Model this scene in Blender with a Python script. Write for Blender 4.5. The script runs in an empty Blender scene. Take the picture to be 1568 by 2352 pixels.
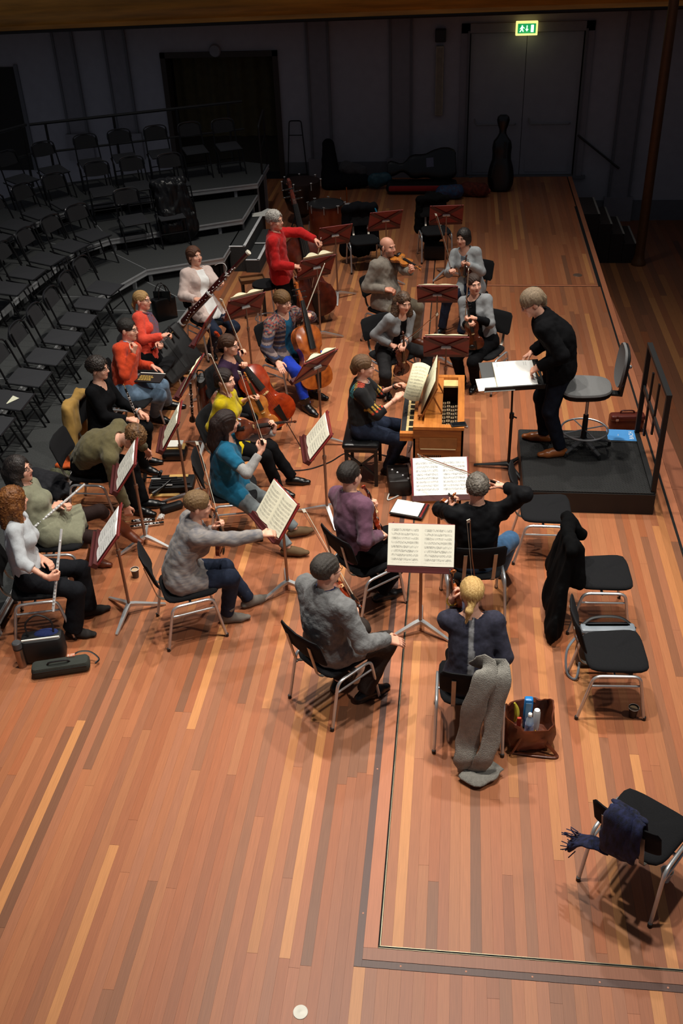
import bpy, math, random
import numpy as np
from mathutils import Matrix, Vector
random.seed(7)
SC = bpy.context.scene
COL = SC.collection
PI = math.pi

# ---------------------------------------------------------------- camera
CAM_LOC = Vector((0, 0, 5.4))
cam = bpy.data.cameras.new('camera')
cam.sensor_fit = 'VERTICAL'; cam.sensor_height = 36; cam.lens = 2241.8 / 2352 * 36
cam.clip_end = 200
cam_o = bpy.data.objects.new('camera', cam); COL.objects.link(cam_o)
pit, yaw, rol = 0.588764, -0.131368, 0.0435427
fw = Vector((math.sin(yaw) * math.cos(pit), math.cos(yaw) * math.cos(pit), -math.sin(pit)))
rt = Vector((math.cos(yaw), -math.sin(yaw), 0)); dn = fw.cross(rt)
r2 = math.cos(rol) * rt + math.sin(rol) * dn; d2 = -math.sin(rol) * rt + math.cos(rol) * dn
cam_o.matrix_world = Matrix(((r2.x, -d2.x, -fw.x, 0), (r2.y, -d2.y, -fw.y, 0), (r2.z, -d2.z, -fw.z, CAM_LOC.z), (0, 0, 0, 1)))
SC.camera = cam_o
# ---------------------------------------------------------------- light of the hall
SC.view_settings.view_transform = 'Standard'
SC.view_settings.look = 'None'
SC.view_settings.gamma = 1
SC.view_settings.use_curve_mapping = False
SC.view_settings.exposure = 0.04
w = bpy.data.worlds.new('dim_hall'); SC.world = w; w.use_nodes = True
w.node_tree.nodes['Background'].inputs[0].default_value = (0.80, 0.85, 1.0, 1)
w.node_tree.nodes['Background'].inputs[1].default_value = 0.075
def spot(loc, target, power, angle, blend, radius, col=(1, 0.945, 0.855)):
    L = bpy.data.lights.new('stage_or_fill_spot', 'SPOT')
    L.energy = power; L.spot_size = math.radians(angle); L.spot_blend = blend
    L.shadow_soft_size = radius; L.color = col
    o = bpy.data.objects.new('stage_or_fill_spot', L); COL.objects.link(o)
    o.location = loc
    o.rotation_euler = (Vector(target) - Vector(loc)).to_track_quat('-Z', 'Y').to_euler()
    return o
# a row of lanterns hung high over the stage, aimed straight down at the platform
for (x, y, tx, ty, p) in ((-1.3, 5.2, -1.2, 3.6, 1600), (0.9, 5.4, 0.7, 4.2, 1600),
                          (-1.9, 8.4, -2.2, 7.4, 1700), (0.6, 8.8, 0.5, 7.8, 1500),
                          (-1.8, 12.0, -2.3, 11.0, 1350), (0.9, 12.6, 0.7, 11.6, 900),
                          (0.4, 15.0, 0.5, 14.2, 400)):
    spot((x, y, 10.5), (tx, ty, 0), p, 74 if x < -1 else 58, 0.9 if x < -1 else 0.8, 0.16)
# fill spot added to brighten the bend of the choir risers
spot((-3.4, 13.2, 10.5), (-4.2, 14.4, 0.4), 520, 64, 1.0, 0.16)
# two lanterns on the hall side
spot((5.0, 3.5, 9.0), (-1.6, 7.0, 0.6), 1300, 44, 0.8, 0.18)
spot((5.5, 9.0, 9.0), (-2.0, 10.5, 0.6), 1200, 42, 0.8, 0.18)

# ---------------------------------------------------------------- materials
MATS = {}
def lin(c):
    return tuple(((v / 255) / 12.92 if v / 255 <= .04045 else ((v / 255 + .055) / 1.055) ** 2.4) for v in c)
def mat(name, rgb, rough=.6, metal=0, var=.12, scale=12, bump=.0, bscale=None, stretch=(1, 1, 1), emit=0, coat=0, spec=.5, rgb2=None, alpha=1, sheen=0, trans=0):
    if name in MATS: return MATS[name]
    m = bpy.data.materials.new(name); m.use_nodes = True
    N = m.node_tree.nodes; L = m.node_tree.links; b = N['Principled BSDF']
    c = lin(rgb); c2 = lin(rgb2) if rgb2 else tuple(v * (1 - var) for v in c)
    c1 = c if rgb2 else tuple(min(1, v * (1 + var)) for v in c)
    tc = N.new('ShaderNodeTexCoord'); mp = N.new('ShaderNodeMapping'); nz = N.new('ShaderNodeTexNoise')
    mp.inputs['Scale'].default_value = stretch
    nz.inputs['Scale'].default_value = scale; nz.inputs['Detail'].default_value = 4
    rp = N.new('ShaderNodeValToRGB')
    rp.color_ramp.elements[0].position = .3; rp.color_ramp.elements[1].position = .7
    rp.color_ramp.elements[0].color = (*c2, 1); rp.color_ramp.elements[1].color = (*c1, 1)
    L.new(tc.outputs['Object'], mp.inputs[0]); L.new(mp.outputs[0], nz.inputs['Vector'])
    L.new(nz.outputs[0], rp.inputs[0]); L.new(rp.outputs[0], b.inputs['Base Color'])
    b.inputs['Roughness'].default_value = rough; b.inputs['Metallic'].default_value = metal
    b.inputs['Specular IOR Level'].default_value = spec
    if coat: b.inputs['Coat Weight'].default_value = coat; b.inputs['Coat Roughness'].default_value = .12
    if sheen: b.inputs['Sheen Weight'].default_value = sheen; b.inputs['Sheen Roughness'].default_value = .5
    if trans: b.inputs['Transmission Weight'].default_value = trans
    if emit: b.inputs['Emission Color'].default_value = (*c, 1); b.inputs['Emission Strength'].default_value = emit
    if bump:
        n2 = N.new('ShaderNodeTexNoise'); n2.inputs['Scale'].default_value = bscale or scale * 4; n2.inputs['Detail'].default_value = 3
        bp = N.new('ShaderNodeBump'); bp.inputs['Strength'].default_value = bump; bp.inputs['Distance'].default_value = .01
        L.new(mp.outputs[0], n2.inputs['Vector']); L.new(n2.outputs[0], bp.inputs['Height']); L.new(bp.outputs[0], b.inputs['Normal'])
    MATS[name] = m
    return m
def mat_attr(name, attr='tint', rough=.5, stretch=(1, 1, 1), scale=20, var=.25, bump=0, spec=.5, sss=0, coat=0):
    """base colour read from a point colour attribute of the mesh, with grain"""
    if name in MATS: return MATS[name]
    m = bpy.data.materials.new(name); m.use_nodes = True
    N = m.node_tree.nodes; L = m.node_tree.links; b = N['Principled BSDF']
    a = N.new('ShaderNodeAttribute'); a.attribute_name = attr
    tc = N.new('ShaderNodeTexCoord'); mp = N.new('ShaderNodeMapping'); mp.inputs['Scale'].default_value = stretch
    nz = N.new('ShaderNodeTexNoise'); nz.inputs['Scale'].default_value = scale; nz.inputs['Detail'].default_value = 6
    mr = N.new('ShaderNodeMapRange'); mr.inputs[1].default_value = .25; mr.inputs[2].default_value = .75
    mr.inputs[3].default_value = 1 - var; mr.inputs[4].default_value = 1 + var * .6
    mx = N.new('ShaderNodeMix'); mx.data_type = 'RGBA'; mx.blend_type = 'MULTIPLY'; mx.inputs[0].default_value = 1
    L.new(tc.outputs['Object'], mp.inputs[0]); L.new(mp.outputs[0], nz.inputs['Vector']); L.new(nz.outputs[0], mr.inputs[0])
    L.new(a.outputs['Color'], mx.inputs[6]); L.new(mr.outputs[0], mx.inputs[7]); L.new(mx.outputs[2], b.inputs['Base Color'])
    b.inputs['Roughness'].default_value = rough; b.inputs['Specular IOR Level'].default_value = spec
    if coat: b.inputs['Coat Weight'].default_value = coat
    if sss: b.inputs['Subsurface Weight'].default_value = sss; b.inputs['Subsurface Radius'].default_value = (.012, .005, .003); b.inputs['Subsurface Scale'].default_value = 1
    if bump:
        bp = N.new('ShaderNodeBump'); bp.inputs['Strength'].default_value = bump; bp.inputs['Distance'].default_value = .004
        L.new(nz.outputs[0], bp.inputs['Height']); L.new(bp.outputs[0], b.inputs['Normal'])
    MATS[name] = m
    return m

# ---------------------------------------------------------------- mesh helpers
def V(*a): return np.array(a, float)
def unit(v):
    v = np.asarray(v, float); n = np.linalg.norm(v); return v / n if n > 1e-9 else v
def frame(y, z):
    """matrix whose columns are x,y,z with y kept and z made square to it"""
    y = unit(y); x = unit(np.cross(y, z)); z = np.cross(x, y)
    return np.stack([x, y, z], 1)
def bez(pts, r=.03, n=5):
    """polyline with rounded corners"""
    pts = [np.asarray(p, float) for p in pts]; out = [pts[0]]
    for a, b, c in zip(pts, pts[1:], pts[2:]):
        l1 = min(r, np.linalg.norm(a - b) * .48); l2 = min(r, np.linalg.norm(c - b) * .48)
        p = b + unit(a - b) * l1; q = b + unit(c - b) * l2
        for i in range(n + 1):
            t = i / n; out.append((1 - t) ** 2 * p + 2 * t * (1 - t) * b + t * t * q)
    out.append(pts[-1]); return out
def catmull(pts, n=6):
    P = [np.asarray(p, float) for p in pts]; P = [2 * P[0] - P[1]] + P + [2 * P[-1] - P[-2]]; out = []
    for i in range(1, len(P) - 2):
        for k in range(n):
            t = k / n
            out.append(.5 * (2 * P[i] + (P[i + 1] - P[i - 1]) * t + (2 * P[i - 1] - 5 * P[i] + 4 * P[i + 1] - P[i + 2]) * t * t + (3 * P[i] - P[i - 1] - 3 * P[i + 1] + P[i + 2]) * t ** 3))
    out.append(P[-2]); return out
class MB:
    def __init__(s): s.v = []; s.f = []; s.m = []; s.mi = 0; s.T = None
    def add(s, vs, fs):
        o = len(s.v)
        for p in vs:
            p = np.asarray(p, float)
            if s.T is not None: p = s.T[0] @ p + s.T[1]
            s.v.append(tuple(p))
        for f in fs: s.f.append([i + o for i in f]); s.m.append(s.mi)
        return s
    def box(s, c, d, R=None, bev=0, taper=1):
        c = np.asarray(c, float); d = np.asarray(d, float) / 2
        if bev <= 0:
            vs = [V(x * d[0] * (taper if z > 0 else 1), y * d[1] * (taper if z > 0 else 1), z * d[2]) for z in (-1, 1) for y in (-1, 1) for x in (-1, 1)]
            fs = [(0, 2, 3, 1), (4, 5, 7, 6), (0, 1, 5, 4), (2, 6, 7, 3), (0, 4, 6, 2), (1, 3, 7, 5)]
        else:
            b = min(bev, d.min() * .98); vs = []; fs = []
            prof = [(-d[2], 1.0), (-d[2] + b * .3, .3), (-d[2] + b, 0), (d[2] - b, 0), (d[2] - b * .3, .3), (d[2], 1.0)]
            n = 4
            for z, k in prof:
                ins = b * k
                cr = max(b - ins * .5, b * .5)
                for cx, cy, a0 in ((1, 1, 0), (-1, 1, 1), (-1, -1, 2), (1, -1, 3)):
                    for i in range(n + 1):
                        a = (a0 + i / n) * PI / 2
                        vs.append(V(cx * (d[0] - ins - cr) + cr * math.cos(a), cy * (d[1] - ins - cr) + cr * math.sin(a), z))
            M = 4 * (n + 1)
            for r in range(len(prof) - 1):
                for i in range(M): fs.append((r * M + i, r * M + (i + 1) % M, (r + 1) * M + (i + 1) % M, (r + 1) * M + i))
            fs.append(tuple(range(M - 1, -1, -1))); fs.append(tuple(range((len(prof) - 1) * M, len(prof) * M)))
        if R is not None: vs = [R @ p for p in vs]
        return s.add([p + c for p in vs], fs)
    def tube(s, pts, r, n=8, cap=True, flat=None, closed=False):
        pts = [np.asarray(p, float) for p in pts]; K = len(pts); rs = r if hasattr(r, '__len__') else [r] * K
        T = [unit(pts[min(i + 1, K - 1)] - pts[max(i - 1, 0)]) for i in range(K)]
        if closed: T = [unit(pts[(i + 1) % K] - pts[i - 1]) for i in range(K)]
        ref = V(0, 0, 1) if abs(T[0][2]) < .9 else V(1, 0, 0)
        u = unit(np.cross(T[0], ref)); vs = []; fs = []
        for i in range(K):
            u = unit(u - T[i] * (u @ T[i])); w_ = np.cross(T[i], u)
            for k in range(n):
                a = 2 * PI * k / n; vs.append(pts[i] + rs[i] * (math.cos(a) * u + math.sin(a) * w_ * (flat or 1)))
        for i in range(K if closed else K - 1):
            j = (i + 1) % K
            for k in range(n): fs.append((i * n + k, i * n + (k + 1) % n, j * n + (k + 1) % n, j * n + k))
        if cap and not closed: fs.append(tuple(range(n - 1, -1, -1))); fs.append(tuple(range((K - 1) * n, K * n)))
        return s.add(vs, fs)
    def bar(s, a, b, w_, t, up=(0, 0, 1)):
        a = np.asarray(a, float); b = np.asarray(b, float); R = frame(b - a, up)
        return s.box((a + b) / 2, (w_, np.linalg.norm(b - a), t), R)
    def lathe(s, prof, n=20, c=(0, 0, 0), R=None):
        vs = []; fs = []; K = len(prof)
        for r, z in prof:
            for k in range(n): a = 2 * PI * k / n; vs.append(V(r * math.cos(a), r * math.sin(a), z))
        for i in range(K - 1):
            for k in range(n): fs.append((i * n + k, i * n + (k + 1) % n, (i + 1) * n + (k + 1) % n, (i + 1) * n + k))
        fs.append(tuple(range(n - 1, -1, -1))); fs.append(tuple(range((K - 1) * n, K * n)))
        if R is not None: vs = [R @ p for p in vs]
        return s.add([p + np.asarray(c, float) for p in vs], fs)
    def prism(s, poly, z0, z1):
        n = len(poly); vs = [V(x, y, z0) for x, y in poly] + [V(x, y, z1) for x, y in poly]
        fs = [(i, (i + 1) % n, n + (i + 1) % n, n + i) for i in range(n)] + [tuple(range(n - 1, -1, -1)), tuple(range(n, 2 * n))]
        return s.add(vs, fs)
    def loft(s, rings, cap=True, closed=True):
        n = len(rings[0]); vs = [p for r in rings for p in r]; fs = []
        for i in range(len(rings) - 1):
            for k in range(n if closed else n - 1): fs.append((i * n + k, i * n + (k + 1) % n, (i + 1) * n + (k + 1) % n, (i + 1) * n + k))
        if cap: fs.append(tuple(range(n - 1, -1, -1))); fs.append(tuple(range((len(rings) - 1) * n, len(rings) * n)))
        return s.add(vs, fs)
    def ell(s, c, r, n=12, m=8, R=None):
        prof = [(max(1e-4, math.cos(t)), math.sin(t)) for t in [(-.5 + i / m) * PI for i in range(m + 1)]]
        vs = []; fs = []
        for q, z in prof:
            for k in range(n): a = 2 * PI * k / n; vs.append(V(q * math.cos(a) * r[0], q * math.sin(a) * r[1], z * r[2]))
        for i in range(m):
            for k in range(n): fs.append((i * n + k, i * n + (k + 1) % n, (i + 1) * n + (k + 1) % n, (i + 1) * n + k))
        if R is not None: vs = [R @ p for p in vs]
        return s.add([p + np.asarray(c, float) for p in vs], fs)
    def build(s, name, mats, parent=None, smooth=False, kind=None, label=None, tint=None, loc=None, at=None):
        me = bpy.data.meshes.new(name)
        off = np.zeros(3)
        if parent is not None and parent.get('_w') is not None: off = np.array(parent['_w'])
        elif loc is not None: off = np.asarray(loc, float)
        vv = np.array(s.v) - off
        me.from_pydata(vv.tolist(), [], s.f)
        for m in (mats if isinstance(mats, (list, tuple)) else [mats]): me.materials.append(m)
        if s.m and max(s.m) > 0: me.polygons.foreach_set('material_index', s.m)
        if smooth:
            me.polygons.foreach_set('use_smooth', [True] * len(me.polygons))
            if smooth != 2:
                try: me.set_sharp_from_angle(angle=math.radians(40))
                except Exception: pass
        if tint is not None:
            a = me.color_attributes.new('tint', 'FLOAT_COLOR', 'POINT')
            t = np.ones((len(s.v), 4), np.float32); t[:, :3] = tint
            a.data.foreach_set('color', t.ravel())
        me.update()
        o = bpy.data.objects.new(name, me); COL.objects.link(o)
        if parent is not None:
            o.parent = parent
            if parent.get('_w') is not None: o['_w'] = parent['_w']
        elif loc is not None: o.location = loc; o['_w'] = [float(q) for q in loc]
        elif at is not None: o.location = at
        if kind: o['kind'] = kind
        if label: o['label'] = label
        return o
def thing(name, label, cat, loc=(0, 0, 0), rz=0, group=None, world=False):
    """an Empty at a thing's base; world=True: its parts are given in world coordinates"""
    o = bpy.data.objects.new(name, None); COL.objects.link(o); o.empty_display_size = .1
    o.location = loc; o.rotation_euler = (0, 0, rz); o['label'] = label; o['category'] = cat
    if group: o['group'] = group
    if world: o['_w'] = [float(q) for q in loc]
    return o
def tag(o, label, cat, group=None):
    o['label'] = label; o['category'] = cat
    if group: o['group'] = group
    return o
def dup(root, loc, rz, label=None, group=None):
    def rec(o, par):
        c = o.copy(); COL.objects.link(c); c.parent = par
        for ch in o.children: rec(ch, c)
        return c
    r = rec(root, None); r.location = loc; r.rotation_euler = (0, 0, rz)
    if label: r['label'] = label
    if group: r['group'] = group
    return r

# ================================================================ the hall
YW = 20.3
M_SUB = mat('subfloor', (30, 20, 16), .9)
M_PLANK = mat_attr('plank_wood', rough=.42, stretch=(30, 1.0, 30), scale=5, var=.14, bump=.04, spec=.4)
M_WALL = mat('wall_plaster', (150, 148, 154), .85, var=.05, scale=6, bump=.03)
M_WALLTRIM = mat('pilaster_paint', (124, 121, 126), .7, var=.06, scale=8)
M_DADO = mat('dado_paint', (96, 96, 100), .7, var=.06, scale=8)
M_DOOR = mat('door_paint', (138, 140, 148), .6, var=.05, scale=5)
M_SEAM = mat('brass_edge', (150, 142, 118), .35, metal=.8)
M_BLACKGAP = mat('black_gap', (8, 7, 7), .9)
TONES = [lin(c) for c in ((172, 108, 74), (166, 101, 70), (178, 116, 80), (157, 96, 68), (204, 142, 90), (194, 130, 82), (122, 84, 66), (140, 93, 70), (170, 100, 66), (162, 105, 78))]
_mean = np.mean(TONES, 0); TONES = [tuple((np.array(t) * .76 + _mean * .24) * np.array([.97, .935, .86])) for t in TONES]
TW = [6, 6, 6, 4, 2.2, 2.4, 1.6, 3, 4, 4]
def slab(name, c, d, m, kind='structure', parent=None, bev=0):
    return MB().box(c, d, bev=bev).build(name, m, parent, kind=kind)
floor = slab('floor', (-.9, 11.2, -.063), (6.26, 18.2, .08), M_SUB)
PLANKS = []
rg = random.Random(11)
def column(x0, x1, y0, y1, tone=None, lo=1.2, hi=4.2):
    y = y0 - rg.random() * 1.5
    while y < y1:
        L = rg.uniform(lo, hi); a = max(y, y0); b = min(y + L, y1); y += L
        if b - a < .05: continue
        t = tone or rg.choices(TONES, TW)[0]; k = rg.uniform(.9, 1.1)
        PLANKS.append((x0, x1, a, b, tuple(q * k for q in t)))
W = .0662
x = -3.9
while x < -.475:
    column(x, min(x + W, -.475), 2.1, 20.2); x += W
nL = 37; wl = (2.135 + .325) / nL
for i in range(nL):
    a = -.325 + i * wl
    column(a, a + wl, 3.39, 14.2); column(a, a + wl, 14.28, 20.2)
for i in range(38):
    a = -.475 + i * .0703
    column(a, a + .0703, 2.1, 3.248)
DARK = lin((92, 66, 58)); BORD = lin((150, 98, 74)); BORD2 = lin((186, 116, 82))
column(-.475, -.428, 3.25, 20.2, DARK, 3, 5); column(-.428, -.342, 3.375, 20.2, BORD2, 2, 4)
PLANKS.append((-.428, 2.14, 3.25, 3.295, DARK)); PLANKS.append((-.428, 2.14, 3.297, 3.375, BORD))
PLANKS.append((-.34, 2.14, 14.21, 14.275, BORD2))
def stage_edge(y): return 2.24 + .035 * (13.78 - y)
column(2.16, 2.235, 2.1, 20.2, BORD2, 1.2, 3)
PLANKS.sort(key=lambda p: (abs(p[0] + .3) * .15 + p[2]))
def plank_mb(ps):
    mb = MB(); col = []
    for (x0, x1, a, b, t) in ps:
        g = .0006
        mb.box(((x0 + x1) / 2, (a + b) / 2, -.011), (x1 - x0 - g, b - a - g * 2, .022)); col += [t] * 8
    return mb, col
for p in PLANKS[:298]:
    mb, c = plank_mb([p]); mb.build('plank', M_PLANK, floor, tint=c)
mb, c = plank_mb(PLANKS[298:]); mb.build('plank_field', M_PLANK, floor, kind='stuff', tint=c)
# outer strip following the slightly skewed stage edge, and the stage front
mb = MB()
for i in range(9):
    a, b = 2.1 + i * 1.3, 2.1 + (i + 1) * 1.3 - .003
    mb.prism([(2.238, a), (stage_edge(a), a), (stage_edge(b), b), (2.238, b)], -.022, 0)
mb.build('edge_board', M_PLANK, floor, tint=[lin((150, 92, 66))] * len(mb.v))
mb = MB(); mb.prism([(2.2, 2.0), (stage_edge(2), 2.0), (2.236, 13.9), (2.236, 20.2), (2.2, 20.2)], -.9, -.023)
mb.build('trim_1', mat('stage_front', (58, 34, 24), .5), kind='structure')
# metal edged gap round the stage lift
mb = MB()
mb.box((-.336, 8.8, -.003), (.009, 10.82, .012)); mb.box((.9, 3.384, -.003), (2.48, .009, .012)); 
mb.build('lift_gap', M_BLACKGAP, floor)
mb = MB()
mb.box((-.3295, 8.8, -.004), (.004, 10.82, .012)); mb.box((.9, 3.3905, -.004), (2.48, .004, .012)); mb.box((.9, 3.3785, -.004), (2.48, .003, .012))
mb.build('lift_edge_strip', M_SEAM, floor)
mb = MB(); mb.box((2.148, 9.0, -.004), (.022, 12.0, .012)); mb.box((2.135, 16.2, -.003), (.05, 4.0, .012)); mb.box((.9, 14.205, -.003), (2.48, .01, .012))
mb.build('groove', M_BLACKGAP, floor)
def disc(x, y, r, m, name):
    mb = MB(); mb.lathe([(r * .98, 0), (r, .002), (r * .96, .005), (r * .3, .0045), (0.004, .006)], 28, (x, y, -.001)); return mb.build(name, m, floor, smooth=True)
disc(*(-0.747, 2.95), .043, mat('floor_plate', (196, 192, 180), .5, metal=.2), 'socket_cover')
disc(*(1.849, 14.677), .07, mat('floor_plate_dark', (120, 96, 80), .5, metal=.4), 'socket_cover')
mb = MB()
for i in range(8): mb.lathe([(.006, 0), (.006, .0012)], 8, (-.45, 3.6 + i * 1.15, .0))
for i in range(7): mb.lathe([(.006, 0), (.006, .0012)], 8, (-.2 + i * .38, 3.273, .0))
mb.build('plug', mat('plug_wood', (196, 130, 100), .6), floor)
# hall floor below the stage, its shade put into darker plank tints
flo2 = slab('floor_hall', (5.6, 11.2, -.96), (7.2, 18.4, .08), M_SUB)
PLANKS.clear()
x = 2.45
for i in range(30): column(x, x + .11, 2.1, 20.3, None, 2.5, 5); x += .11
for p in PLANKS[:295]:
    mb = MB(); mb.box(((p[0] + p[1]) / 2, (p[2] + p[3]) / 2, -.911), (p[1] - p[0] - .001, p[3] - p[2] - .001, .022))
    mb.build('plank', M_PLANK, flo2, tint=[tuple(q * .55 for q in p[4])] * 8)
x0 = x
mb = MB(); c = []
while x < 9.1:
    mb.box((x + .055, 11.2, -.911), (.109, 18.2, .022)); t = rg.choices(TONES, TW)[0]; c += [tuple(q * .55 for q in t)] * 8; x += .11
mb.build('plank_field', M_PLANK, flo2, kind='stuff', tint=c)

# ---- back wall
def wallbox(mb, x0, x1, z0, z1, y0, y1): mb.box(((x0 + x1) / 2, (y0 + y1) / 2, (z0 + z1) / 2), (x1 - x0, y1 - y0, z1 - z0))
mb = MB()
wallbox(mb, -11, -5.78, -.9, 4.2, YW, YW + .3); wallbox(mb, -5.78, -3.62, 2.33, 4.2, YW, YW + .3)
wallbox(mb, -3.62, .14, -.9, 4.2, YW, YW + .3); wallbox(mb, .14, 2.26, 2.62, 4.2, YW, YW + .3); wallbox(mb, 2.26, 9, -.95, 4.2, YW, YW + .3)
wall = mb.build('wall_back', M_WALL, kind='structure')
mb = MB(); wallbox(mb, 9, 9.3, -.95, 4.2, 2, 20.6); mb.build('wall_right', M_WALL, kind='structure')
mb = MB(); wallbox(mb, -11.3, -11, -.5, 4.2, 6, 20.6); mb.build('wall_left', M_WALL, kind='structure')
mb = MB(); wallbox(mb, -11, 9, -1, 4.2, YW + 1.0, YW + 1.1); mb.build('wall_light_block', mat('light_block_dark', (20, 19, 18), .9), kind='structure')  # unseen panel, added to keep background light out of the wall openings
mb = MB(); wallbox(mb, -.1, 2.5, -.9, 2.8, YW + .12, YW + .2); mb.build('wall_door_light_block', mat('light_block_dark', (1, 1, 1)), kind='structure')  # unseen panel, added to close bright gaps round the door leaves
# dado along the wall
mb = MB(); wallbox(mb, -3.6, -.12, 0, .3, YW - .02, YW); mb.build('baseboard_back', M_DADO, kind='structure')
mb = MB(); wallbox(mb, 2.42, 9, -.92, -.5, YW - .03, YW); mb.build('baseboard_right', M_DADO, kind='structure')
for i, (xa, xb, zb) in enumerate(((-2.97, -2.53, .36), (-1.38, -.94, .36), (2.98, 3.42, -.92), (-7.98, -7.55, .9), (-6.95, -6.5, .9))):
    mb = MB(); wallbox(mb, xa, xb, zb, 3.1, YW - .05, YW); o = mb.build('pilaster', M_WALLTRIM, kind='structure'); o.name = 'trim_%d' % (i + 2)
    for e in (xa + .02, xb - .02):
        mb = MB(); wallbox(mb, e - .022, e + .022, zb, 3.1, YW - .075, YW - .045); mb.build('moulding', M_DADO, o)
    mb = MB(); wallbox(mb, xa - .06, xb + .06, zb - .5 if zb > .5 else zb - .36 if zb > 0 else zb, zb + .02 if zb > 0 else zb + .5, YW - .1, YW); mb.build('plinth', M_WALLTRIM, o)
# double door
dr = thing('door_1', 'grey double door', 'door'); del dr['category']; del dr['label']; dr['kind'] = 'structure'
for s_, (xa, xb) in enumerate(((.16, 1.195), (1.205, 2.24))):
    d = MB(); wallbox(d, xa, xb, .01, 2.6, YW + .05, YW + .1); lf = d.build('door_leaf', M_DOOR, dr)
    b = MB(); zz = .98
    b.tube(bez([(xa + .12, YW + .05, zz + .1), (xa + .14, YW - .04, zz), (xb - .14, YW - .04, zz), (xb - .12, YW + .05, zz)], .05), .012, 8); b.build('push_bar', mat('bar_paint', (110, 110, 112), .4), lf, smooth=True)
    b = MB(); wallbox(b, xa + .1, xb - .1, .06, .3, YW + .04, YW + .051); b.build('kick_panel', M_DOOR, lf)
fr = MB(); wallbox(fr, -.02, .14, 0, 2.78, YW - .06, YW + .1); wallbox(fr, 2.26, 2.42, 0, 2.78, YW - .06, YW + .1); wallbox(fr, -.02, 2.42, 2.62, 2.78, YW - .06, YW + .1)
fr.build('door_frame', M_WALLTRIM, dr)
fr = MB(); wallbox(fr, .1, .14, 0, 2.66, YW - .09, YW - .05); wallbox(fr, 2.26, 2.3, 0, 2.66, YW - .09, YW - .05); fr.build('frame_bead', M_DADO, dr)
mb = MB(); wallbox(mb, -.1, 2.5, -.05, .004, YW - .1, YW + .35); mb.build('threshold', M_DADO, dr)
# dark doorway on the left with a curtain
rc = MB(); wallbox(rc, -5.9, -3.5, -.1, 2.4, YW + .85, YW + .95); o = rc.build('doorway_back', mat('doorway_dark', (44, 36, 22), .9), kind='structure'); o.name = 'wall_doorway'
d2 = thing('door_2', 'x', 'door'); del d2['category']; del d2['label']; d2['kind'] = 'structure'
mb = MB(); pts = []
for i in range(61):
    t = i / 60; pts.append((-5.72 + t * 2.05, YW + .35 + .035 * math.sin(t * 46) + .012 * math.sin(t * 17)))
mb.loft([[V(px, py, z) for px, py in pts] for z in (.75, 2.32)], cap=False, closed=False); mb.build('curtain', mat('old_gold_curtain', (62, 52, 24), .9, var=.2, scale=8), d2, smooth=2)
fr = MB(); wallbox(fr, -5.86, -5.76, 0, 2.4, YW - .05, YW + .3); wallbox(fr, -3.64, -3.54, 0, 2.4, YW - .05, YW + .3); wallbox(fr, -5.86, -3.54, 2.3, 2.4, YW - .05, YW + .3)
fr.build('door_frame', mat('dark_oak', (46, 34, 24), .6), d2)
mb = MB(); mb.lathe([(.001, -.06), (.1, -.05), (.12, 0), (.1, .05), (.001, .06)], 16, (-4.75, YW - .04, 2.42), frame((0, 0, 1), (0, -1, 0))); mb.build('crest_boss', M_WALLTRIM, d2, smooth=True)
# second dark doorway at the far left
mb = MB(); wallbox(mb, -10.2, -8.86, .2, 2.2, YW - .02, YW + .02); o = mb.build('door_3', mat('dark_door', (30, 26, 22), .8), kind='structure')
mb = MB(); wallbox(mb, -8.88, -8.8, .2, 2.24, YW - .04, YW); mb.build('door_frame', M_DADO, o)
# balcony with gilded rounded front over the wall
def bal_y(x): return 19.55 - .012 * (x + 2.0) ** 2 * .35
def bal_z(x): return 2.98 + .02 * (x + 2) * .5
rings = []
for i in range(41):
    x = -11 + i * .5; y = bal_y(x); z = bal_z(x)
    prof = [(.9, .06), (.16, .06), (.12, .0), (.02, .0), (.0, .05), (.03, .12), (-.04, .2), (-.12, .3), (-.16, .42), (-.14, .55), (-.05, .66), (.05, .72), (.9, .74)]
    rings.append([V(x, y + a, z + b) for a, b in prof])
mb = MB(); mb.loft(rings); mb.build('ceiling', mat('gilt_wood', (206, 140, 52), .5, var=.3, scale=3, stretch=(.3, 3, 3)), kind='structure', smooth=True)
mb = MB(); mb.tube([V(-11 + i * .5, bal_y(-11 + i * .5) + .0, bal_z(-11 + i * .5) + .02) for i in range(41)], .03, 6); mb.build('trim_12', mat('dark_cornice', (34, 26, 22), .7), kind='structure')
# gilded iron column on the hall floor
co = thing('column', 'tall slender brown iron column standing on the hall floor', 'column', (3.286, 17.688, -0.9))
mb = MB(); mb.lathe([(.13, 0), (.13, .05), (.1, .1), (.085, .2), (.085, .9)], 20); mb.build('base', mat('bronze_paint', (96, 62, 34), .45, metal=.3), co, smooth=True)
mb = MB(); mb.lathe([(.085, .85), (.08, 4.6)], 20); mb.build('shaft', MATS['bronze_paint'], co, smooth=True)
mb = MB(); mb.lathe([(.08, 4.4), (.12, 4.5), (.16, 4.62), (.16, 4.7)], 20); mb.build('capital', MATS['bronze_paint'], co, smooth=True)
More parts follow.
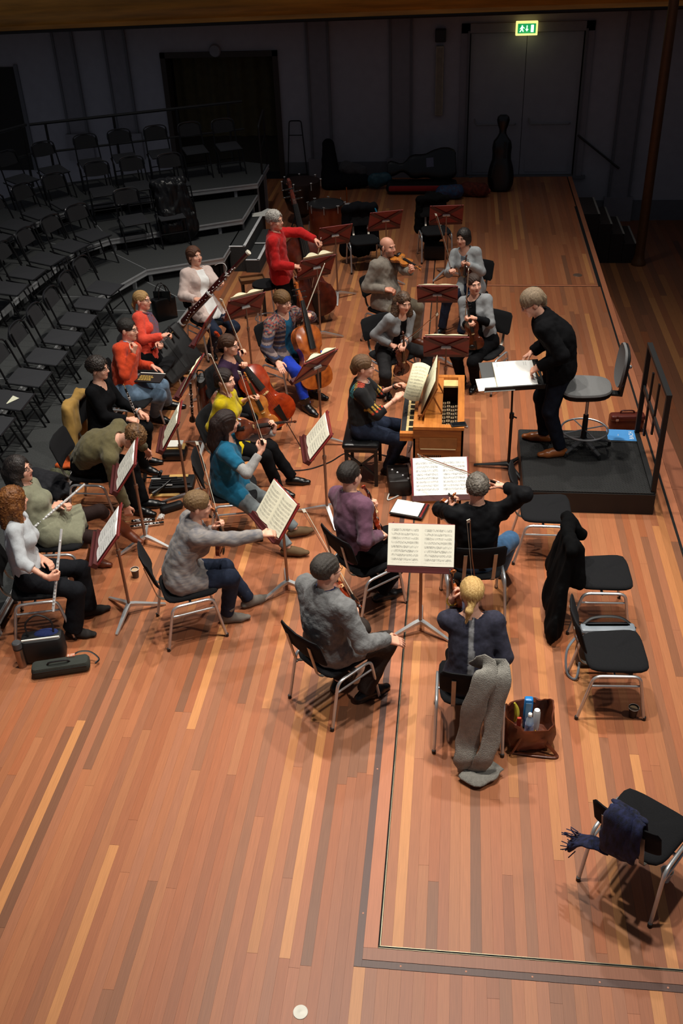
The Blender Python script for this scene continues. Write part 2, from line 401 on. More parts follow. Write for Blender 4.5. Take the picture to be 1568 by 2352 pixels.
# steps from stage to hall
st = thing('staircase', 'dark steps with pale nosings leading off the stage by the wall', 'stairs', (2.3, 18.2, -.9), world=True)
for i in range(4):
    z = -.18 * i; xa = 2.24 + .235 * i + (.04 if i else -.05); xb = 2.52 + .235 * i
    mb = MB(); wallbox(mb, xa, xb, -.9, z - .005, 17.75, 18.78); tr = mb.build('step', mat('step_carpet', (40, 30, 28), .95), st)
    mb = MB(); wallbox(mb, xb - .03, xb + .004, z - .03, z + .001, 17.75, 18.78); mb.build('nosing', mat('nosing_paint', (128, 124, 118), .7), tr)
mb = MB(); mb.tube([(2.276, 20.22, 0.784), (3.138, 20.22, 0.141)], .02, 8)
for q in ((2.348, 20.22, 0.726), (3.055, 20.22, 0.2)): mb.tube([q, (q[0], 20.3, q[2])], .012, 6)
tag(mb.build('handrail', mat('dark_rail', (40, 36, 34), .5), loc=(2.285, 20.3, 0.766), smooth=True), 'sloping dark handrail fixed to the wall above the steps', 'handrail')
# exit sign
ex = thing('exit_sign', 'lit green running man exit sign above the grey double door', 'sign', (1.17, YW - .1, 2.58))
mb = MB(); mb.box((0, 0, .11), (.4, .08, .24), bev=.01); mb.build('housing', mat('sign_housing', (250, 235, 140), .5, emit=1.1), ex)
mb = MB(); mb.box((0, -.043, .11), (.33, .006, .165)); mb.build('panel', mat('sign_green', (20, 150, 84), .5, emit=.9, var=.03), ex)
M_SW = mat('sign_white', (225, 255, 235), .5, emit=2.2, var=.01)
mb = MB(); y = -.048
def sq(pts): mb.loft([[V(a, y, b) for a, b in pts], [V(a, y - .003, b) for a, b in pts]])
sq([(-.095, .145), (-.075, .145), (-.075, .165), (-.095, .165)]); sq([(-.13, .1), (-.085, .12), (-.07, .14), (-.1, .14)]); sq([(-.1, .14), (-.07, .14), (-.075, .095), (-.1, .095)])
sq([(-.1, .1), (-.13, .06), (-.12, .05), (-.085, .09)]); sq([(-.09, .1), (-.07, .095), (-.055, .06), (-.07, .055)]); sq([(-.075, .135), (-.045, .11), (-.04, .12), (-.07, .14)])
mb.build('running_man', M_SW, ex)
mb = MB(); sq([(-.005, .16), (.01, .16), (.01, .09), (-.005, .09)]); sq([(-.025, .1), (.03, .1), (.0025, .06)]); mb.build('arrow', M_SW, ex)
mb = MB(); sq([(.075, .05), (.125, .05), (.125, .17), (.075, .17)]); mb.build('door_symbol', M_SW, ex)
L = bpy.data.lights.new('exit_glow', 'POINT'); L.energy = .45; L.color = (.85, 1, .6); L.shadow_soft_size = .1
lo = bpy.data.objects.new('exit_glow', L); COL.objects.link(lo); lo.location = (1.17, YW - .3, 2.6)
# loudspeaker and slim column speaker on the wall
mb = MB(); mb.box((0, 0, 0), (.2, .16, .22), bev=.015); tag(mb.build('wall_speaker', mat('speaker_black', (18, 18, 20), .6), at=(-.41, YW - .08, 2.6)), 'small black box loudspeaker high on the wall beside the door', 'speaker')
cs = thing('column_speaker', 'slim cream column loudspeaker on the wall under the black box', 'speaker', (-.42, YW, 1.2))
mb = MB(); mb.box((0, -.06, .6), (.15, .1, 1.24), bev=.015); mb.build('cabinet', mat('cream_metal', (150, 140, 122), .6), cs)
mb = MB(); mb.box((0, -.113, .6), (.11, .006, 1.18)); mb.build('grille', mat('cream_grille', (128, 118, 102), .8, bump=.3, bscale=160), cs)

# ================================================================ choir risers
M_CARPET = mat('riser_carpet', (58, 60, 60), .95, var=.18, scale=60, bump=.15, bscale=300)
M_ALU = mat('aluminium', (168, 170, 172), .45, metal=.25, var=.08)
M_BLACK = mat('black_paint', (16, 16, 17), .55)
M_DRAPE = mat('black_drape', (10, 10, 11), .95)
LEV = [
    (.2, [(-3.70, 4.2), (-3.77, 6.3), (-3.92, 8.0), (-3.9, 10.06), (-3.76, 12.67), (-3.72, 14.25)], [(-5.3, 14.6), (-5.3, 4.2)]),
    (.4, [(-5.03, 4.2), (-5.03, 10.06), (-5.0, 12.67), (-4.61, 13.77), (-3.55, 14.31), (-3.55, 15.65)], [(-5.3, 15.4), (-6.1, 14.2), (-6.1, 4.2)]),
    (.6, [(-6.0, 4.2), (-6.0, 10.06), (-5.94, 12.3), (-5.74, 14.1), (-5.4, 14.56), (-3.48, 15.59), (-3.48, 16.95)], [(-6.3, 16.4), (-7.1, 14.2), (-7.1, 4.2)]),
    (.8, [(-6.95, 4.2), (-6.95, 12.3), (-6.72, 14.6), (-6.1, 15.75), (-4.8, 16.36), (-3.46, 16.94), (-3.48, 18.19)], [(-4.1, 18.45), (-7.35, 16.85), (-8.0, 15.4), (-8.2, 4.2)]),
]
for n_, (z, front, back) in enumerate(LEV):
    rt_ = thing('choir_riser', 'x', 'platform', (front[0][0], front[0][1], 0), world=True)
    rt_['label'] = ['lowest black carpeted choir riser along the wood floor', 'second black carpeted choir riser with silver edge', 'third black carpeted choir riser below the top one', 'topmost black carpeted choir riser with the guard rail'][n_]
    mb = MB(); mb.prism((front + back)[::-1] if False else front + back, z - .09, z); mb.build('deck', M_CARPET, rt_)
    mb = MB()
    for a, b in zip(front, front[1:]):
        a3, b3 = V(*a, z - .045), V(*b, z - .045); d = unit(b3 - a3); nrm = V(d[1], -d[0], 0)
        mb.bar(a3 + nrm * .004, b3 + nrm * .004, .012, .09); mb.bar(a3 + nrm * .011 + V(0, 0, .028), b3 + nrm * .011 + V(0, 0, .028), .01, .012); mb.bar(a3 + nrm * .011 - V(0, 0, .03), b3 + nrm * .011 - V(0, 0, .03), .01, .012)
    mb.build('edge_profile', M_ALU, rt_)
    mb = MB()
    for a, b in zip(front, front[1:]):
        a3, b3 = V(*a, (z - .09) / 2), V(*b, (z - .09) / 2); d = unit(b3 - a3); nrm = V(d[1], -d[0], 0)
        mb.bar(a3 - nrm * .06, b3 - nrm * .06, .01, z - .09)
    mb.build('skirt', M_DRAPE, rt_)
    for a, b in zip(front, front[1:]):
        L_ = math.dist(a, b); k = max(2, int(L_ / 1.0) + 1)
        for i in range(k):
            t = (i + .12) / k if i == 0 else (i + .5) / k; x_, y_ = a[0] + (b[0] - a[0]) * t, a[1] + (b[1] - a[1]) * t
            if n_ == 0 and y_ < 5: continue
            mb = MB(); mb.box((x_ - .03, y_ + .03, (z - .09) / 2), (.05, .05, z - .09)); mb.build('leg', M_ALU, rt_)
# pale joints between the decks
def joint(a, b, z):
    mb = MB(); mb.bar(V(*a, z + .0005), V(*b, z + .0005), .012, .003); return mb
riser = [o for o in COL.objects if o.name.startswith('choir_riser') and o.parent is None]
for n_, a, b in ((0, (-3.91, 10.06), (-5.02, 10.06)), (0, (-3.76, 12.68), (-4.98, 12.68)), (0, (-3.76, 12.95), (-4.63, 13.78)), (1, (-5.05, 10.06), (-5.98, 10.06)), (1, (-5.02, 12.67), (-5.9, 12.67)), (1, (-4.62, 13.79), (-5.38, 14.54)),
                 (2, (-6.0, 12.3), (-6.9, 12.3)), (2, (-5.72, 14.1), (-6.7, 14.6)), (2, (-5.4, 14.58), (-6.1, 15.72)), (0, (-3.9, 7.45), (-5.02, 7.45)), (1, (-5.05, 7.45), (-5.98, 7.45))):
    joint(a, b, LEV[n_][0]).build('deck_joint', mat('joint_strip', (150, 152, 154), .5, metal=.2), riser[n_])
# guard rails behind the top riser
def guard(pts, label, posts):
    g = thing('guard_rail', label, 'railing', (*pts[0], .8), world=True)
    for zz, r_, nm in ((1.8, .026, 'top_rail'), (1.32, .02, 'middle_rail')):
        mb = MB(); mb.tube([V(*p, zz) for p in pts], r_, 8); mb.build(nm, M_BLACK, g, smooth=True)
    for t in posts:
        p = (1 - t) * V(*pts[0]) + t * V(*pts[-1]); mb = MB(); mb.tube([V(*p, .78), V(*p, 1.8)], .024, 8); mb.build('post', M_BLACK, g, smooth=True)
guard([(-7.37, 17.0), (-3.97, 18.66)], 'long black guard rail across the doorway behind the top riser', (.07, .38, .68, .93))
guard([(-8.2, 15.5), (-7.43, 17.0)], 'short angled black guard rail at the bend of the top riser', (.1, .93))
g = thing('guard_rail', 'small bent black handrail at the end of the top riser', 'railing', (-3.5, 18.1, .6), world=True)
mb = MB(); mb.tube(bez([(-3.47, 17.5, .8), (-3.47, 17.5, 1.62), (-3.5, 18.2, 1.75), (-3.5, 18.2, .8)], .05), .018, 8); mb.build('frame', M_BLACK, g, smooth=True)
mb = MB(); mb.tube([(-3.47, 17.5, 1.2), (-3.5, 18.2, 1.33)], .014, 8); mb.build('cross_rail', M_BLACK, g, smooth=True)
# side steps of the risers
ss = thing('riser_steps', 'black wooden side steps with white edges beside the risers', 'steps', (-3.3, 15.5, 0), world=True)
for xa, xb, ya, yb, z in ((-3.56, -3.3, 14.8, 16.6, .4), (-3.3, -3.08, 14.75, 15.5, .2), (-3.3, -3.08, 15.55, 16.3, .2)):
    mb = MB(); mb.box(((xa + xb) / 2, (ya + yb) / 2, z / 2), (xb - xa, yb - ya, z)); t = mb.build('step', M_CARPET, ss)
    mb = MB(); mb.box((xb - .02, (ya + yb) / 2, z + .001), (.045, yb - ya, .006)); mb.box(((xa + xb) / 2, ya + .02, z + .001), (xb - xa, .045, .006)); mb.build('white_edge', mat('white_tape', (226, 226, 226), .6), t)
# ---------------------------------------------------------------- folding chairs
def folding_chair():
    t = thing('folding_chair', 'x', 'chair')
    for s_ in (-1, 1):
        mb = MB(); mb.tube(bez([(s_ * .205, -.02, 0), (s_ * .2, -.13, .44), (s_ * .19, -.25, .82)], .1), .012, 7); o = mb.build('back_leg', mat('chair_frame', (26, 26, 28), .35, metal=.5), t, smooth=True)
    for s_ in (-1, 1):
        mb = MB(); mb.tube([(s_ * .225, .25, 0), (s_ * .22, .1, .38), (s_ * .21, -.18, .42)], .012, 7); mb.build('front_leg', MATS['chair_frame'], t, smooth=True)
    mb = MB(); R = frame((0, 1, -.12), (0, .12, 1)); mb.box((0, .02, .45), (.4, .4, .03), R, bev=.014); mb.build('seat', mat('seat_fabric', (40, 41, 45), .9, var=.1, scale=80), t, smooth=True)
    mb = MB(); rings = []
    for k in range(9):
        a = k / 8; x_ = -.2 + .4 * a; y_ = -.235 - .03 * math.sin(a * PI); tp = .845 - .075 * abs(2 * a - 1) ** 2.6; bt = .635 + .025 * abs(2 * a - 1) ** 2
        sl = .05
        rings.append([V(x_, y_ + .012, bt), V(x_, y_ + .012 - sl, tp), V(x_, y_ - .016 - sl, tp), V(x_, y_ - .016, bt)])
    mb.loft(rings); mb.build('backrest', mat('back_fabric', (32, 32, 35), .85, var=.1, scale=80), t, smooth=True)
    mb = MB(); mb.tube(bez([(-.205, -.24, .72), (-.2, -.27, .835), (-.1, -.3, .862), (.1, -.3, .862), (.2, -.27, .835), (.205, -.24, .72)], .08), .011, 6); mb.build('top_rail', mat('chair_frame_worn', (60, 60, 63), .3, metal=.7), t, smooth=True)
    for q in ((.22, .17, .2), (.2, -.07, .22)): mb = MB(); mb.tube([(-q[0], q[1], q[2]), q], .008, 6); mb.build('cross_bar', MATS['chair_frame'], t, smooth=True)
    mb = MB(); mb.tube([(-.2, .225, .435), (.2, .225, .435)], .01, 6); mb.build('seat_rail', MATS['chair_frame_worn'], t, smooth=True)
    return t
FC = folding_chair(); FC_used = [0]
def put_fold(x_, y_, z, ang, label):
    if not FC_used[0]: o = FC; FC_used[0] = 1; o.location = (x_, y_, z); o.rotation_euler = (0, 0, math.radians(ang - 90)); o['label'] = label
    else: o = dup(FC, (x_, y_, z), math.radians(ang - 90), label)
    o['group'] = 'black folding chairs on the choir risers'
    return o
NTH = ['first', 'second', 'third', 'fourth', 'fifth', 'sixth', 'seventh', 'eighth']
for i in range(9):
    lb = 'black folding chair on the lowest riser with a paper slip on its seat' if i == 6 else '%s folding chair on the lowest riser from the paper slip chair, towards the %s' % (NTH[abs(i - 6) - 1], 'bend' if i < 6 else 'flutists')
    put_fold(-4.79, 12.36 - i * .555, .2, 0 if i else -8, lb)
put_fold(-4.5, 15.0, .4, -62, 'black folding chair on the second riser with a black jacket over it')
for i, (x_, y_, a) in enumerate(((-5.02, 14.75, -58), (-5.45, 14.0, -32), (-5.63, 13.5, -20), (-5.78, 12.95, -12), (-5.86, 12.38, -5), (-5.88, 11.8, 0))): put_fold(x_, y_, .4, a, '%s folding chair on the second riser from the shiny jacket chair' % NTH[i])
for i, (x_, y_, a) in enumerate(((-4.66, 16.08, -62), (-5.25, 15.9, -62), (-5.75, 15.6, -62), (-6.15, 14.95, -40), (-6.4, 14.42, -25), (-6.55, 13.85, -12), (-6.65, 13.25, -5))): put_fold(x_, y_, .6, a, '%s folding chair on the third riser counted from its open end by the steps' % NTH[i])
for i, (x_, y_, a) in enumerate(((-4.07, 17.65, -63), (-4.62, 17.42, -63), (-5.18, 17.2, -63), (-5.75, 16.95, -62), (-6.24, 16.62, -60), (-6.75, 16.15, -45), (-7.1, 15.6, -30))): put_fold(x_, y_, .8, a, '%s folding chair on the top riser counted from the small bent handrail' % NTH[i])
mb = MB(); R = frame((.5, .8, 0), (0, 0, 1)); mb.box((0, 0, .0015), (.11, .16, .002), R); tag(mb.build('paper_slip', mat('cream_paper', (226, 226, 200), .8, var=.03), at=(-4.76, 9.02, .662)), 'cream paper slip lying on a folding chair seat', 'paper')

# ---------------------------------------------------------------- orchestra chair
M_CHROME = mat('chrome_tube', (196, 198, 200), .34, metal=.72, var=.04)
M_SEAT = mat('black_upholstery', (24, 24, 26), .95, var=.15, scale=140, bump=.12, bscale=400, spec=.2)
def orchestra_chair():
    t = thing('orchestra_chair', 'x', 'chair')
    mb = MB(); rings = []         # seat: forward +y
    def plan(ins, z):
        out = []
        for q in range(40):
            g = 2 * PI * q / 40; n_ = 5.5; rr_ = (abs(math.cos(g)) ** n_ + abs(math.sin(g)) ** n_) ** (-1 / n_); x_, y_ = rr_ * math.cos(g), rr_ * math.sin(g)
            hw = .222 + .014 * y_; out.append(V((hw - ins) * x_, .01 + (.225 - ins) * y_, z + .012 * (y_ + 1) / 2 - (.012 if y_ > .9 else 0)))
        return out
    for ins, z in ((.03, .432), (.006, .438), (0, .45), (.002, .462), (.012, .472), (.035, .477), (.12, .475), (.2, .472)): rings.append(plan(ins, z))
    mb.loft(rings); mb.build('seat', M_SEAT, t, smooth=True)
    mb = MB(); rings = []
    for k in range(9):
        a = k / 8; z = .60 + .25 * a; hw = .215 * (.9 if k in (0, 8) else 1); y_ = -.235 - .075 * a; th = .016 if 0 < k < 8 else .006
        ring = []
        for q in range(16):
            g = 2 * PI * q / 16; cx = math.copysign(abs(math.cos(g)) ** .4, math.cos(g)); cy = math.copysign(abs(math.sin(g)) ** .7, math.sin(g))
            ring.append(V(hw * cx, y_ + th * cy - .03 * (1 - cx * cx), z))
        rings.append(ring)
    mb.loft(rings); mb.build('backrest', M_SEAT, t, smooth=True)
    for s_ in (-1, 1):
        x_ = s_ * .235
        mb = MB(); mb.tube(bez([(x_ * 1.04, -.26, 0), (x_, -.17, .425), (x_, .16, .425), (x_ * 1.04, .235, 0)], .06), .0125, 9); f = mb.build('side_frame', M_CHROME, t, smooth=True)
        mb = MB(); mb.tube([(x_, -.2, .33), (x_, .185, .33)], .009, 8); mb.build('stretcher', M_CHROME, f, smooth=True)
        for y_ in (-.26, .235): mb = MB(); mb.lathe([(.015, 0), (.015, .03)], 8, (x_ * 1.04, y_, 0)); mb.build('foot_cap', M_BLACK, f)
        mb = MB(); R = frame((0, -.28, .96), (0, 1, .28))
        for a, b in zip(bez([(s_ * .12, -.15, .43), (s_ * .12, -.26, .46), (s_ * .12, -.33, .78)], .06), bez([(s_ * .12, -.15, .43), (s_ * .12, -.26, .46), (s_ * .12, -.33, .78)], .06)[1:]):
            mb.bar(a, b + unit(b - a) * .004, .03, .006, (0, 1, .1))
        mb.build('back_bracket', mat('bracket_steel', (150, 142, 132), .4, metal=.8), t)
    mb = MB(); mb.tube([(-.235, -.02, .415), (.235, -.02, .415)], .011, 8); mb.build('seat_beam', M_CHROME, t, smooth=True)
    return t
OC = orchestra_chair(); OC_used = [0]
def put_chair(p, ang, label, group='black upholstered orchestra chairs'):
    x_, y_ = p[0], p[1]
    if not OC_used[0]: o = OC; OC_used[0] = 1; o.location = (x_, y_, 0); o.rotation_euler = (0, 0, math.radians(ang - 90)); o['label'] = label
    else: o = dup(OC, (x_, y_, 0), math.radians(ang - 90), label)
    o['group'] = group
    return o
# ---------------------------------------------------------------- music stand
M_STAND = mat('stand_red', (128, 36, 34), .45, var=.18, scale=5, stretch=(1, 8, 1))
M_STANDB = mat('stand_maroon_shade', (74, 24, 24), .5, var=.15, scale=6)
M_POLE = mat('stand_pole', (150, 122, 104), .35, metal=.6, var=.05)
M_STEEL = mat('polished_steel', (205, 205, 205), .32, metal=.7, var=.03)
def music_stand(base, ang, h=1.05, tilt=62, label='', legrot=20, w_=.5, dh=.34, group=None):
    """ang: the way the music faces; tilt: degrees of the desk from horizontal"""
    t = thing('music_stand', label, 'music stand', (base[0], base[1], 0), math.radians(ang + 90), group or 'red wooden music stands')
    # local: music faces -y
    ti = math.radians(tilt); upv = V(0, math.cos(ti), math.sin(ti)); nr = V(0, -math.sin(ti), math.cos(ti)); c = V(0, -.035, h)
    R = np.stack([V(1, 0, 0), upv, nr], 1)
    mb = MB(); mb.box(c, (w_, dh, .012), R, bev=.004); dk = mb.build('desk', [M_STAND], t)
    mb = MB(); mb.box(c - upv * (dh / 2 + .022) + nr * .02, (w_, .045, .05), R); mb.box(c - upv * (dh / 2 + .04) + nr * .05, (w_, .012, .03), R); mb.build('ledge', M_STANDB, dk)  # shade on the ledge is put into its colour, the darker maroon
    mb = MB()
    for s_ in (-1, 1):
        mb.bar(c + upv * dh * .46 + V(s_ * w_ * .46, 0, 0) - nr * .008, c - nr * .014, .05, .01, nr); mb.bar(c - upv * dh * .46 + V(s_ * w_ * .46, 0, 0) - nr * .008, c - nr * .014, .05, .01, nr)
    mb.build('cross_brace', M_STANDB, dk)
    mb = MB(); mb.tube([c - nr * .03 - V(.055, 0, 0), c - nr * .03 + V(.055, 0, 0)], .014, 8); mb.box(c - nr * .022, (.1, .04, .02), R); mb.build('hinge', M_STEEL, t, smooth=True)
    top = c - nr * .03
    mb = MB(); mb.tube([V(0, 0, .62), V(0, top[1] * .5, top[2])], .0095, 8); mb.build('inner_pole', M_POLE, t, smooth=True)
    mb = MB(); mb.tube([V(0, 0, .09), V(0, 0, .66)], .0135, 8); mb.tube([V(0, 0, .64), V(0, 0, .68)], .019, 8); mb.build('pole', M_POLE, t, smooth=True)
    for k in range(3):
        a = math.radians(legrot + 120 * k); d = V(math.cos(a), math.sin(a), 0); mb = MB()
        mb.loft([[d * r + V(-d[1], d[0], 0) * s1 * wd + V(0, 0, z + s2 * th) for s1, s2 in ((-1, -1), (1, -1), (1, 1), (-1, 1))] for r, wd, z, th in ((.0, .018, .095, .016), (.06, .018, .085, .014), (.3, .011, .012, .009), (.31, .009, .01, .006))])
        mb.build('leg', M_STEEL, t, smooth=True)
    t['_c'] = [float(q) for q in c]; t['_tilt'] = tilt; t['_w0'] = w_
    return t
def staff_mat(name, seed, rgb=(226, 222, 202), density=10):
    """paper printed with rows of staves and notes, laid out in the sheet's own coordinates"""
    if name in MATS: return MATS[name]
    m = bpy.data.materials.new(name); m.use_nodes = True; N = m.node_tree.nodes; L = m.node_tree.links; b = N['Principled BSDF']
    b.inputs['Roughness'].default_value = .8; b.inputs['Specular IOR Level'].default_value = .2
    uv = N.new('ShaderNodeUVMap'); sp = N.new('ShaderNodeSeparateXYZ'); L.new(uv.outputs[0], sp.inputs[0])
    def M(op, a, b_=None, c_=None):
        n = N.new('ShaderNodeMath'); n.operation = op
        for i, q in enumerate((a, b_, c_)):
            if q is None: continue
            if isinstance(q, (int, float)): n.inputs[i].default_value = q
            else: L.new(q, n.inputs[i])
        return n.outputs[0]
    u, v = sp.outputs[0], sp.outputs[1]
    row = M('FRACT', M('MULTIPLY', v, density)); rid = M('FLOOR', M('MULTIPLY', v, density))
    stave = M('LESS_THAN', M('ABSOLUTE', M('SUBTRACT', row, .5)), .2)
    lines = M('LESS_THAN', M('FRACT', M('MULTIPLY', M('SUBTRACT', row, .3), 10)), .22)
    inx = M('MULTIPLY', M('GREATER_THAN', u, .1), M('LESS_THAN', u, .92)); iny = M('MULTIPLY', M('GREATER_THAN', v, .07), M('LESS_THAN', v, .91))
    nz = N.new('ShaderNodeTexNoise'); nz.noise_dimensions = '3D'; nz.inputs['Scale'].default_value = 1; nz.inputs['Detail'].default_value = 1
    cb = N.new('ShaderNodeCombineXYZ'); L.new(M('MULTIPLY', u, 85), cb.inputs[0]); L.new(M('MULTIPLY', v, density * 5), cb.inputs[1]); cb.inputs[2].default_value = seed * 7.3
    L.new(cb.outputs[0], nz.inputs['Vector'])
    n2 = N.new('ShaderNodeTexNoise'); n2.inputs['Scale'].default_value = 1
    c2 = N.new('ShaderNodeCombineXYZ'); L.new(M('MULTIPLY', u, 6), c2.inputs[0]); L.new(M('MULTIPLY', rid, 3.1), c2.inputs[1]); c2.inputs[2].default_value = seed; L.new(c2.outputs[0], n2.inputs['Vector'])
    near = M('LESS_THAN', M('ABSOLUTE', M('SUBTRACT', row, .5)), .3)
    notes = M('MULTIPLY', M('GREATER_THAN', M('ADD', nz.outputs[0], M('MULTIPLY', M('SUBTRACT', n2.outputs[0], .5), .35)), .54), near)
    ink = M('MULTIPLY', M('MAXIMUM', M('MULTIPLY', M('MULTIPLY', stave, lines), .42), M('MULTIPLY', notes, .6)), M('MULTIPLY', inx, iny))
    mx = N.new('ShaderNodeMix'); mx.data_type = 'RGBA'; mx.inputs[6].default_value = (*lin(rgb), 1); mx.inputs[7].default_value = (.03, .028, .03, 1)
    L.new(ink, mx.inputs[0]); L.new(mx.outputs[2], b.inputs['Base Color'])
    MATS[name] = m; return m
M_PAPER = mat('plain_paper', (240, 239, 230), .8, var=.02)
def sheet_music(stand, label, spread=.45, hh=.31, seed=1, rgb=(238, 235, 218), both=True, shift=0, curl=.006, lift=0, dens=10):
    """an open booklet leaning on a stand's desk: stays a thing of its own"""
    c = V(*stand['_c']); ti = math.radians(stand['_tilt']); upv = V(0, math.cos(ti), math.sin(ti)); nr = V(0, -math.sin(ti), math.cos(ti))
    a = stand.rotation_euler[2]; Rz = np.array(Matrix.Rotation(a, 3, 'Z')); base = V(*stand.location)
    org = base + Rz @ (c + nr * .014 - upv * (.17 - .006) + V(shift, 0, 0))
    bk = thing('music_booklet', label, 'sheet music', org, world=True)
    X = Rz @ V(1, 0, 0); U = Rz @ upv; Nn = Rz @ nr
    nu = 10
    for s_ in ((-1, 1) if both else (1,)):
        mb = MB(); vs = []; uvs = []
        for lay in (0, 1):
            for j in range(2):
                for i in range(nu + 1):
                    t = i / nu; x_ = s_ * t * spread / 2 if both else (t - .5) * spread
                    bul = .004 + curl * 2.2 * math.sin(PI * min(1, t * 1.15)) * (1 - .3 * t) if both else .003
                    vs.append(org + X * x_ + U * (j * hh + lift) + Nn * (bul if lay == 0 else 0.0))
                    uvs.append((t if s_ > 0 else 1 - t, j))
        nn = nu + 1; fs = []
        for i in range(nu): fs.append((i, i + 1, nn + i + 1, nn + i) if s_ > 0 else (i + 1, i, nn + i, nn + i + 1))
        o = 2 * nn
        for i in range(nu): fs.append((o + i + 1, o + i, o + nn + i, o + nn + i + 1) if s_ > 0 else (o + i, o + i + 1, o + nn + i + 1, o + nn + i))
        for i in range(nu): fs += [(i, o + i, o + i + 1, i + 1), (nn + i + 1, o + nn + i + 1, o + nn + i, nn + i)]
        fs += [(nu, o + nu, o + nn + nu, nn + nu), (0, nn, o + nn, o)]
        mb.add(vs, fs); ob = mb.build('page', [staff_mat('stave_print_%d' % seed, seed, rgb, dens)], bk, smooth=True)
        uvl = ob.data.uv_layers.new(name='UVMap')
        for lp in ob.data.loops: uvl.data[lp.index].uv = uvs[lp.vertex_index]
    return bk

# ================================================================ empty chairs on the stage floor
put_chair((.86, 7.49), 0, 'empty black orchestra chair beside the podium corner')
put_chair((1.26, 6.56), 2, 'empty black orchestra chair with a black coat over its back')
put_chair((1.24, 5.6), 3, 'empty black orchestra chair with a coffee cup at its front leg')
put_chair((1.23, 4.01), 54, 'empty black orchestra chair with a blue scarf on its back, standing alone')
put_chair((-1.44, 14.97), -75, 'empty black orchestra chair with a dark jacket beside the drum')
put_chair((-.34, 15.42), -80, 'empty black orchestra chair with a black bag hung behind it')

# ================================================================ people: smooth implicit surfaces turned into meshes
def polygonise(F, lo, hi, h):
    lo = np.asarray(lo, float) - 2.5 * h; hi = np.asarray(hi, float) + 2.5 * h
    n = (np.ceil((hi - lo) / h / 4).astype(int)) * 4 + 1; nc = (n - 1) // 4
    g = np.stack(np.meshgrid(*[np.arange(k) for k in nc], indexing='ij'), -1).reshape(-1, 3)
    Fc = F(lo + (g * 4 + 2) * h).reshape(nc); near = np.abs(Fc) < 4 * h * 1.5
    A = np.full(n, 1.0); A[:-1, :-1, :-1] = np.repeat(np.repeat(np.repeat(Fc, 4, 0), 4, 1), 4, 2)
    m = np.zeros(n, bool); nb = np.repeat(np.repeat(np.repeat(near, 4, 0), 4, 1), 4, 2)
    for dx in (0, 1):
        for dy in (0, 1):
            for dz in (0, 1): m[dx:n[0] - 1 + dx, dy:n[1] - 1 + dy, dz:n[2] - 1 + dz] |= nb
    idx = np.argwhere(m); A[m] = F(lo + idx * h)
    S = A < 0
    cs = [S[i:n[0] - 1 + i, j:n[1] - 1 + j, k:n[2] - 1 + k] for i in (0, 1) for j in (0, 1) for k in (0, 1)]
    cnt = sum(c.astype(np.int8) for c in cs); act = (cnt > 0) & (cnt < 8); ai = np.argwhere(act)
    if len(ai) == 0: return np.zeros((0, 3)), np.zeros((0, 4), int)
    vid = np.full(act.shape, -1); vid[act] = np.arange(len(ai))
    P_ = np.zeros((len(ai), 3)); C_ = np.zeros(len(ai))
    co = [(i, j, k) for i in (0, 1) for j in (0, 1) for k in (0, 1)]
    val = {c: A[ai[:, 0] + c[0], ai[:, 1] + c[1], ai[:, 2] + c[2]] for c in co}
    for a in co:
        for ax in range(3):
            if a[ax]: continue
            b = tuple(1 if q == ax else a[q] for q in range(3)); va, vb = val[a], val[b]; k = (va < 0) != (vb < 0)
            t = np.where(k, va / np.where(k, va - vb, 1), 0); p = np.array(a, float)[None] + 0 * P_; p[:, ax] += t
            P_[k] += p[k]; C_[k] += 1
    verts = lo + (ai + P_ / C_[:, None]) * h; faces = []
    for ax in range(3):
        u, v = [(1, 2), (2, 0), (0, 1)][ax]
        s0 = [slice(None)] * 3; s1 = [slice(None)] * 3; s0[ax] = slice(0, -1); s1[ax] = slice(1, None)
        ch = S[tuple(s0)] != S[tuple(s1)]; e = np.argwhere(ch)
        e = e[(e[:, u] > 0) & (e[:, v] > 0) & (e[:, u] < n[u] - 1) & (e[:, v] < n[v] - 1)]
        q = []
        for du, dv in ((-1, -1), (0, -1), (0, 0), (-1, 0)):
            c = e.copy(); c[:, u] += du; c[:, v] += dv; q.append(vid[c[:, 0], c[:, 1], c[:, 2]])
        q = np.stack(q, 1); inside = S[e[:, 0], e[:, 1], e[:, 2]]; q[~inside] = q[~inside][:, ::-1]; faces.append(q)
    faces = np.concatenate(faces); faces = faces[(faces >= 0).all(1)]
    return verts, faces
def smin(a, b, k):
    if k <= 0: return np.minimum(a, b)
    h = np.clip(.5 + .5 * (b - a) / k, 0, 1); return b + (a - b) * h - k * h * (1 - h)
def smax(a, b, k): return -smin(-a, -b, k)
def cone(p, a, b, ra, rb, flat=None):
    """tapered capsule; flat=(axis, k) squeezes it along axis by k"""
    if flat is not None:
        ax, k = flat; d = (p - a) @ ax; p = p + np.outer(d * (1 / k - 1), ax)
    ba = b - a; L2 = ba @ ba + 1e-12; t = np.clip(((p - a) @ ba) / L2, 0, 1)
    d = np.linalg.norm(p - a - t[:, None] * ba, axis=1) - (ra + (rb - ra) * t)
    return d * (flat[1] if flat is not None else 1)
def ellip(p, c, R, r):
    q = (p - c) @ R / r; k = np.linalg.norm(q, axis=1); return (k - 1) * min(r) * np.where(k < 1, 1, 1) if False else (k - 1) * k / np.maximum(np.linalg.norm(q / r, axis=1), 1e-6)
def wob(p, f=1.0, s=0):
    q = p * f; return np.sin(q[:, 0] * 1.7 + s + 1.3 * np.sin(q[:, 1] * 1.1 + s)) * np.sin(q[:, 1] * 1.9 + 2 * s + 1.1 * np.sin(q[:, 2] * 1.3)) * np.cos(q[:, 2] * 1.5 + s + 1.2 * np.sin(q[:, 0] * .9))
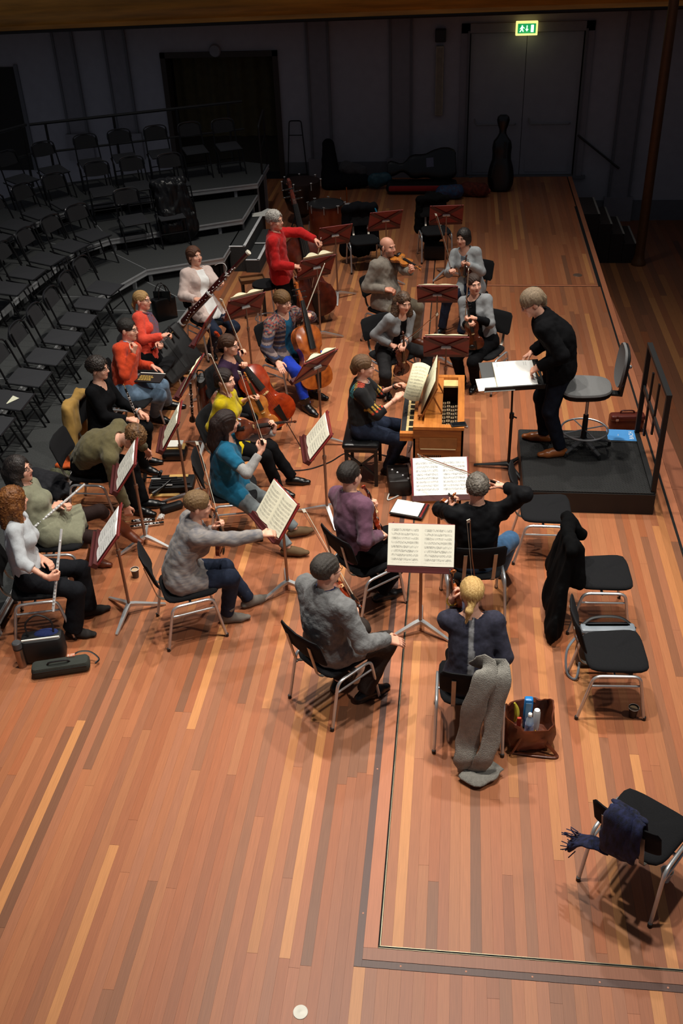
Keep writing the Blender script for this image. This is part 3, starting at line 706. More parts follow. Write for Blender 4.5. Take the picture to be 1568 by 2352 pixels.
def ik(a, c, l1, l2, pole):
    d = c - a; D = np.linalg.norm(d); Dm = min(D, (l1 + l2) * .995)
    if D > Dm: c = a + d / D * Dm; d = c - a; D = Dm
    D = max(D, abs(l1 - l2) + .02); x = (l1 * l1 - l2 * l2 + D * D) / (2 * D); y = math.sqrt(max(0, l1 * l1 - x * x))
    u = unit(d); pl = pole - u * (pole @ u); return a + u * x + unit(pl) * y, c
SKIN = (230, 174, 148)
def bounds(prims, pad=.03):
    pts = np.array([q for pr in prims for q in pr[0]]); return pts.min(0) - pad, pts.max(0) + pad
class Person:
    def __init__(s, label, pelvis, face, head, hands, feet, look=None, sex='m', size=1.0, pose='sit', chest=None, elbow=(None, None), knee=(None, None), toes=(None, None),
                 hdir=(None, None), curl=(.55, .55), palm=(None, None), slouch=.03, belly=0, skin=SKIN, wide=1.0, tilt=None, brow=(60, 44, 34), beard=None, neckz=None):
        s.label = label; fm = sex == 'f'; s.fm = fm; k = size * (.945 if fm else 1.0); s.k = k
        a = math.radians(face); s.fwd0 = V(math.cos(a), math.sin(a), 0); ca = math.radians(face if chest is None else chest); s.cf = V(math.cos(ca), math.sin(ca), 0)
        s.pv = V(*pelvis); s.head = V(*head); s.skin = skin; s.brow = brow; s.beard = beard
        lk = unit(V(*look)) if look is not None else s.cf
        s.root = thing('person', label, 'person', (s.pv[0], s.pv[1], 0 if pose == 'sit' else neckz or 0), world=True)
        hu = unit(s.head - s.pv); hu = unit(hu + V(0, 0, 1.2)) if tilt is None else unit(V(*tilt))
        s.hf = unit(lk - hu * (lk @ hu) * 1.0) if abs(lk @ hu) < .95 else lk; s.hu = unit(np.cross(np.cross(s.hf, hu), s.hf)); s.hr = np.cross(s.hf, s.hu)
        s.nk = s.head - s.hu * .165 * k - s.hf * .02 * k                      # neck base
        s.up = unit(s.nk - s.pv); s.cf = unit(s.cf - s.up * (s.cf @ s.up)); s.cr = np.cross(s.cf, s.up)
        sw = (.160 if fm else .192) * k * wide
        s.mid = s.pv * .5 + s.nk * .5 - s.cf * slouch
        s.sh = [s.nk - s.up * .055 * k - s.cr * sw, s.nk - s.up * .055 * k + s.cr * sw]       # left, right
        pr = unit(np.cross(s.fwd0, V(0, 0, 1)))
        s.pr = pr; s.hip = [s.pv - pr * .09 * k, s.pv + pr * .09 * k]
        ua, fa = .285 * k, .25 * k; th, shk = .425 * k, .42 * k
        s.el = []; s.wr = []; s.hd = []; s.pn = []; s.curl = curl
        for i in (0, 1):
            hc = V(*hands[i]); sg = -1 if i == 0 else 1
            pole = V(*elbow[i]) if elbow[i] is not None else s.cr * sg * .5 - s.cf * .6 - V(0, 0, .7)
            d0 = unit(V(*hdir[i])) if hdir[i] is not None else None
            e, w_ = ik(s.sh[i], hc - (d0 if d0 is not None else unit(hc - s.sh[i])) * .075 * k, ua, fa, pole)
            if d0 is None:
                d0 = unit(hc - e); e, w_ = ik(s.sh[i], hc - d0 * .075 * k, ua, fa, pole); d0 = unit(hc - e) if np.linalg.norm(hc - w_) < .12 else unit(w_ - e)
            s.el.append(e); s.wr.append(w_); s.hd.append(d0)
            pn = V(*palm[i]) if palm[i] is not None else V(0, 0, -1) - s.cr * sg * .4
            s.pn.append(unit(pn - d0 * (pn @ d0)))
        s.kn = []; s.an = []; s.toe = []
        for i in (0, 1):
            sg = -1 if i == 0 else 1; f = V(*feet[i]); an = V(f[0], f[1], f[2] + .085)
            pole = V(*knee[i]) if knee[i] is not None else s.fwd0 + V(0, 0, .9) + pr * sg * .15
            kn, an = ik(s.hip[i], an, th, shk, pole); s.kn.append(kn); s.an.append(an)
            s.toe.append(unit(V(*toes[i])) if toes[i] is not None else unit(s.fwd0 + pr * sg * .2))
        s.belly = belly; s.bust = fm
        s.parts()
    def parts(s):
        k = s.k; fm = s.fm; fl = (s.cf, .70); w_ = 1.0
        hw = (.150 if fm else .145) * k; ws = (.118 if fm else .138) * k; chw = (.138 if fm else .158) * k
        ct = s.nk - s.up * .15 * k
        T = [((s.pv + V(0, 0, .0), s.pv * .75 + s.mid * .25), lambda p, e: cone(p, s.pv - s.up * .01, s.pv * .7 + s.mid * .3, hw + e, hw * .93 + e, (s.fwd0, .8)), .0),
             ((s.pv, s.mid), lambda p, e: cone(p, s.pv * .6 + s.mid * .4, s.mid, hw * .9 + e, ws + e, (s.cf, .76)), .06),
             ((s.mid, ct), lambda p, e: cone(p, s.mid, ct, ws + e, chw + e, fl), .07),
             ((s.sh[0], s.sh[1]), lambda p, e: cone(p, s.sh[0], s.sh[1], (.045 if fm else .054) * k + e, (.045 if fm else .054) * k + e), .06),
             ((ct, s.nk), lambda p, e: cone(p, ct + s.up * .06 * k, s.nk + s.up * .0, .085 * k + e, .052 * k + e), .06)]
        if s.bust:
            for q in (-1, 1):
                c = ct - s.up * .04 * k + s.cf * .075 * k + s.cr * q * .062 * k; T.append(((c, c), lambda p, e, c=c: np.linalg.norm(p - c, axis=1) - .056 * k - e, .05))
        if s.belly:
            c = s.pv * .6 + s.mid * .4 + s.cf * .07; T.append(((c, c), lambda p, e, c=c: np.linalg.norm(p - c, axis=1) - .1 - .04 * s.belly - e, .08))
        s.T = T
        s.neck = [((s.nk - s.up * .04, s.head - s.hu * .06 * k), lambda p, e: cone(p, s.nk - s.up * .05 * k, s.head - s.hu * .07 * k - s.hf * .012 * k, .058 * k + e, (.047 if fm else .054) * k + e), .03)]
        g = .88 if fm else 1
        s.arm = []
        for i in (0, 1):
            S_, E_, W_ = s.sh[i], s.el[i], s.wr[i]
            s.arm.append([((S_, E_), lambda p, e, S_=S_, E_=E_: cone(p, S_, E_, .053 * k * g + e, .042 * k * g + e), .045), ((E_, W_), lambda p, e, E_=E_, W_=W_: cone(p, E_, W_, .043 * k * g + e, .028 * k * g + e), .02)])
        s.leg = []
        for i in (0, 1):
            H_, K_, A_ = s.hip[i], s.kn[i], s.an[i]; cm = K_ * .68 + A_ * .32 - s.toe[i] * .012
            s.leg.append([((H_, K_), lambda p, e, H_=H_, K_=K_: cone(p, H_, K_, .088 * k + e, .057 * k + e), .06), ((K_, cm), lambda p, e, K_=K_, cm=cm: cone(p, K_, cm, .056 * k + e, .054 * k + e), .03), ((cm, A_), lambda p, e, A_=A_, cm=cm: cone(p, cm, A_, .054 * k + e, .038 * k + e), .03)])
    @staticmethod
    def uni(prims, e=0.0):
        def F(p):
            d = None
            for (_, f, k) in prims: q = f(p, e); d = q if d is None else smin(d, q, k)
            return d
        return F
    def HL(s, p):                       # head-local coordinates, unit scale
        q = (p - s.head) / s.k; return np.stack([q @ s.hr, q @ s.hf, q @ s.hu], 1)
    def headF(s, p):
        q = s.HL(p); I = np.eye(3)
        el = lambda c, r: ellip(q, V(*c), I, V(*r))
        jw = .054 if s.fm else .059
        d = el((0, -.012, .032), (.075, .095, .085)); d = smin(d, el((0, .026, -.03), (.064, .07, .075)), .03)
        d = smin(d, el((0, .03, -.066), (jw, .058, .05)), .025); d = smin(d, el((0, .07, -.1), (.022, .018, .017)), .025)
        for sx in (-1, 1):
            d = smin(d, el((sx * .04, .066, -.032), (.024, .02, .022)), .02)
            d = smax(d, -el((sx * .031, .107, .004), (.019, .02, .012)), .012)
            d = smin(d, el((sx * .031, .079, .003), (.0125, .0125, .0105)), .002)
            e_ = el((sx * .079, -.012, -.012), (.009, .02, .033)); d = smin(d, e_, .008)
        d = smin(d, cone(q, V(-.036, .082, .022), V(.036, .082, .022), .010, .010), .014)
        d = smin(d, cone(q, V(0, .09, .008), V(0, .109, -.03), .0085, .0125), .008)
        for sx in (-1, 1): d = smin(d, el((sx * .011, .1, -.035), (.008, .009, .007)), .005)
        d = smin(d, el((0, .0875, -.06), (.023, .011, .006)), .005); d = smin(d, el((0, .086, -.07), (.019, .0105, .0065)), .004)
        return d * s.k
    def head_tint(s, v):
        q = s.HL(v); n = len(q); sk = np.array(lin(s.skin)); T = np.tile(sk, (n, 1)); T *= (1 + .0 * q[:, :1])
        front = q[:, 1] > .05
        red = np.array(lin((200, 120, 104)))
        for sx in (-1, 1):
            w_ = np.exp(-((q[:, 0] - sx * .04) ** 2 + (q[:, 2] + .035) ** 2) / (2 * .016 ** 2)) * front; T = T * (1 - .35 * w_[:, None]) + red * .35 * w_[:, None]
        w_ = np.exp(-(q[:, 0] ** 2 + (q[:, 2] + .034) ** 2) / (2 * .01 ** 2)) * (q[:, 1] > .1); T = T * (1 - .3 * w_[:, None]) + red * .3 * w_[:, None]
        lip = ((q[:, 0] / .024) ** 2 + ((q[:, 2] + .065) / .011) ** 2 < 1) & (q[:, 1] > .078); T[lip] = lin((178, 92, 84) if s.fm else (186, 112, 96))
        for sx in (-1, 1):
            ey = ((q[:, 0] - sx * .031) / .0135) ** 2 + ((q[:, 2] - .003) / .0075) ** 2 < 1; T[ey & front] = lin((225, 215, 205))
            ir = ((q[:, 0] - sx * .031) ** 2 + (q[:, 2] - .003) ** 2 < .0058 ** 2); T[ir & front] = lin((38, 28, 24))
            br = (np.abs(q[:, 0] - sx * .034) < .021) & (np.abs(q[:, 2] - .022 + .18 * np.abs(np.abs(q[:, 0]) - .03)) < .0055) & (q[:, 1] > .06); T[br] = lin(s.brow)
        if s.beard is not None:
            bd = (q[:, 2] < -.045) & (q[:, 1] > -.01) & (q[:, 1] + q[:, 2] * .2 > .0) & ~lip; T[bd] = T[bd] * .35 + np.array(lin(s.beard)) * .65
        return T
    def handF(s, i):
        k = s.k * (.93 if s.fm else 1.0); W_ = s.wr[i]; d = s.hd[i]; n = s.pn[i]; sd = np.cross(d, n) * (-1 if i == 0 else 1)     # sd: towards the thumb
        c = s.curl[i]; pr = []
        fw_ = s.wr[i] - s.el[i]
        pr.append((W_ - unit(fw_) * .03, W_ + d * .01, .026 * k, .025 * k, .0))
        for o in (-.027, -.009, .009, .027): pr.append((W_ + d * .015 * k + sd * o * .7 * k, W_ + d * .085 * k + sd * o * k, .0155 * k, .0125 * k, .012))
        for j, (o, ln) in enumerate(((.029, .9), (.0095, 1.0), (-.0095, .94), (-.028, .75))):
            p0 = W_ + d * .085 * k + sd * o * k; ang = 0; sp = sd * o * 1.2
            segs = (.042, .027, .022); rad = (.0095, .0085, .0078, .0065)
            for q in range(3):
                ang += c * (1.0, 1.25, .8)[q] * (1 + .06 * j); dr = unit(d * math.cos(ang) + n * math.sin(ang) + sp * (1 - c) * .8)
                p1 = p0 + dr * segs[q] * ln * k; pr.append((p0, p1, rad[q] * k, rad[q + 1] * k, .004 if q else .008)); p0 = p1
        t0 = W_ + d * .022 * k + sd * .024 * k; t1 = t0 + unit(d * .7 + sd * .75 + n * .25 * (.4 + c)) * .042 * k; t2 = t1 + unit(d * .85 + sd * (.35 - .5 * c) + n * (.2 + .7 * c)) * .032 * k; t3 = t2 + unit(d * .8 - sd * .4 * c + n * (.15 + .6 * c)) * .026 * k
        pr += [(t0, t1, .0155 * k, .0115 * k, .012), (t1, t2, .0115 * k, .0098 * k, .004), (t2, t3, .0098 * k, .0072 * k, .003)]
        def F(p):
            D = None
            for a, b, ra, rb, kk in pr: q = cone(p, a, b, ra, rb); D = q if D is None else smin(D, q, kk)
            return D
        pts = np.array([q for t in pr for q in t[:2]]); return F, pts.min(0) - .02, pts.max(0) + .02
    def body(s, bare_arm=(0, 0), bare_leg=False):
        allp = s.T + s.neck + s.arm[0] + s.arm[1] + s.leg[0] + s.leg[1]
        U = s.uni(allp, -.004); lo, hi = bounds(allp, .17)
        V_, F_ = polygonise(U, lo, hi, .02); tint = np.tile(np.array(lin(s.skin)), (len(V_), 1))
        N = s.uni(s.neck)
        def hF(p): return smin(s.headF(p), N(p), .02 * s.k)
        r_ = .135 * s.k; v2, f2 = polygonise(hF, s.head - r_ - .035, s.head + r_ + .01, .0062)
        F_ = [F_, f2 + len(V_)]; tint = [tint, s.head_tint(v2)]; V_ = [V_, v2]; n = len(V_[0]) + len(v2)
        for i in (0, 1):
            hF_, lo, hi = s.handF(i); v3, f3 = polygonise(hF_, lo, hi, .0052); V_.append(v3); F_.append(f3 + n); n += len(v3)
            t = np.tile(np.array(lin(s.skin)), (len(v3), 1)); tint.append(t * np.array([1.0, .94, .92]))
        # shoulder/chest of finer grid where skin shows at the neckline
        return s.mesh('body', np.concatenate(V_), np.concatenate(F_), mat_attr('skin', rough=.5, scale=60, var=.08, sss=.06, spec=.4), np.concatenate(tint))
    def mesh(s, name, v, f, m, tint=None, label=None, parent=None):
        me = bpy.data.meshes.new(name); off = np.array(s.root['_w'])
        me.vertices.add(len(v)); me.vertices.foreach_set('co', (v - off).ravel().astype(np.float32))
        nl = f.size; me.loops.add(nl); me.loops.foreach_set('vertex_index', f.ravel().astype(np.int32))
        me.polygons.add(len(f)); me.polygons.foreach_set('loop_start', np.arange(0, nl, 4, dtype=np.int32)); me.polygons.foreach_set('loop_total', np.full(len(f), 4, np.int32))
        me.polygons.foreach_set('use_smooth', np.ones(len(f), bool)); me.update(calc_edges=True)
        me.materials.append(m)
        if tint is not None:
            a = me.color_attributes.new('tint', 'FLOAT_COLOR', 'POINT'); t = np.ones((len(v), 4), np.float32); t[:, :3] = tint; a.data.foreach_set('color', t.ravel())
        o = bpy.data.objects.new(name, me); COL.objects.link(o); o.parent = parent or s.root
        if label: o['label'] = label
        return o
    def top(s, m, name='sweater', e=.014, hem=.02, sleeve=(1, 1), neck=.07, vneck=0, opening=0, wr=.005, wf=26, tint=None, h=.0125, label=None, long=0, cuff=.0):
        """hem: metres below the hip joint; sleeve: share of the whole arm covered; opening: half width of an open front"""
        sd = random.random() * 9
        pr = list(s.T); k = s.k
        arms = []
        for i in (0, 1):
            L1 = np.linalg.norm(s.el[i] - s.sh[i]); L2 = np.linalg.norm(s.wr[i] - s.el[i]); a = sleeve[i] * (L1 + L2)
            arms.append((max(0, min(1, a / L1)), max(0, min(1, (a - L1) / L2))))
        T = s.uni(pr, e); dn = -unit(s.up * .55 + V(0, 0, .45)); hp = s.pv + dn * hem
        lo, hi = bounds(pr + s.arm[0] + s.arm[1], .2)
        def F(p):
            d = T(p)
            if hem > .06:
                for i in (0, 1): d = smin(d, cone(p, s.hip[i], s.hip[i] * .6 + s.kn[i] * .4, .095 * k + e, .078 * k + e), .06)
            d = smax(d, (p - hp) @ dn, .008)
            for i in (0, 1):
                f1, f2 = arms[i]; S_, E_, W_ = s.sh[i], s.el[i], s.wr[i]; g = .9 if s.fm else 1
                e1 = S_ + (E_ - S_) * f1; q = cone(p, S_, e1, .05 * k * g + e, (.05 - .008 * f1) * k * g + e)
                if f2 <= 0: q = smax(q, (p - e1) @ unit(E_ - S_), .006)
                d = smin(d, q, .03)
                if f2 > 0:
                    w2 = E_ + (W_ - E_) * f2; q = cone(p, E_, w2, .045 * k * g + e, (.045 - .012 * f2) * k * g + e * .8 + cuff); q = smax(q, (p - w2) @ unit(W_ - E_), .006); d = smin(d, q, .022)
            d = d + wr * .75 * wob(p, wf, sd) + wr * .3 * wob(p, wf * 2.3, sd + 2)
            nb = s.nk + s.cf * .012 * k
            d = smax(d, -cone(p, nb - s.up * .005, nb + s.up * .2 + s.cf * .05, neck * k, (neck + .05) * k), .008)
            if vneck: d = smax(d, -cone(p, nb + s.cf * .06, nb + s.cf * .17 - s.up * vneck, neck * k * .75, .008), .01)
            if opening:
                q = p - s.mid; ax = np.abs(q @ s.cr); tt = np.clip((q @ s.up) / .3 + .3, -.6, 1)
                slot = smax(ax - opening * (1 - .25 * tt) * k, -(q @ s.cf) + .02, .01); d = smax(d, -slot, .012)
            return d
        v, f = polygonise(F, lo, hi, h)
        return s.mesh(name, v, f, m, tint(s, v) if tint else None, label)
    def trousers(s, m, name='trousers', e=.012, wr=.005, to=(1, 1), flare=.0, h=.0125, skirt=False, tint=None):
        sd = random.random() * 9; k = s.k; T = s.uni(s.T[:2], e)
        wp = s.pv * .66 + s.mid * .34; lo, hi = bounds(s.T[:1] + s.leg[0] + s.leg[1], .2)
        def F(p):
            d = smax(T(p), (p - wp) @ s.up, .01)
            for i in (0, 1):
                H_, K_, A_ = s.hip[i], s.kn[i], s.an[i]; b = K_ + (A_ - K_) * to[i]
                if skirt:
                    d = smin(d, smax(cone(p, H_, K_, .1 * k + e, .085 * k + e), (p - H_ - (K_ - H_) * .66) @ unit(K_ - H_), .006), .06); continue
                d = smin(d, cone(p, H_, K_, .09 * k + e, .062 * k + e), .05)
                q = cone(p, K_, b, .06 * k + e, (.046 + flare) * k + e); q = smax(q, (p - b) @ unit(A_ - K_), .006); d = smin(d, q, .03)
            if skirt:
                c0 = (s.hip[0] + s.hip[1]) / 2; c1 = (s.kn[0] + s.kn[1]) / 2; d = smin(d, smax(cone(p, c0, c1, .13 * k, .1 * k), (p - c0 - (c1 - c0) * .66) @ unit(c1 - c0), .006), .06)
            return d + wr * wob(p, 22, sd) + wr * .4 * wob(p, 55, sd)
        v, f = polygonise(F, lo, hi, h); return s.mesh(name, v, f, m, tint(s, v) if tint else None)
    def shoes(s, m, name='shoe', boot=0, lift=0, ln=1.0):
        out = []
        for i in (0, 1):
            A_ = s.an[i]; t = s.toe[i]; k = s.k * (.95 if s.fm else 1.05) * ln; up = V(0, 0, 1) - t * t[2]; up = unit(up); sd_ = np.cross(t, up); sole = A_ - up * .085
            hl = sole - t * .05 * k + up * .035; bl = sole + t * .115 * k + up * .03; tp = sole + t * .185 * k + up * .027; K_ = s.kn[i]
            def F(p):
                d = cone(p, hl, bl, .036 * k, .044 * k); d = smin(d, cone(p, bl, tp, .042 * k, .03 * k, (up, .8)), .02)
                d = smin(d, cone(p, A_ - up * .03, sole + t * .06 * k + up * .05, .046 * k, .038 * k), .03)
                if boot: d = smin(d, smax(cone(p, A_, A_ + (K_ - A_) * boot, .05 * k, .066 * k), (p - A_ - (K_ - A_) * boot) @ unit(K_ - A_), .004), .025)
                else: d = smax(d, (p - A_ - up * .01) @ up, .004)
                return smax(d, -((p - sole) @ up), .004)
            pts = np.array([hl, tp, A_, A_ + (K_ - A_) * boot]); v, f = polygonise(F, pts.min(0) - .08, pts.max(0) + .08, .0085)
            out.append(s.mesh(name, v, f, m))
        return out
    def hair(s, rgb, style='short', curl=0, rgb2=None, vol=.012, extra=(), name='hair', cut=None, rough=.5, fringe=0, gloss=.4):
        """extra: tapered locks in head-local coordinates"""
        I = np.eye(3); sd = random.random() * 9
        def F(p):
            q = s.HL(p); el = lambda c, r: ellip(q, V(*c), I, V(*r))
            d = el((0, -.014, .036), (.078 + vol, .098 + vol, .087 + vol))
            if style == 'bald':
                d = el((0, -.02, .0), (.080, .1, .07)); d = smax(d, q[:, 2] - .03 - .1 * np.maximum(0, q[:, 1] + .02) * 0, .01); d = smax(d, q[:, 1] - .012, .01); d = smax(d, -el((0, .02, .07), (.075, .1, .06)), .01); d = smax(d, -(q[:, 2] + .055), .01)
            else:
                low = {'short': -.04, 'crop': -.05, 'bob': -.1, 'long': -.06, 'tied': -.045}[style]
                if style in ('bob', 'long'): d = smin(d, el((0, -.025, -.03), (.082 + vol, .088 + vol, .1 + vol)), .02)
                d = smax(d, -(q[:, 2] - low + .25 * np.minimum(0, q[:, 1] + .02)), .012)
                fz = .078 - fringe*1.6
                d = smax(d, -el((0, .12, -.062 + (0 if not fringe else -.02)), (.066 if style not in ('bob', 'long') else .058, .085, .062 + fz)), .012)
                if style in ('short', 'crop', 'tied'): d = smax(d, -smax(smax(.01 - q[:, 1], q[:, 2] + .0, .01), -(np.abs(q[:, 0]) - .03), .01), .01); d = smax(d, -el((.09, .0, -.02), (.03, .022, .035)), .008); d = smax(d, -el((-.09, .0, -.02), (.03, .022, .035)), .008)
            for a, b, ra, rb in extra: d = smin(d, cone(q, V(*a), V(*b), ra, rb), .02)
            d = d + (.0028 * np.sin(q[:, 0] * 260 + q[:, 1] * 60 + 3 * np.sin(q[:, 2] * 40) + sd) * (1 - min(1, curl)))
            if curl: d = d + .011 * curl * wob(q, 150, sd) + .006 * curl * wob(q, 260, sd)
            return d * s.k
        pts = np.array([V(*q) for e_ in extra for q in e_[:2]] + [V(-.1, -.125, -.13), V(.1, .1, .14)]) * s.k
        pad = .02 + max([e_[2] for e_ in extra] + [0]); corners = np.array([[x, y, z] for x in (pts[:, 0].min() - pad, pts[:, 0].max() + pad) for y in (pts[:, 1].min() - pad, pts[:, 1].max() + pad) for z in (pts[:, 2].min() - pad, pts[:, 2].max() + pad)])
        wc = s.head + corners @ np.stack([s.hr, s.hf, s.hu]); v, f = polygonise(F, wc.min(0), wc.max(0), .0078)
        key = 'hair_%d_%d_%d_%d' % (*rgb, int(curl * 10)); m = mat(key, rgb, rough, var=.3, scale=26, stretch=(6, 6, 1) if curl < .4 else (1, 1, 1), bump=.5, bscale=60 if curl < .4 else 90, rgb2=rgb2, spec=gloss)
        return s.mesh(name, v, f, m)
    def glasses(s, rgb=(20, 20, 22)):
        mb = MB(); k = s.k; L_ = lambda x, y, z: s.head + (s.hr * x + s.hf * y + s.hu * z) * k
        for sx in (-1, 1):
            mb.tube([L_(sx * .033 + .021 * math.cos(t), .103 - .004 * abs(math.cos(t)), .001 + .0155 * math.sin(t)) for t in [2 * PI * i / 14 for i in range(14)]], .0022, 5, closed=True)
            mb.tube([L_(sx * .054, .1, .006), L_(sx * .078, .07, .007), L_(sx * .082, -.01, .004)], .002, 5)
        mb.tube([L_(-.012, .107, .004), L_(.012, .107, .004)], .002, 5)
        return mb.build('glasses', mat('spectacle_frame_%d' % rgb[0], rgb, .35), s.root, smooth=True)
    def collar(s, m, r=.07, t=.017, name='collar', h=.02, open_=.5):
        mb = MB(); pts = []
        for i in range(17):
            a = PI / 2 + open_ + (2 * PI - 2 * open_) * i / 16; pts.append(s.nk + s.up * (h - .025 * max(0, math.sin(a))) * s.k + (s.cr * math.cos(a) * r + s.cf * math.sin(a) * r * .95) * s.k + s.cf * .01)
        mb.tube(pts, t, 8, flat=.55); return mb.build(name, m, s.root, smooth=True)
    def cuffring(s, i, m, name='bracelet', r=.034, t=.006):
        mb = MB(); d = unit(s.wr[i] - s.el[i]); u = unit(np.cross(d, V(.3, .5, .8))); w_ = np.cross(d, u); c = s.wr[i] - d * .015
        mb.tube([c + (u * math.cos(a) + w_ * math.sin(a)) * r * s.k for a in [2 * PI * q / 14 for q in range(14)]], t, 6, closed=True); return mb.build(name, m, s.root, smooth=True)
def cloth(name, rgb, rough=.9, var=.12, scale=60, bump=.25, bscale=220, **k): return mat(name, rgb, rough, var=var, scale=scale, bump=bump, bscale=bscale, sheen=.12 if sum(rgb) > 200 else 0, spec=.2 if sum(rgb) > 120 else .08, **k)

# ================================================================ instruments
M_EBONY = mat('ebony', (16, 14, 14), .35); M_STRING = mat('steel_string', (170, 165, 155), .3, metal=1); M_BRIDGE = mat('maple_bridge', (206, 170, 116), .6)
def varnish(name, rgb, rgb2): return mat(name, rgb, .22, rgb2=rgb2, scale=5, stretch=(3, 1, 3), coat=.5)
VAR_A = varnish('amber_varnish', (176, 92, 34), (120, 54, 20)); VAR_R = varnish('red_varnish', (170, 58, 18), (128, 36, 12)); VAR_B = varnish('brown_varnish', (96, 42, 18), (58, 24, 12)); VAR_G = varnish('golden_varnish', (198, 122, 48), (150, 82, 28))
VAR_D = varnish('bass_varnish', (92, 34, 18), (62, 24, 14))
OUT = [(0, 0), (.004, .03), (.018, .055), (.05, .08), (.11, .097), (.19, .104), (.27, .101), (.335, .090), (.355, .088), (.37, .078), (.41, .064), (.48, .055), (.55, .055), (.62, .063), (.65, .073), (.67, .0755), (.70, .076), (.76, .081), (.83, .082), (.90, .075), (.95, .06), (.982, .04), (.996, .02), (1, 0)]
def bowed(label, B, D, N, size=1.0, var=None, rib=.032, name='violin', group=None, body=.356, endpin=0, chin=True, wscale=1.0, neckk=1.0):
    """violin family: B = bottom of the body, D = towards the scroll, N = out of the top plate"""
    var = var or VAR_A; B = V(*B); R = frame(D, N); t = thing(name, label, 'instrument' if name in ('bow',) else name.replace('_', ' '), B, group=group, world=True)
    s = size; L_ = body * s; hr = rib * (s if name != 'cello' and name != 'double_bass' else 1)
    def mk():
        m = MB(); m.T = (R, B); return m
    ring = [(w_ * s * wscale * body / .356, y * L_) for y, w_ in OUT] + [(-w_ * s * wscale * body / .356, y * L_) for y, w_ in OUT[-2:0:-1]]
    cy = L_ * .5
    def rr(k, z): return [V(x * k, cy + (y - cy) * (1 - (1 - k) * .75), z) for x, y in ring]
    a = .014 * s * body / .356
    mb = mk(); mb.loft([rr(.001, -hr - a * .8), rr(.45, -hr - a * .7), rr(.8, -hr - a * .25), rr(1.0, -hr), rr(1.0, -hr + .003 * s), rr(.975, -hr + .003 * s), rr(.975, -.004 * s), rr(1.0, -.004 * s), rr(1.0, 0), rr(.93, .002 * s), rr(.75, a * .6), rr(.45, a * .95), rr(.001, a)]); bd = mb.build('body', var, t, smooth=True)
    q = s * body / .356
    mb = mk()
    for sx in (-1, 1):
        pts = [V(sx * (.026 + .012 * math.sin((i / 10 - .5) * 3)) * q * wscale, (.41 + .2 * i / 10) * L_, a * .66 + .0008 * s) for i in range(11)]
        mb.tube(pts, [.0036 * q * (1.4 if i in (0, 10) else .7) for i in range(11)], 5, flat=.4)
    mb.build('f_hole', M_EBONY, bd)
    nl = .13 * q * neckk; th = .006 * q
    mb = mk(); mb.loft([[V(sx * w_ * q, y, z + dz * q) for sx, dz in ((-1, -.002), (-.8, .003), (0, .0055), (.8, .003), (1, -.002))] for y, w_, z in ((L_ * .62, .021, a + .010 * q), (L_ + nl, .012, .012 * q))]); mb.build('fingerboard', M_EBONY, t, smooth=True)
    mb = mk(); mb.tube([V(0, L_ - .01, -.006 * q), V(0, L_ + .02 * q, .002 * q), V(0, L_ + nl, .003 * q)], [.018 * q, .0115 * q, .0105 * q], 10); nk = mb.build('neck', var, t, smooth=True)
    mb = mk(); y0 = L_ + nl; pts = [V(0, y0 - .005, .002 * q), V(0, y0 + .035 * q, -.004 * q), V(0, y0 + .07 * q, -.014 * q)]; rs = [.0115 * q, .0105 * q, .009 * q]
    for i in range(15):
        an = -.6 + i * .55; r_ = .0165 * q * (1 - i / 17); pts.append(V(0, y0 + .085 * q + r_ * math.sin(an + 1.2), -.026 * q + r_ * math.cos(an + 1.2) * 1.0 + .004 * q)); rs.append(.0085 * q * (1 - i / 22))
    mb.tube(pts, rs, 8); mb.ell(V(0, y0 + .085 * q, -.022 * q), (.013 * q, .006 * q, .006 * q), 8, 6); mb.build('scroll', var, t, smooth=True)
    for i in range(4):
        mb = mk(); sx = -1 if i % 2 else 1; y = y0 + (.018 + .015 * i) * q; mb.tube([V(-sx * .014 * q, y, -.004 * q), V(sx * .028 * q, y, -.004 * q)], .0032 * q, 6); mb.ell(V(sx * .036 * q, y, -.004 * q), (.009 * q, .0035 * q, .007 * q), 8, 5); mb.build('peg', M_EBONY, t, smooth=True)
    mb = mk(); mb.loft([[V(x * q, L_ * .55 + dy * q, z) for x, z in ((-.02, a * .7), (-.013, a + .012 * q), (-.017, a + .024 * q), (0, a + .031 * q), (.017, a + .022 * q), (.013, a + .012 * q), (.02, a * .7), (0, a + .008 * q))] for dy in (-.002, .002)]); mb.build('bridge', M_BRIDGE, t)
    mb = mk(); mb.loft([[V(x * w_ * q, y, z + h_ * q) for x, h_ in ((-1, 0), (0, .006), (1, 0), (0, -.004))] for y, w_, z in ((.01 * L_, .01, .008 * q), (.3 * L_, .021, a + .014 * q))]); mb.build('tailpiece', M_EBONY, t, smooth=True)
    mb = mk()
    for i in range(4):
        x = (-.012 + .008 * i) * q; mb.tube([V(x * 1.1, .3 * L_, a + .016 * q), V(x * 1.25, L_ * .55, a + .031 * q - abs(x) * .2), V(x * .6, y0, .018 * q), V(x * .4, y0 + .03 * q, .004 * q)], .0009 * max(1, q * .7), 4)
    mb.build('strings', M_STRING, t)
    if chin: mb = mk(); mb.ell(V(-.045 * q, .045 * q, a + .006 * q), (.034 * q, .028 * q, .008 * q), 12, 6); mb.build('chin_rest', M_EBONY, t, smooth=True)
    if endpin: mb = mk(); mb.tube([V(0, .01, -hr / 2), V(0, -endpin, -hr / 2)], .006, 6); mb.build('endpin', M_EBONY if name == 'cello' else M_STEEL, t, smooth=True)
    return t
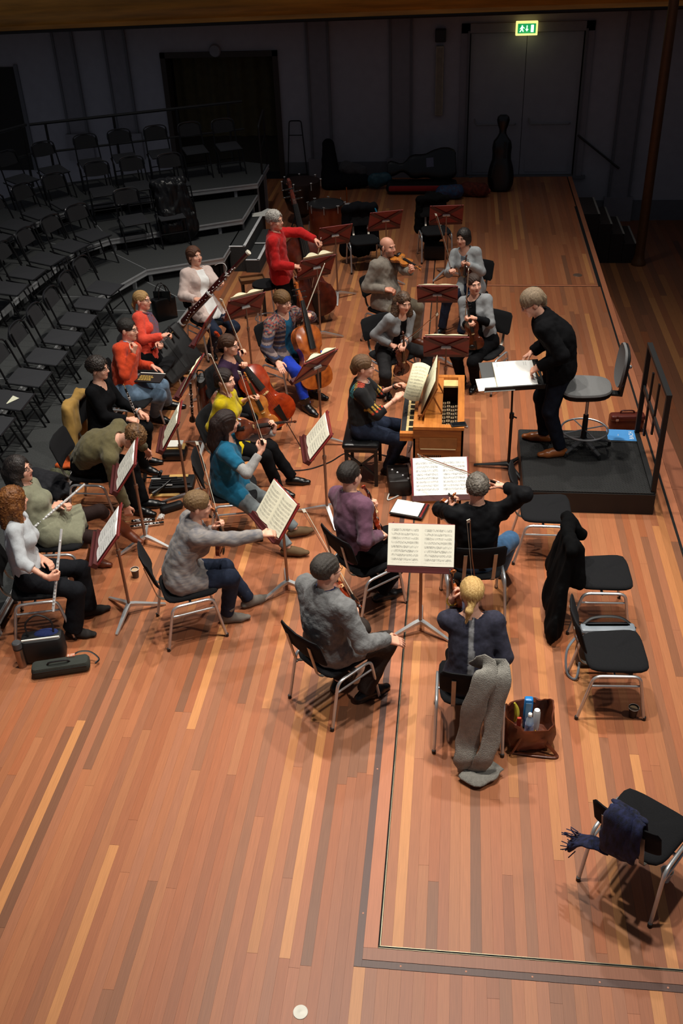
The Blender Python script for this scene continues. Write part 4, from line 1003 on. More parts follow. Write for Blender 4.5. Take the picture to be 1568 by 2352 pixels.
def bow(label, frog, tip, hairdir=(0, 0, -1), L_=.73):
    F_ = V(*frog); D = unit(V(*tip) - F_); R = frame(D, -V(*hairdir)); t = thing('bow', label, 'bow', F_, group='bows', world=True)
    def mk():
        m = MB(); m.T = (R, F_); return m
    mb = mk(); mb.tube([V(0, -.04, .012), V(0, .1, .011), V(0, .36, .004), V(0, .62, .010), V(0, L_, .016)], [.0046, .0045, .004, .0035, .003], 7); mb.build('stick', mat('pernambuco', (150, 92, 60), .35, rgb2=(110, 60, 36)), t, smooth=True)
    mb = mk(); mb.bar(V(0, .02, -.012), V(0, L_ - .02, -.006), .011, .002); mb.build('hair_ribbon', mat('bow_hair', (214, 204, 184), .6, var=.04), t)
    mb = mk(); mb.box(V(0, .0, -.002), (.013, .05, .022), bev=.003); mb.build('frog', M_EBONY, t)
    mb = mk(); mb.loft([[V(-.003, L_ - .025, -.006), V(.003, L_ - .025, -.006), V(.003, L_ - .02, .014), V(-.003, L_ - .02, .014)], [V(-.003, L_, -.008), V(.003, L_, -.008), V(.003, L_ + .012, .016), V(-.003, L_ + .012, .016)]]); mb.build('tip', mat('ivory', (225, 218, 200), .5), t)
    mb = mk(); mb.tube([V(0, -.04, .012), V(0, -.06, .012)], .0055, 7); mb.build('screw', SILV if 'SILV' in globals() else M_STEEL, t)
    return t
def woodwind(label, a, b, name, r=.011, col=None, keys=10, flare=0, reed=True, rings=(.3, .62), group=None, seed=1):
    """a = top end, b = foot end"""
    A, B = V(*a), V(*b); D = unit(B - A); L_ = np.linalg.norm(B - A); R = frame(D, V(.3, -.8, .5)); t = thing(name, label, name.replace('_', ' '), B, group=group, world=True)
    def mk():
        m = MB(); m.T = (R, A); return m
    col = col or M_EBONY; mb = mk(); ys = [0, .02, .03, .9, .93, 1]
    mb.tube([V(0, y * L_, 0) for y in ys], [r * .8, r * .9, r, r * 1.05, r * (1.1 + flare), r * (1.2 + flare * 1.6)], 12); mb.build('body', col, t, smooth=True)
    ky = random.Random(seed)
    for y in rings: mb = mk(); mb.tube([V(0, y * L_ - .007, 0), V(0, y * L_ + .007, 0)], r * 1.25, 12); mb.build('ring', SILV, t, smooth=True)
    mb = mk(); mb.tube([V(r * .9, .12 * L_, r * .9), V(r * .9, .88 * L_, r * .9)], .0016, 5); mb.tube([V(-r * .9, .2 * L_, r * .9), V(-r * .9, .8 * L_, r * .9)], .0016, 5); mb.build('key_rod', SILV, t)
    mb = mk()
    for i in range(keys):
        y = (.12 + .78 * i / keys + ky.uniform(-.01, .01)) * L_; x = ky.choice((-.3, 0, .5, -.7)) * r; mb.lathe([(r * .55, 0), (r * .6, .003), (r * .3, .0045)], 9, V(x, y, r * 1.02), np.eye(3))
        if i % 2: mb.tube([V(x, y, r + .004), V(r, y + .012, r * .9)], .0017, 4)
    mb.build('keywork', SILV, t, kind='stuff')
    if reed: mb = mk(); mb.tube([V(0, -.06, 0), V(0, -.03, 0), V(0, .0, 0)], [.0035, .002, .003], 6); mb.build('reed', mat('cane', (206, 176, 110), .6), t)
    return t
def flute(label, a, b, seed):
    A, B = V(*a), V(*b); D = unit(B - A); L_ = .67; R = frame(D, V(.3, -.8, .5)); t = thing('flute', label, 'flute', A + D * L_, world=True)
    def mk():
        m = MB(); m.T = (R, A); return m
    mb = mk(); mb.tube([V(0, 0, 0), V(0, .008, 0), V(0, .2, 0), V(0, .201, 0), V(0, .225, 0), V(0, .226, 0), V(0, L_, 0)], [.011, .0105, .0105, .0118, .0118, .0105, .0105], 12); mb.build('body', SILV, t, smooth=True)
    mb = mk(); mb.ell(V(0, .1, .007), (.009, .013, .006), 10, 6); mb.build('lip_plate', SILV, t, smooth=True)
    for i in range(13):
        mb = mk(); mb.lathe([(.0075, 0), (.0078, .0035), (.004, .005)], 10, V(.002, .27 + .0285 * i, .0105)); mb.build('key', SILV, t, smooth=True)
    mb = mk(); mb.tube([V(.011, .25, .006), V(.011, L_ - .02, .006)], .002, 5); mb.build('key_rod', SILV, t)
    return t
SILV = mat('silver_metal', (232, 232, 230), .32, metal=.35)
VG = 'violins of the orchestra'
def up(B, S, f): B, S = V(*B), V(*S); return tuple(B + (S - B) * f)
# held upright or across: (bottom of body, scroll)
I13 = ((-1.857, 6.426, 0.66), (-1.819, 6.219, 1.2)); I14 = ((-0.606, 6.885, 0.62), (-0.671, 6.714, 1.1)); I20 = ((-0.588, 10.383, 0.36), (-0.562, 10.291, 0.93)); I21 = ((0.121, 12.756, 0.58), (0.125, 12.386, 1.14)); I22 = ((0.269, 10.639, 0.58), (0.14, 10.719, 1.1)); I11 = ((-1.821, 8.615, 0.56), (-2.047, 8.729, 1.1)); I16 = ((-0.056, 6.887, 0.72), (0.04, 6.498, 1.24)); I17 = ((0.086, 5.496, 0.82), (0.035, 5.335, 1.28))

# ================================================================ the players
DENIM = cloth('blue_denim', (44, 62, 92), .85, var=.2, scale=30); BLK = cloth('black_cloth', (17, 17, 19)); CHAR = cloth('charcoal_cloth', (40, 39, 40))
NAVYJ = cloth('dark_denim', (32, 40, 58), .85, var=.2, scale=30); WASH = cloth('washed_denim', (96, 118, 140), .85, var=.25, scale=14); GREYD = cloth('grey_denim', (104, 110, 112), .85, var=.2, scale=16)
SH_BLK = mat('black_leather', (14, 13, 13), .3, bump=.1, bscale=60); SH_BRN = mat('brown_leather', (96, 50, 30), .35, bump=.1, bscale=60); SH_TAN = mat('tan_leather', (140, 78, 36), .3, bump=.05, bscale=60)
SH_SUE = mat('grey_suede', (110, 102, 94), .9); SH_OLV = mat('olive_suede', (92, 70, 44), .85)
GOLD = mat('gold_metal', (200, 160, 70), .25, metal=1); SILV = mat('silver_metal', (232, 232, 230), .32, metal=.35)
def seat_for(p, ang, label): put_chair((p[0] + .05 * math.cos(math.radians(ang)), p[1] + .05 * math.sin(math.radians(ang))), ang, label)
SZ = .548
# ---- woman with short hair turning a page
p = Person('woman with short fair hair in a knitted grey cardigan reaching to turn a page', (-2.185, 6.19, SZ), 26, (-1.973, 6.289, 1.19), (up(*I13, .72), (-1.372, 6.322, 0.92)), ((-1.709, 6.501, 0), (-1.85, 6.28, 0)),
           look=(1, .25, -.12), sex='f', elbow=(None, (.1, -.6, -.6)), curl=(.8, .5), size=1.02)
p.body(); p.top(cloth('heather_knit', (150, 142, 136), var=.3, scale=16, rgb2=(104, 104, 110), stretch=(1, 1, 4)), 'cardigan', e=.022, hem=.08, wr=.008, neck=.072)
p.top(cloth('grey_jersey', (112, 122, 132)), 'shirt', e=.015, hem=.16, sleeve=(.2, .2)); p.trousers(NAVYJ); p.shoes(SH_SUE, 'shoe', boot=.25)
p.hair((136, 108, 72), 'short', curl=.35, rgb2=(92, 68, 44), vol=.014); seat_for((-2.185, 6.19), 26, 'black orchestra chair under the woman in the grey knitted cardigan'); P13 = p
# ---- flutist, curly ginger hair
p = Person('woman with curly ginger hair in a pale grey top holding a flute upright', (-3.44, 6.13, SZ), 15, (-3.484, 6.258, 1.2), ((-3.27, 6.162, 0.66), (-3.092, 5.9, 0.72)), ((-3.09, 6.294, 0), (-3.12, 6.005, 0)),
           look=(.72, .68, .02), sex='f', curl=(.35, .9), hdir=(None, (.85, .5, -.15)), palm=(None, (-.3, .9, 0)))
p.body(); p.top(cloth('pale_jersey', (188, 192, 196), var=.06), 'top', hem=.0, sleeve=(.78, .72), wr=.007); p.trousers(cloth('black_denim', (26, 27, 31), .85), flare=.03); p.shoes(mat('dark_suede', (38, 34, 32), .9))
p.hair((150, 96, 46), 'bob', curl=1.0, rgb2=(84, 46, 22), vol=.022, extra=(((-.06, -.03, -.04), (-.08, -.02, -.19), .06, .04), ((.06, -.03, -.04), (.08, -.02, -.19), .06, .04), ((0, -.08, -.04), (0, -.1, -.2), .08, .055)))
seat_for((-3.44, 6.13), 15, 'black orchestra chair under the flutist with curly ginger hair'); P8 = p
# ---- flutist in sage dress
p = Person('woman with long greying hair in a sage dress and brown boots, flute across her lap', (-3.5, 6.8, SZ), 8, (-3.699, 6.866, 1.12), ((-3.336, 6.854, 0.78), (-3.422, 6.909, 0.75)), ((-3.009, 7.26, 0.16), (-3.287, 7.004, 0)),
           look=(1, .0, .12), sex='f', curl=(.7, .7), slouch=.05, knee=((1, .0, 1.3), (1, -.2, .8)), toes=((.9, -.25, -.35), (1, -.1, 0)), size=1.03)
p.body(); SAGE = cloth('sage_wool', (134, 134, 112), var=.08); p.top(SAGE, 'dress_top', hem=.12, sleeve=(.55, .55), e=.017, wr=.006); p.trousers(SAGE, 'skirt', e=.02, to=(.02, .02), skirt=True)
p.trousers(cloth('brown_tights', (44, 32, 30), .7), 'tights', e=.0, to=(1, 1), wr=.001); p.shoes(mat('boot_leather', (104, 50, 28), .4, bump=.1, bscale=40), 'boot', boot=.82)
p.hair((58, 50, 46), 'long', curl=.5, rgb2=(24, 20, 20), vol=.018, extra=(((0, -.09, -.02), (-.02, -.12, -.26), .085, .06), ((.07, -.03, -.03), (.085, .0, -.26), .045, .035), ((-.07, -.03, -.03), (-.085, -.0, -.24), .045, .035)))
p.glasses((60, 44, 40)); seat_for((-3.5, 6.8), 8, 'black orchestra chair under the flutist in the sage dress'); P7 = p
# ---- man bending down
p = Person('curly-haired man in an olive sweater bending far forward to the floor', (-3.58, 7.95, SZ), 0, (-2.989, 7.8, 0.93), ((-3.068, 8.374, 0.42), (-3.105, 7.63, 0.14)), ((-3.065, 7.99, 0), (-3.119, 7.876, 0)),
           look=(.55, -.1, -.9), tilt=(.9, -.05, .35), slouch=.1, elbow=((-.3, .3, .8), (-.4, -.4, .5)), hdir=(None, (.1, -.1, -1)), curl=(.5, .5))
p.body(); p.top(cloth('olive_knit', (98, 90, 62), var=.1), 'sweater', e=.02, hem=.06, wr=.008); p.trousers(BLK); p.shoes(SH_BLK)
p.hair((128, 92, 56), 'short', curl=1.1, rgb2=(72, 48, 28), vol=.02); seat_for((-3.55, 7.95), 0, 'black orchestra chair under the bending man in olive'); P6 = p
# ---- oboist in black
p = Person('woman with dark curly hair in a black cardigan, oboe resting on her lap', (-3.62, 8.66, SZ), -8, (-3.585, 8.734, 1.19), ((-3.197, 8.815, 0.62), (-3.223, 8.579, 0.68)), ((-3.288, 8.838, 0), (-3.253, 8.676, 0)), look=(1, -.02, -.12), sex='f', curl=(.4, .8), size=1.02)
p.body(); p.top(BLK, 'cardigan', e=.018, hem=.08, vneck=.12, neck=.085, sleeve=(.9, .95)); p.trousers(BLK); p.shoes(SH_BLK)
p.hair((52, 42, 36), 'short', curl=1.1, rgb2=(24, 18, 16), vol=.022); p.glasses((60, 56, 54)); p.cuffring(0, SILV, 'watch', .036, .008); seat_for((-3.62, 8.66), -8, 'black orchestra chair with a tan jacket, under the woman in black'); P5 = p
# ---- man in orange
p = Person('man with glasses in an orange sweater and jeans, hand at his mouth', (-3.62, 9.5, SZ), -8, (-3.565, 9.716, 1.19), ((-3.34, 9.855, 0.66), (-3.429, 9.481, 1.09)), ((-3.381, 10.133, 0), (-3.448, 9.824, 0)), look=(1, -.12, -.35), curl=(.2, .95), elbow=(None, (-.1, -.5, -.8)), hdir=((.9, -.2, -.3), (.35, .25, .9)), palm=(None, (-.7, .3, .4)))
p.body(); p.top(cloth('orange_knit', (204, 68, 34), var=.1), 'sweater', e=.018, hem=.05, wr=.008); p.trousers(WASH, e=.018); p.shoes(SH_BLK)
p.hair((50, 44, 40), 'crop', curl=.3, rgb2=(26, 22, 20), vol=.008); p.glasses(); p.collar(cloth('blue_cotton', (146, 178, 224)), .068, .02); p.cuffring(1, cloth('blue_cotton', (1, 1, 1)), 'shirt_cuff', .034, .01); p.cuffring(0, cloth('blue_cotton', (1, 1, 1)), 'shirt_cuff', .034, .01)
seat_for((-3.62, 9.5), -8, 'black orchestra chair under the man in the orange sweater'); P4 = p
# ---- blonde woman in coral
p = Person('blonde woman in a coral cardigan and patterned scarf assembling an oboe', (-3.62, 10.38, SZ), -5, (-3.661, 10.616, 1.17), ((-3.399, 10.256, 0.78), (-3.315, 10.337, 0.86)), ((-3.479, 11.083, 0), (-3.503, 10.906, 0)), look=(1, -.2, -.42), sex='f', curl=(.7, .7))
p.body(); p.top(cloth('coral_knit', (224, 78, 58), var=.1), 'cardigan', e=.018, hem=.06, wr=.007); p.trousers(BLK); p.shoes(SH_BLK)
p.hair((196, 160, 104), 'tied', rgb2=(140, 102, 58), vol=.006, extra=(((0, -.1, .02), (0, -.125, -.06), .026, .022), ((0, -.125, -.06), (0, -.11, -.14), .022, .008))); p.glasses()
SCF = mat('scarf_print', (84, 82, 112), .9, rgb2=(128, 68, 52), scale=28, bump=.3, bscale=90); p.collar(SCF, .078, .034, 'scarf', .0, .1)
mb = MB(); c = p.nk + p.cf * .1
mb.tube([p.nk + p.cf * .07 - p.cr * .03, c - p.cr * .04 - p.up * .12 + p.cf * .03, c - p.cr * .03 - p.up * .3 + p.cf * .05], [.04, .045, .03], 10, flat=.4); mb.tube([p.nk + p.cf * .07 + p.cr * .04, c + p.cr * .05 - p.up * .14 + p.cf * .02, c + p.cr * .06 - p.up * .34 + p.cf * .04], [.04, .045, .03], 10, flat=.4)
mb.build('scarf_end', SCF, p.root, smooth=True); seat_for((-3.62, 10.38), -5, 'black orchestra chair under the blonde woman in coral'); P3 = p
# ---- bassoonist
p = Person('smiling woman in a pale pink cardigan and white shirt holding a bassoon', (-3.22, 11.8, SZ), -42, (-3.364, 12.043, 1.21), ((-2.951, 11.671, 1), (-3.236, 11.556, 0.8)), ((-3.058, 11.786, 0), (-3.187, 11.618, 0)), look=(.8, -.55, -.05), sex='f', curl=(.75, .75), size=1.04, wide=1.05)
p.body(); p.top(cloth('white_jersey', (228, 228, 226), var=.03), 'shirt', e=.017, hem=.1, sleeve=(.2, .2), neck=.085); p.top(cloth('pink_beige_knit', (204, 184, 176), var=.06), 'cardigan', e=.028, hem=.1, opening=.075, wr=.007, neck=.09); p.trousers(NAVYJ); p.shoes(SH_BLK)
p.hair((104, 66, 44), 'short', rgb2=(62, 36, 24), vol=.014, extra=(((.075, -.02, .0), (.078, -.01, -.06), .02, .012), ((-.075, -.02, .0), (-.078, -.01, -.06), .02, .012), ((0, -.09, -.02), (0, -.08, -.08), .05, .04))); seat_for((-3.22, 11.8), -42, 'black orchestra chair under the bassoonist in pale pink'); P2 = p
# ---- double bass player
p = Person('grey-haired man in a red sweater standing with a double bass', (-2.27, 12.2, .93), -8, (-2.303, 12.204, 1.62), ((-1.758, 12.319, 1.3), (-2.014, 12.093, 1.05)), ((-2.2, 12.38, 0), (-2.16, 12.1, 0)), look=(.9, -.35, -.3), pose='stand', curl=(.8, .8), elbow=((.2, .9, .2), (-.5, -.6, -.6)), chest=-2)
p.body(); p.top(cloth('red_wool', (176, 22, 22), var=.12), 'sweater', e=.02, hem=.1, wr=.009); p.trousers(BLK); p.shoes(SH_BLK)
p.hair((186, 180, 172), 'short', curl=.8, rgb2=(120, 114, 108), vol=.016); p.glasses(); p.collar(MATS['red_wool'], .068, .018, open_=.9); P1 = p
# ---- cellist in fair isle
p = Person('young man in a patterned knit cardigan and bright blue trousers with a cello', (-2.02, 10.62, SZ), -35, (-1.973, 10.565, 1.19), ((-1.71, 10.643, 1), (-1.958, 10.028, 0.62)), ((-1.676, 10.491, 0), (-1.701, 10.131, 0)), look=(.72, -.5, -.45), curl=(.75, .15), knee=((.7, .2, .9), (.4, -.7, .9)), elbow=((.3, .8, -.5), None), hdir=(None, (.5, -.75, -.4)))
FAIR = cloth('fair_isle', (66, 50, 52), rgb2=(34, 28, 34), scale=34, stretch=(.5, .5, 3)); p.body(); p.top(cloth('teal_cotton', (10, 84, 118), .6), 'shirt', e=.012, hem=.08, sleeve=(.2, .2), vneck=.05)
def fair_tint(s, v):
    q = (v - s.pv) @ s.up; a = np.arctan2((v - s.mid) @ s.cr, (v - s.mid) @ s.cf); T = np.tile(np.array(lin((60, 46, 50))), (len(v), 1))
    b = np.sin(q * 95) > .55; T[b] = lin((122, 104, 100)); b = (np.sin(q * 95 + 2) > .75); T[b] = lin((40, 52, 84)); y = (q > .36) & (np.sin(a * 22) * np.sin(q * 150) > .1); T[y] = lin((150, 74, 64)); y2 = (q > .36) & (np.cos(a * 26) * np.sin(q * 130) > .45); T[y2] = lin((130, 120, 110)); return T
p.top(mat_attr('fair_isle_knit', rough=.95, scale=90, var=.3, bump=.5), 'cardigan', e=.024, hem=.08, opening=.065, tint=fair_tint, wr=.006, neck=.08); p.trousers(cloth('royal_blue_denim', (18, 52, 168), .8), e=.01); p.shoes(SH_BLK, boot=.2)
p.hair((122, 88, 48), 'short', curl=.3, rgb2=(74, 50, 28), vol=.016, fringe=.02); p.glasses((50, 40, 36)); seat_for((-2.02, 10.62), -35, 'black orchestra chair under the young cellist in blue trousers'); P9 = p
# ---- cellist in purple
p = Person('woman with brown hair and glasses in dark purple playing a red cello', (-2.38, 9.38, SZ), -12, (-2.35, 9.321, 1.2), ((-2.211, 9.325, 1), (-2.256, 9.5, 1.04)), ((-2.114, 9.679, 0), (-2.111, 9.377, 0)), look=(1, -.12, -.12), sex='f', curl=(.8, .8), knee=((.8, .8, .7), (.8, -.8, .7)))
p.body(); p.top(cloth('plum_knit', (50, 32, 54), var=.1), 'sweater', e=.016, hem=.06, vneck=.08, neck=.078); p.trousers(BLK); p.shoes(SH_BLK)
p.hair((84, 54, 34), 'tied', rgb2=(46, 28, 18), vol=.008, extra=(((0, -.1, -.01), (0, -.115, -.03), .03, .026),)); p.glasses((40, 30, 28)); seat_for((-2.38, 9.38), -12, 'black orchestra chair under the cellist in purple'); P10 = p
# ---- violist in yellow
p = Person('dark-haired woman in a mustard yellow sweater holding a viola on her knee', (-2.22, 8.44, SZ), -8, (-2.218, 8.49, 1.2), (up(*I11, .7), (-2.15, 8.528, 0.82)), ((-1.625, 8.511, 0), (-1.74, 8.311, 0)), look=(1, -.32, -.25), sex='f', curl=(.8, .8))
p.body(); p.top(cloth('mustard_knit', (186, 162, 8), var=.08), 'sweater', e=.015, hem=.08, sleeve=(.75, .75)); p.trousers(BLK); p.shoes(SH_BLK)
p.hair((46, 30, 24), 'tied', rgb2=(22, 14, 12), vol=.01, extra=(((0, -.09, -.03), (.0, -.1, -.07), .04, .03),)); seat_for((-2.22, 8.44), -8, 'black orchestra chair under the violist in yellow'); P11 = p
# ---- long-haired woman in teal
p = Person('woman with long dark hair in a teal shirt over grey sleeves playing a violin', (-2.1, 7.66, SZ), 12, (-2.018, 7.616, 1.21), ((-1.585, 7.677, 1.16), (-1.681, 7.514, 1.06)), ((-1.421, 7.546, 0), (-1.452, 7.248, 0)), look=(.85, .45, -.15), sex='f', curl=(.75, .8), elbow=((.3, .5, -.8), (.2, -.7, -.7)), hdir=((.2, .2, .95), (.2, .3, .9)), palm=((-.8, -.3, .2), (-.2, .9, -.2)), size=1.03)
p.body(); p.top(cloth('grey_ribbed', (150, 148, 146)), 'undershirt', e=.010, hem=.02, sleeve=(1, .92), neck=.085, h=.0115); p.top(cloth('teal_jersey', (20, 92, 122), var=.08), 'tee_shirt', e=.024, hem=.12, sleeve=(.36, .36), vneck=.1, neck=.085, wr=.008); p.trousers(GREYD); p.shoes(SH_OLV)
p.hair((50, 32, 26), 'long', rgb2=(22, 13, 12), vol=.012, extra=(((0, -.085, .0), (-.01, -.11, -.2), .08, .085), ((-.01, -.11, -.2), (-.01, -.1, -.36), .085, .045), ((.07, -.03, -.02), (.075, -.03, -.22), .03, .02), ((-.07, -.03, -.02), (-.075, -.03, -.22), .03, .02))); seat_for((-2.1, 7.66), 12, 'black orchestra chair under the woman in teal'); P12 = p
# ---- man in purple sweater
p = Person('dark-haired man in a mauve sweater seen from behind, violin on his lap', (-.74, 6.62, SZ), 42, (-0.808, 6.727, 1.23), (up(*I14, .72), (-0.539, 6.699, 0.68)), ((-0.629, 6.857, 0), (-0.56, 6.657, 0)), look=(.55, .82, -.12), curl=(.8, .8))
p.body(); p.top(cloth('mauve_wool', (104, 70, 88), var=.08), 'sweater', e=.02, hem=.06, wr=.008); p.trousers(BLK); p.shoes(SH_BLK)
p.hair((44, 36, 30), 'crop', curl=.25, rgb2=(22, 18, 16), vol=.01); p.collar(cloth('green_cotton', (110, 164, 128)), .068, .018); seat_for((-.72, 6.62), 42, 'black orchestra chair under the man in mauve'); P14 = p
# ---- man in black shirt
p = Person('man with grey curly hair in a black shirt raising his bow arm', (.23, 6.58, SZ), 97, (0.221, 6.593, 1.23), (up(*I16, .72), (0.355, 6.726, 1.2)), ((0.116, 6.965, 0), (0.485, 7.096, 0)), look=(-.12, 1, -.2), curl=(.85, .8), elbow=((.0, .3, -1), (.5, -.8, -.25)), hdir=((0, .3, .95), (-.8, .3, .2)), knee=(None, (.75, .7, .8)), palm=((.9, 0, 0), None))
p.body(); p.top(cloth('black_cotton', (20, 20, 22), .7, bump=.1), 'shirt', e=.018, hem=.05, wr=.009, sleeve=(.93, .93)); p.trousers(cloth('mid_denim', (52, 86, 120), .85, var=.2, scale=20), e=.016); p.shoes(SH_BLK)
p.hair((112, 104, 94), 'short', curl=.9, rgb2=(62, 56, 50), vol=.014, cut='bald'); p.collar(MATS['black_cotton'], .066, .018); seat_for((.23, 6.58), 97, 'black orchestra chair under the man in the black shirt'); P16 = p
# ---- blonde woman from behind
p = Person('blonde woman with a ponytail in a navy top with a grey back stripe', (.19, 5.14, SZ), 90, (0.174, 5.292, 1.2), (up(*I17, .7), (.27, 5.42, .74)), ((0.091, 5.731, 0), (0.295, 5.745, 0)), look=(-.1, 1, -.15), sex='f', curl=(.85, .7), elbow=((.1, -.3, -1), (.2, -.2, -1)), hdir=((.2, .35, .9), None), palm=((.9, .1, 0), None), wide=1.08)
p.body()
def stripe(s, v):
    q = v - s.mid; T = np.tile(np.array(lin((40, 40, 56))), (len(v), 1)); b = (np.abs(q @ s.cr) < .019) & (q @ s.cf < -.02); T[b] = lin((138, 138, 140)); return T
p.top(mat_attr('navy_knit', rough=.95, scale=50, var=.35, bump=.3), 'top', e=.022, hem=.1, sleeve=(.72, .72), neck=.1, wr=.006, tint=stripe, h=.011); p.trousers(BLK); p.shoes(SH_BLK)
p.hair((222, 186, 122), 'tied', rgb2=(168, 126, 68), vol=.012, extra=(((-.01, -.1, -.03), (-.03, -.13, -.07), .03, .024), ((-.03, -.13, -.07), (-.05, -.13, -.17), .026, .01))); p.cuffring(0, GOLD, 'bracelet', .037, .007)
seat_for((.19, 5.14), 90, 'black orchestra chair with a grey knitted scarf hung on its back'); P17 = p
# ---- man in grey cable sweater
p = Person('man with dark greying hair in a grey cable-knit sweater, hand on his knee', (-.86, 5.41, SZ), 49, (-0.847, 5.452, 1.23), ((-0.676, 5.411, 0.92), (-0.352, 5.414, 0.63)), ((-0.814, 5.546, 0), (-0.599, 5.437, 0)), look=(.72, .72, -.1), curl=(.8, .2), hdir=(None, (.8, .3, -.4)), size=1.03, wide=1.05)
p.body(); p.top(cloth('grey_cable', (112, 112, 112), var=.18, scale=26, bump=.7, bscale=34), 'sweater', e=.024, hem=.08, wr=.009); p.trousers(cloth('dark_taupe', (52, 44, 40)), e=.02); p.shoes(SH_BLK)
p.hair((74, 68, 62), 'crop', curl=.2, rgb2=(36, 32, 30), vol=.01); p.glasses(); p.collar(MATS['grey_cable'], .072, .024, open_=.7); p.collar(cloth('navy_cotton', (40, 50, 96)), .06, .012, 'shirt_collar', .03); seat_for((-.86, 5.41), 49, 'black orchestra chair under the man in the grey cable sweater'); P15 = p
# ---- organist
p = Person('woman with short hair in a black sweater with coloured patterns turning an organ score', (-.9, 8.72, .6), 0, (-0.877, 8.752, 1.24), ((-0.511, 8.876, 1), (-0.501, 8.695, 0.97)), ((-0.619, 9, 0), (-0.649, 8.749, 0)), look=(1, .12, -.28), sex='f', curl=(.6, .6), size=1.02)
def organ_tint(s, v):
    q = (v - s.pv) @ s.up; a = np.arctan2((v - s.mid) @ s.cr, (v - s.mid) @ s.cf); T = np.tile(np.array(lin((15, 15, 17))), (len(v), 1)); pal = [lin(c) for c in ((190, 40, 40), (70, 170, 180), (190, 150, 60), (200, 70, 40))]
    r = np.minimum(np.linalg.norm(v - s.sh[0], axis=1), np.linalg.norm(v - s.sh[1], axis=1))
    for lo, hi, f in ((-.06, -.035, 34), (-.03, -.008, 34)):
        b = (q > lo) & (q < hi) & (np.sin(a * f) > .1); ix = (np.floor(a * f / 6.28) % 4).astype(int)
        for c in range(4): T[b & (ix == c)] = pal[c]
    back = (np.abs((v - s.nk) @ s.cf + .05) < .09) & (q > .36)
    st = back & (np.sin(((v - s.nk) @ s.cr) * 330) > .25) & (np.abs((v - s.nk) @ s.cr) > .07) & (np.abs((v - s.nk) @ s.cr) < .19)
    h_ = (v - s.nk) @ s.cf
    T[st & (h_ < -.06)] = pal[1]; T[st & (h_ >= -.06) & (h_ < -.03)] = pal[2]; T[st & (h_ >= -.03)] = pal[3]
    for i in (0, 1):
        t = ((v - s.sh[i]) @ unit(s.el[i] - s.sh[i])); near = np.linalg.norm(v - s.sh[i] - np.outer(t, unit(s.el[i] - s.sh[i])), axis=1) < .1
        for k_, (lo, hi) in enumerate(((.17, .195), (.2, .225), (.23, .25))):
            b = near & (t > lo) & (t < hi) & (np.sin(((v - s.sh[i]) @ V(.6, .6, .5)) * 160) > 0); T[b] = pal[(k_ + 1) % 4] if k_ else pal[2]
    return T
p.body(); p.top(mat_attr('patterned_knit', rough=.95, scale=80, var=.25, bump=.3), 'sweater', e=.02, hem=.06, sleeve=(.66, .72), tint=organ_tint, neck=.075, h=.009); p.trousers(NAVYJ); p.shoes(SH_BLK, boot=.3)
p.hair((118, 86, 58), 'short', rgb2=(74, 52, 34), vol=.012, extra=(((0, -.09, -.01), (0, -.09, -.06), .05, .03),)); p.glasses((70, 50, 44)); p.cuffring(0, SH_BLK, 'watch', .032, .007)
p.collar(mat('bead_scarf', (80, 160, 170), .7, rgb2=(200, 80, 50), scale=70), .07, .014, 'neck_scarf', .01, .1); P18 = p
# ---- bald violinist
p = Person('bald man in a taupe zip sweater with a violin under his chin', (-.92, 12.22, SZ), -38, (-0.879, 12.31, 1.24), ((-0.45, 11.707, 1.12), (-0.817, 12.001, 0.78)), ((-0.528, 12.105, 0), (-0.785, 12.042, 0)), look=(.78, -.5, -.32), curl=(.8, .6), elbow=((.3, .2, -.9), None), belly=1.2, size=1.03, brow=(40, 32, 28), beard=(120, 104, 96), hdir=((.5, -.5, .7), None), palm=((-.5, -.6, .4), None), skin=(218, 156, 130))
p.body(); p.top(cloth('taupe_fleece', (128, 120, 110), var=.08), 'sweater', e=.024, hem=.08, wr=.008); p.trousers(cloth('khaki_cotton', (108, 98, 82)), e=.018); p.shoes(SH_BRN)
p.hair((40, 34, 30), 'bald', vol=.0); p.collar(MATS['taupe_fleece'], .07, .02, open_=.6, h=.035); seat_for((-.92, 12.22), -38, 'black orchestra chair under the bald violinist'); P19 = p
# ---- curly-haired violinist
p = Person('woman with long curly brown hair and a grey cardigan leaning forward, violin between her knees', (-.76, 10.74, SZ), -50, (-0.584, 10.611, 1.17), (up(*I20, .7), (-0.651, 10.518, 0.64)), ((-0.346, 10.678, 0), (-0.804, 10.569, 0)), look=(.5, -.8, -.15), sex='f', curl=(.5, .8), knee=((.9, .1, .8), (.1, -.9, .8)), slouch=.05)
p.body(); p.top(BLK, 'top', e=.012, hem=.06, sleeve=(.2, .2), neck=.085); p.top(cloth('grey_marl', (128, 130, 132), var=.08), 'cardigan', e=.018, hem=.06, opening=.05, sleeve=(.95, .95), neck=.085); p.trousers(CHAR, flare=.02); p.shoes(SH_BLK)
p.hair((96, 70, 50), 'tied', curl=.9, rgb2=(46, 32, 24), vol=.008, extra=(((.06, -.06, -.0), (.095, -.015, -.16), .05, .055), ((-.06, -.06, -.0), (-.1, -.015, -.17), .05, .06), ((0, -.1, -.02), (0, -.11, -.18), .06, .06))); seat_for((-.78, 10.78), -50, 'black orchestra chair under the woman with curly brown hair'); P20 = p
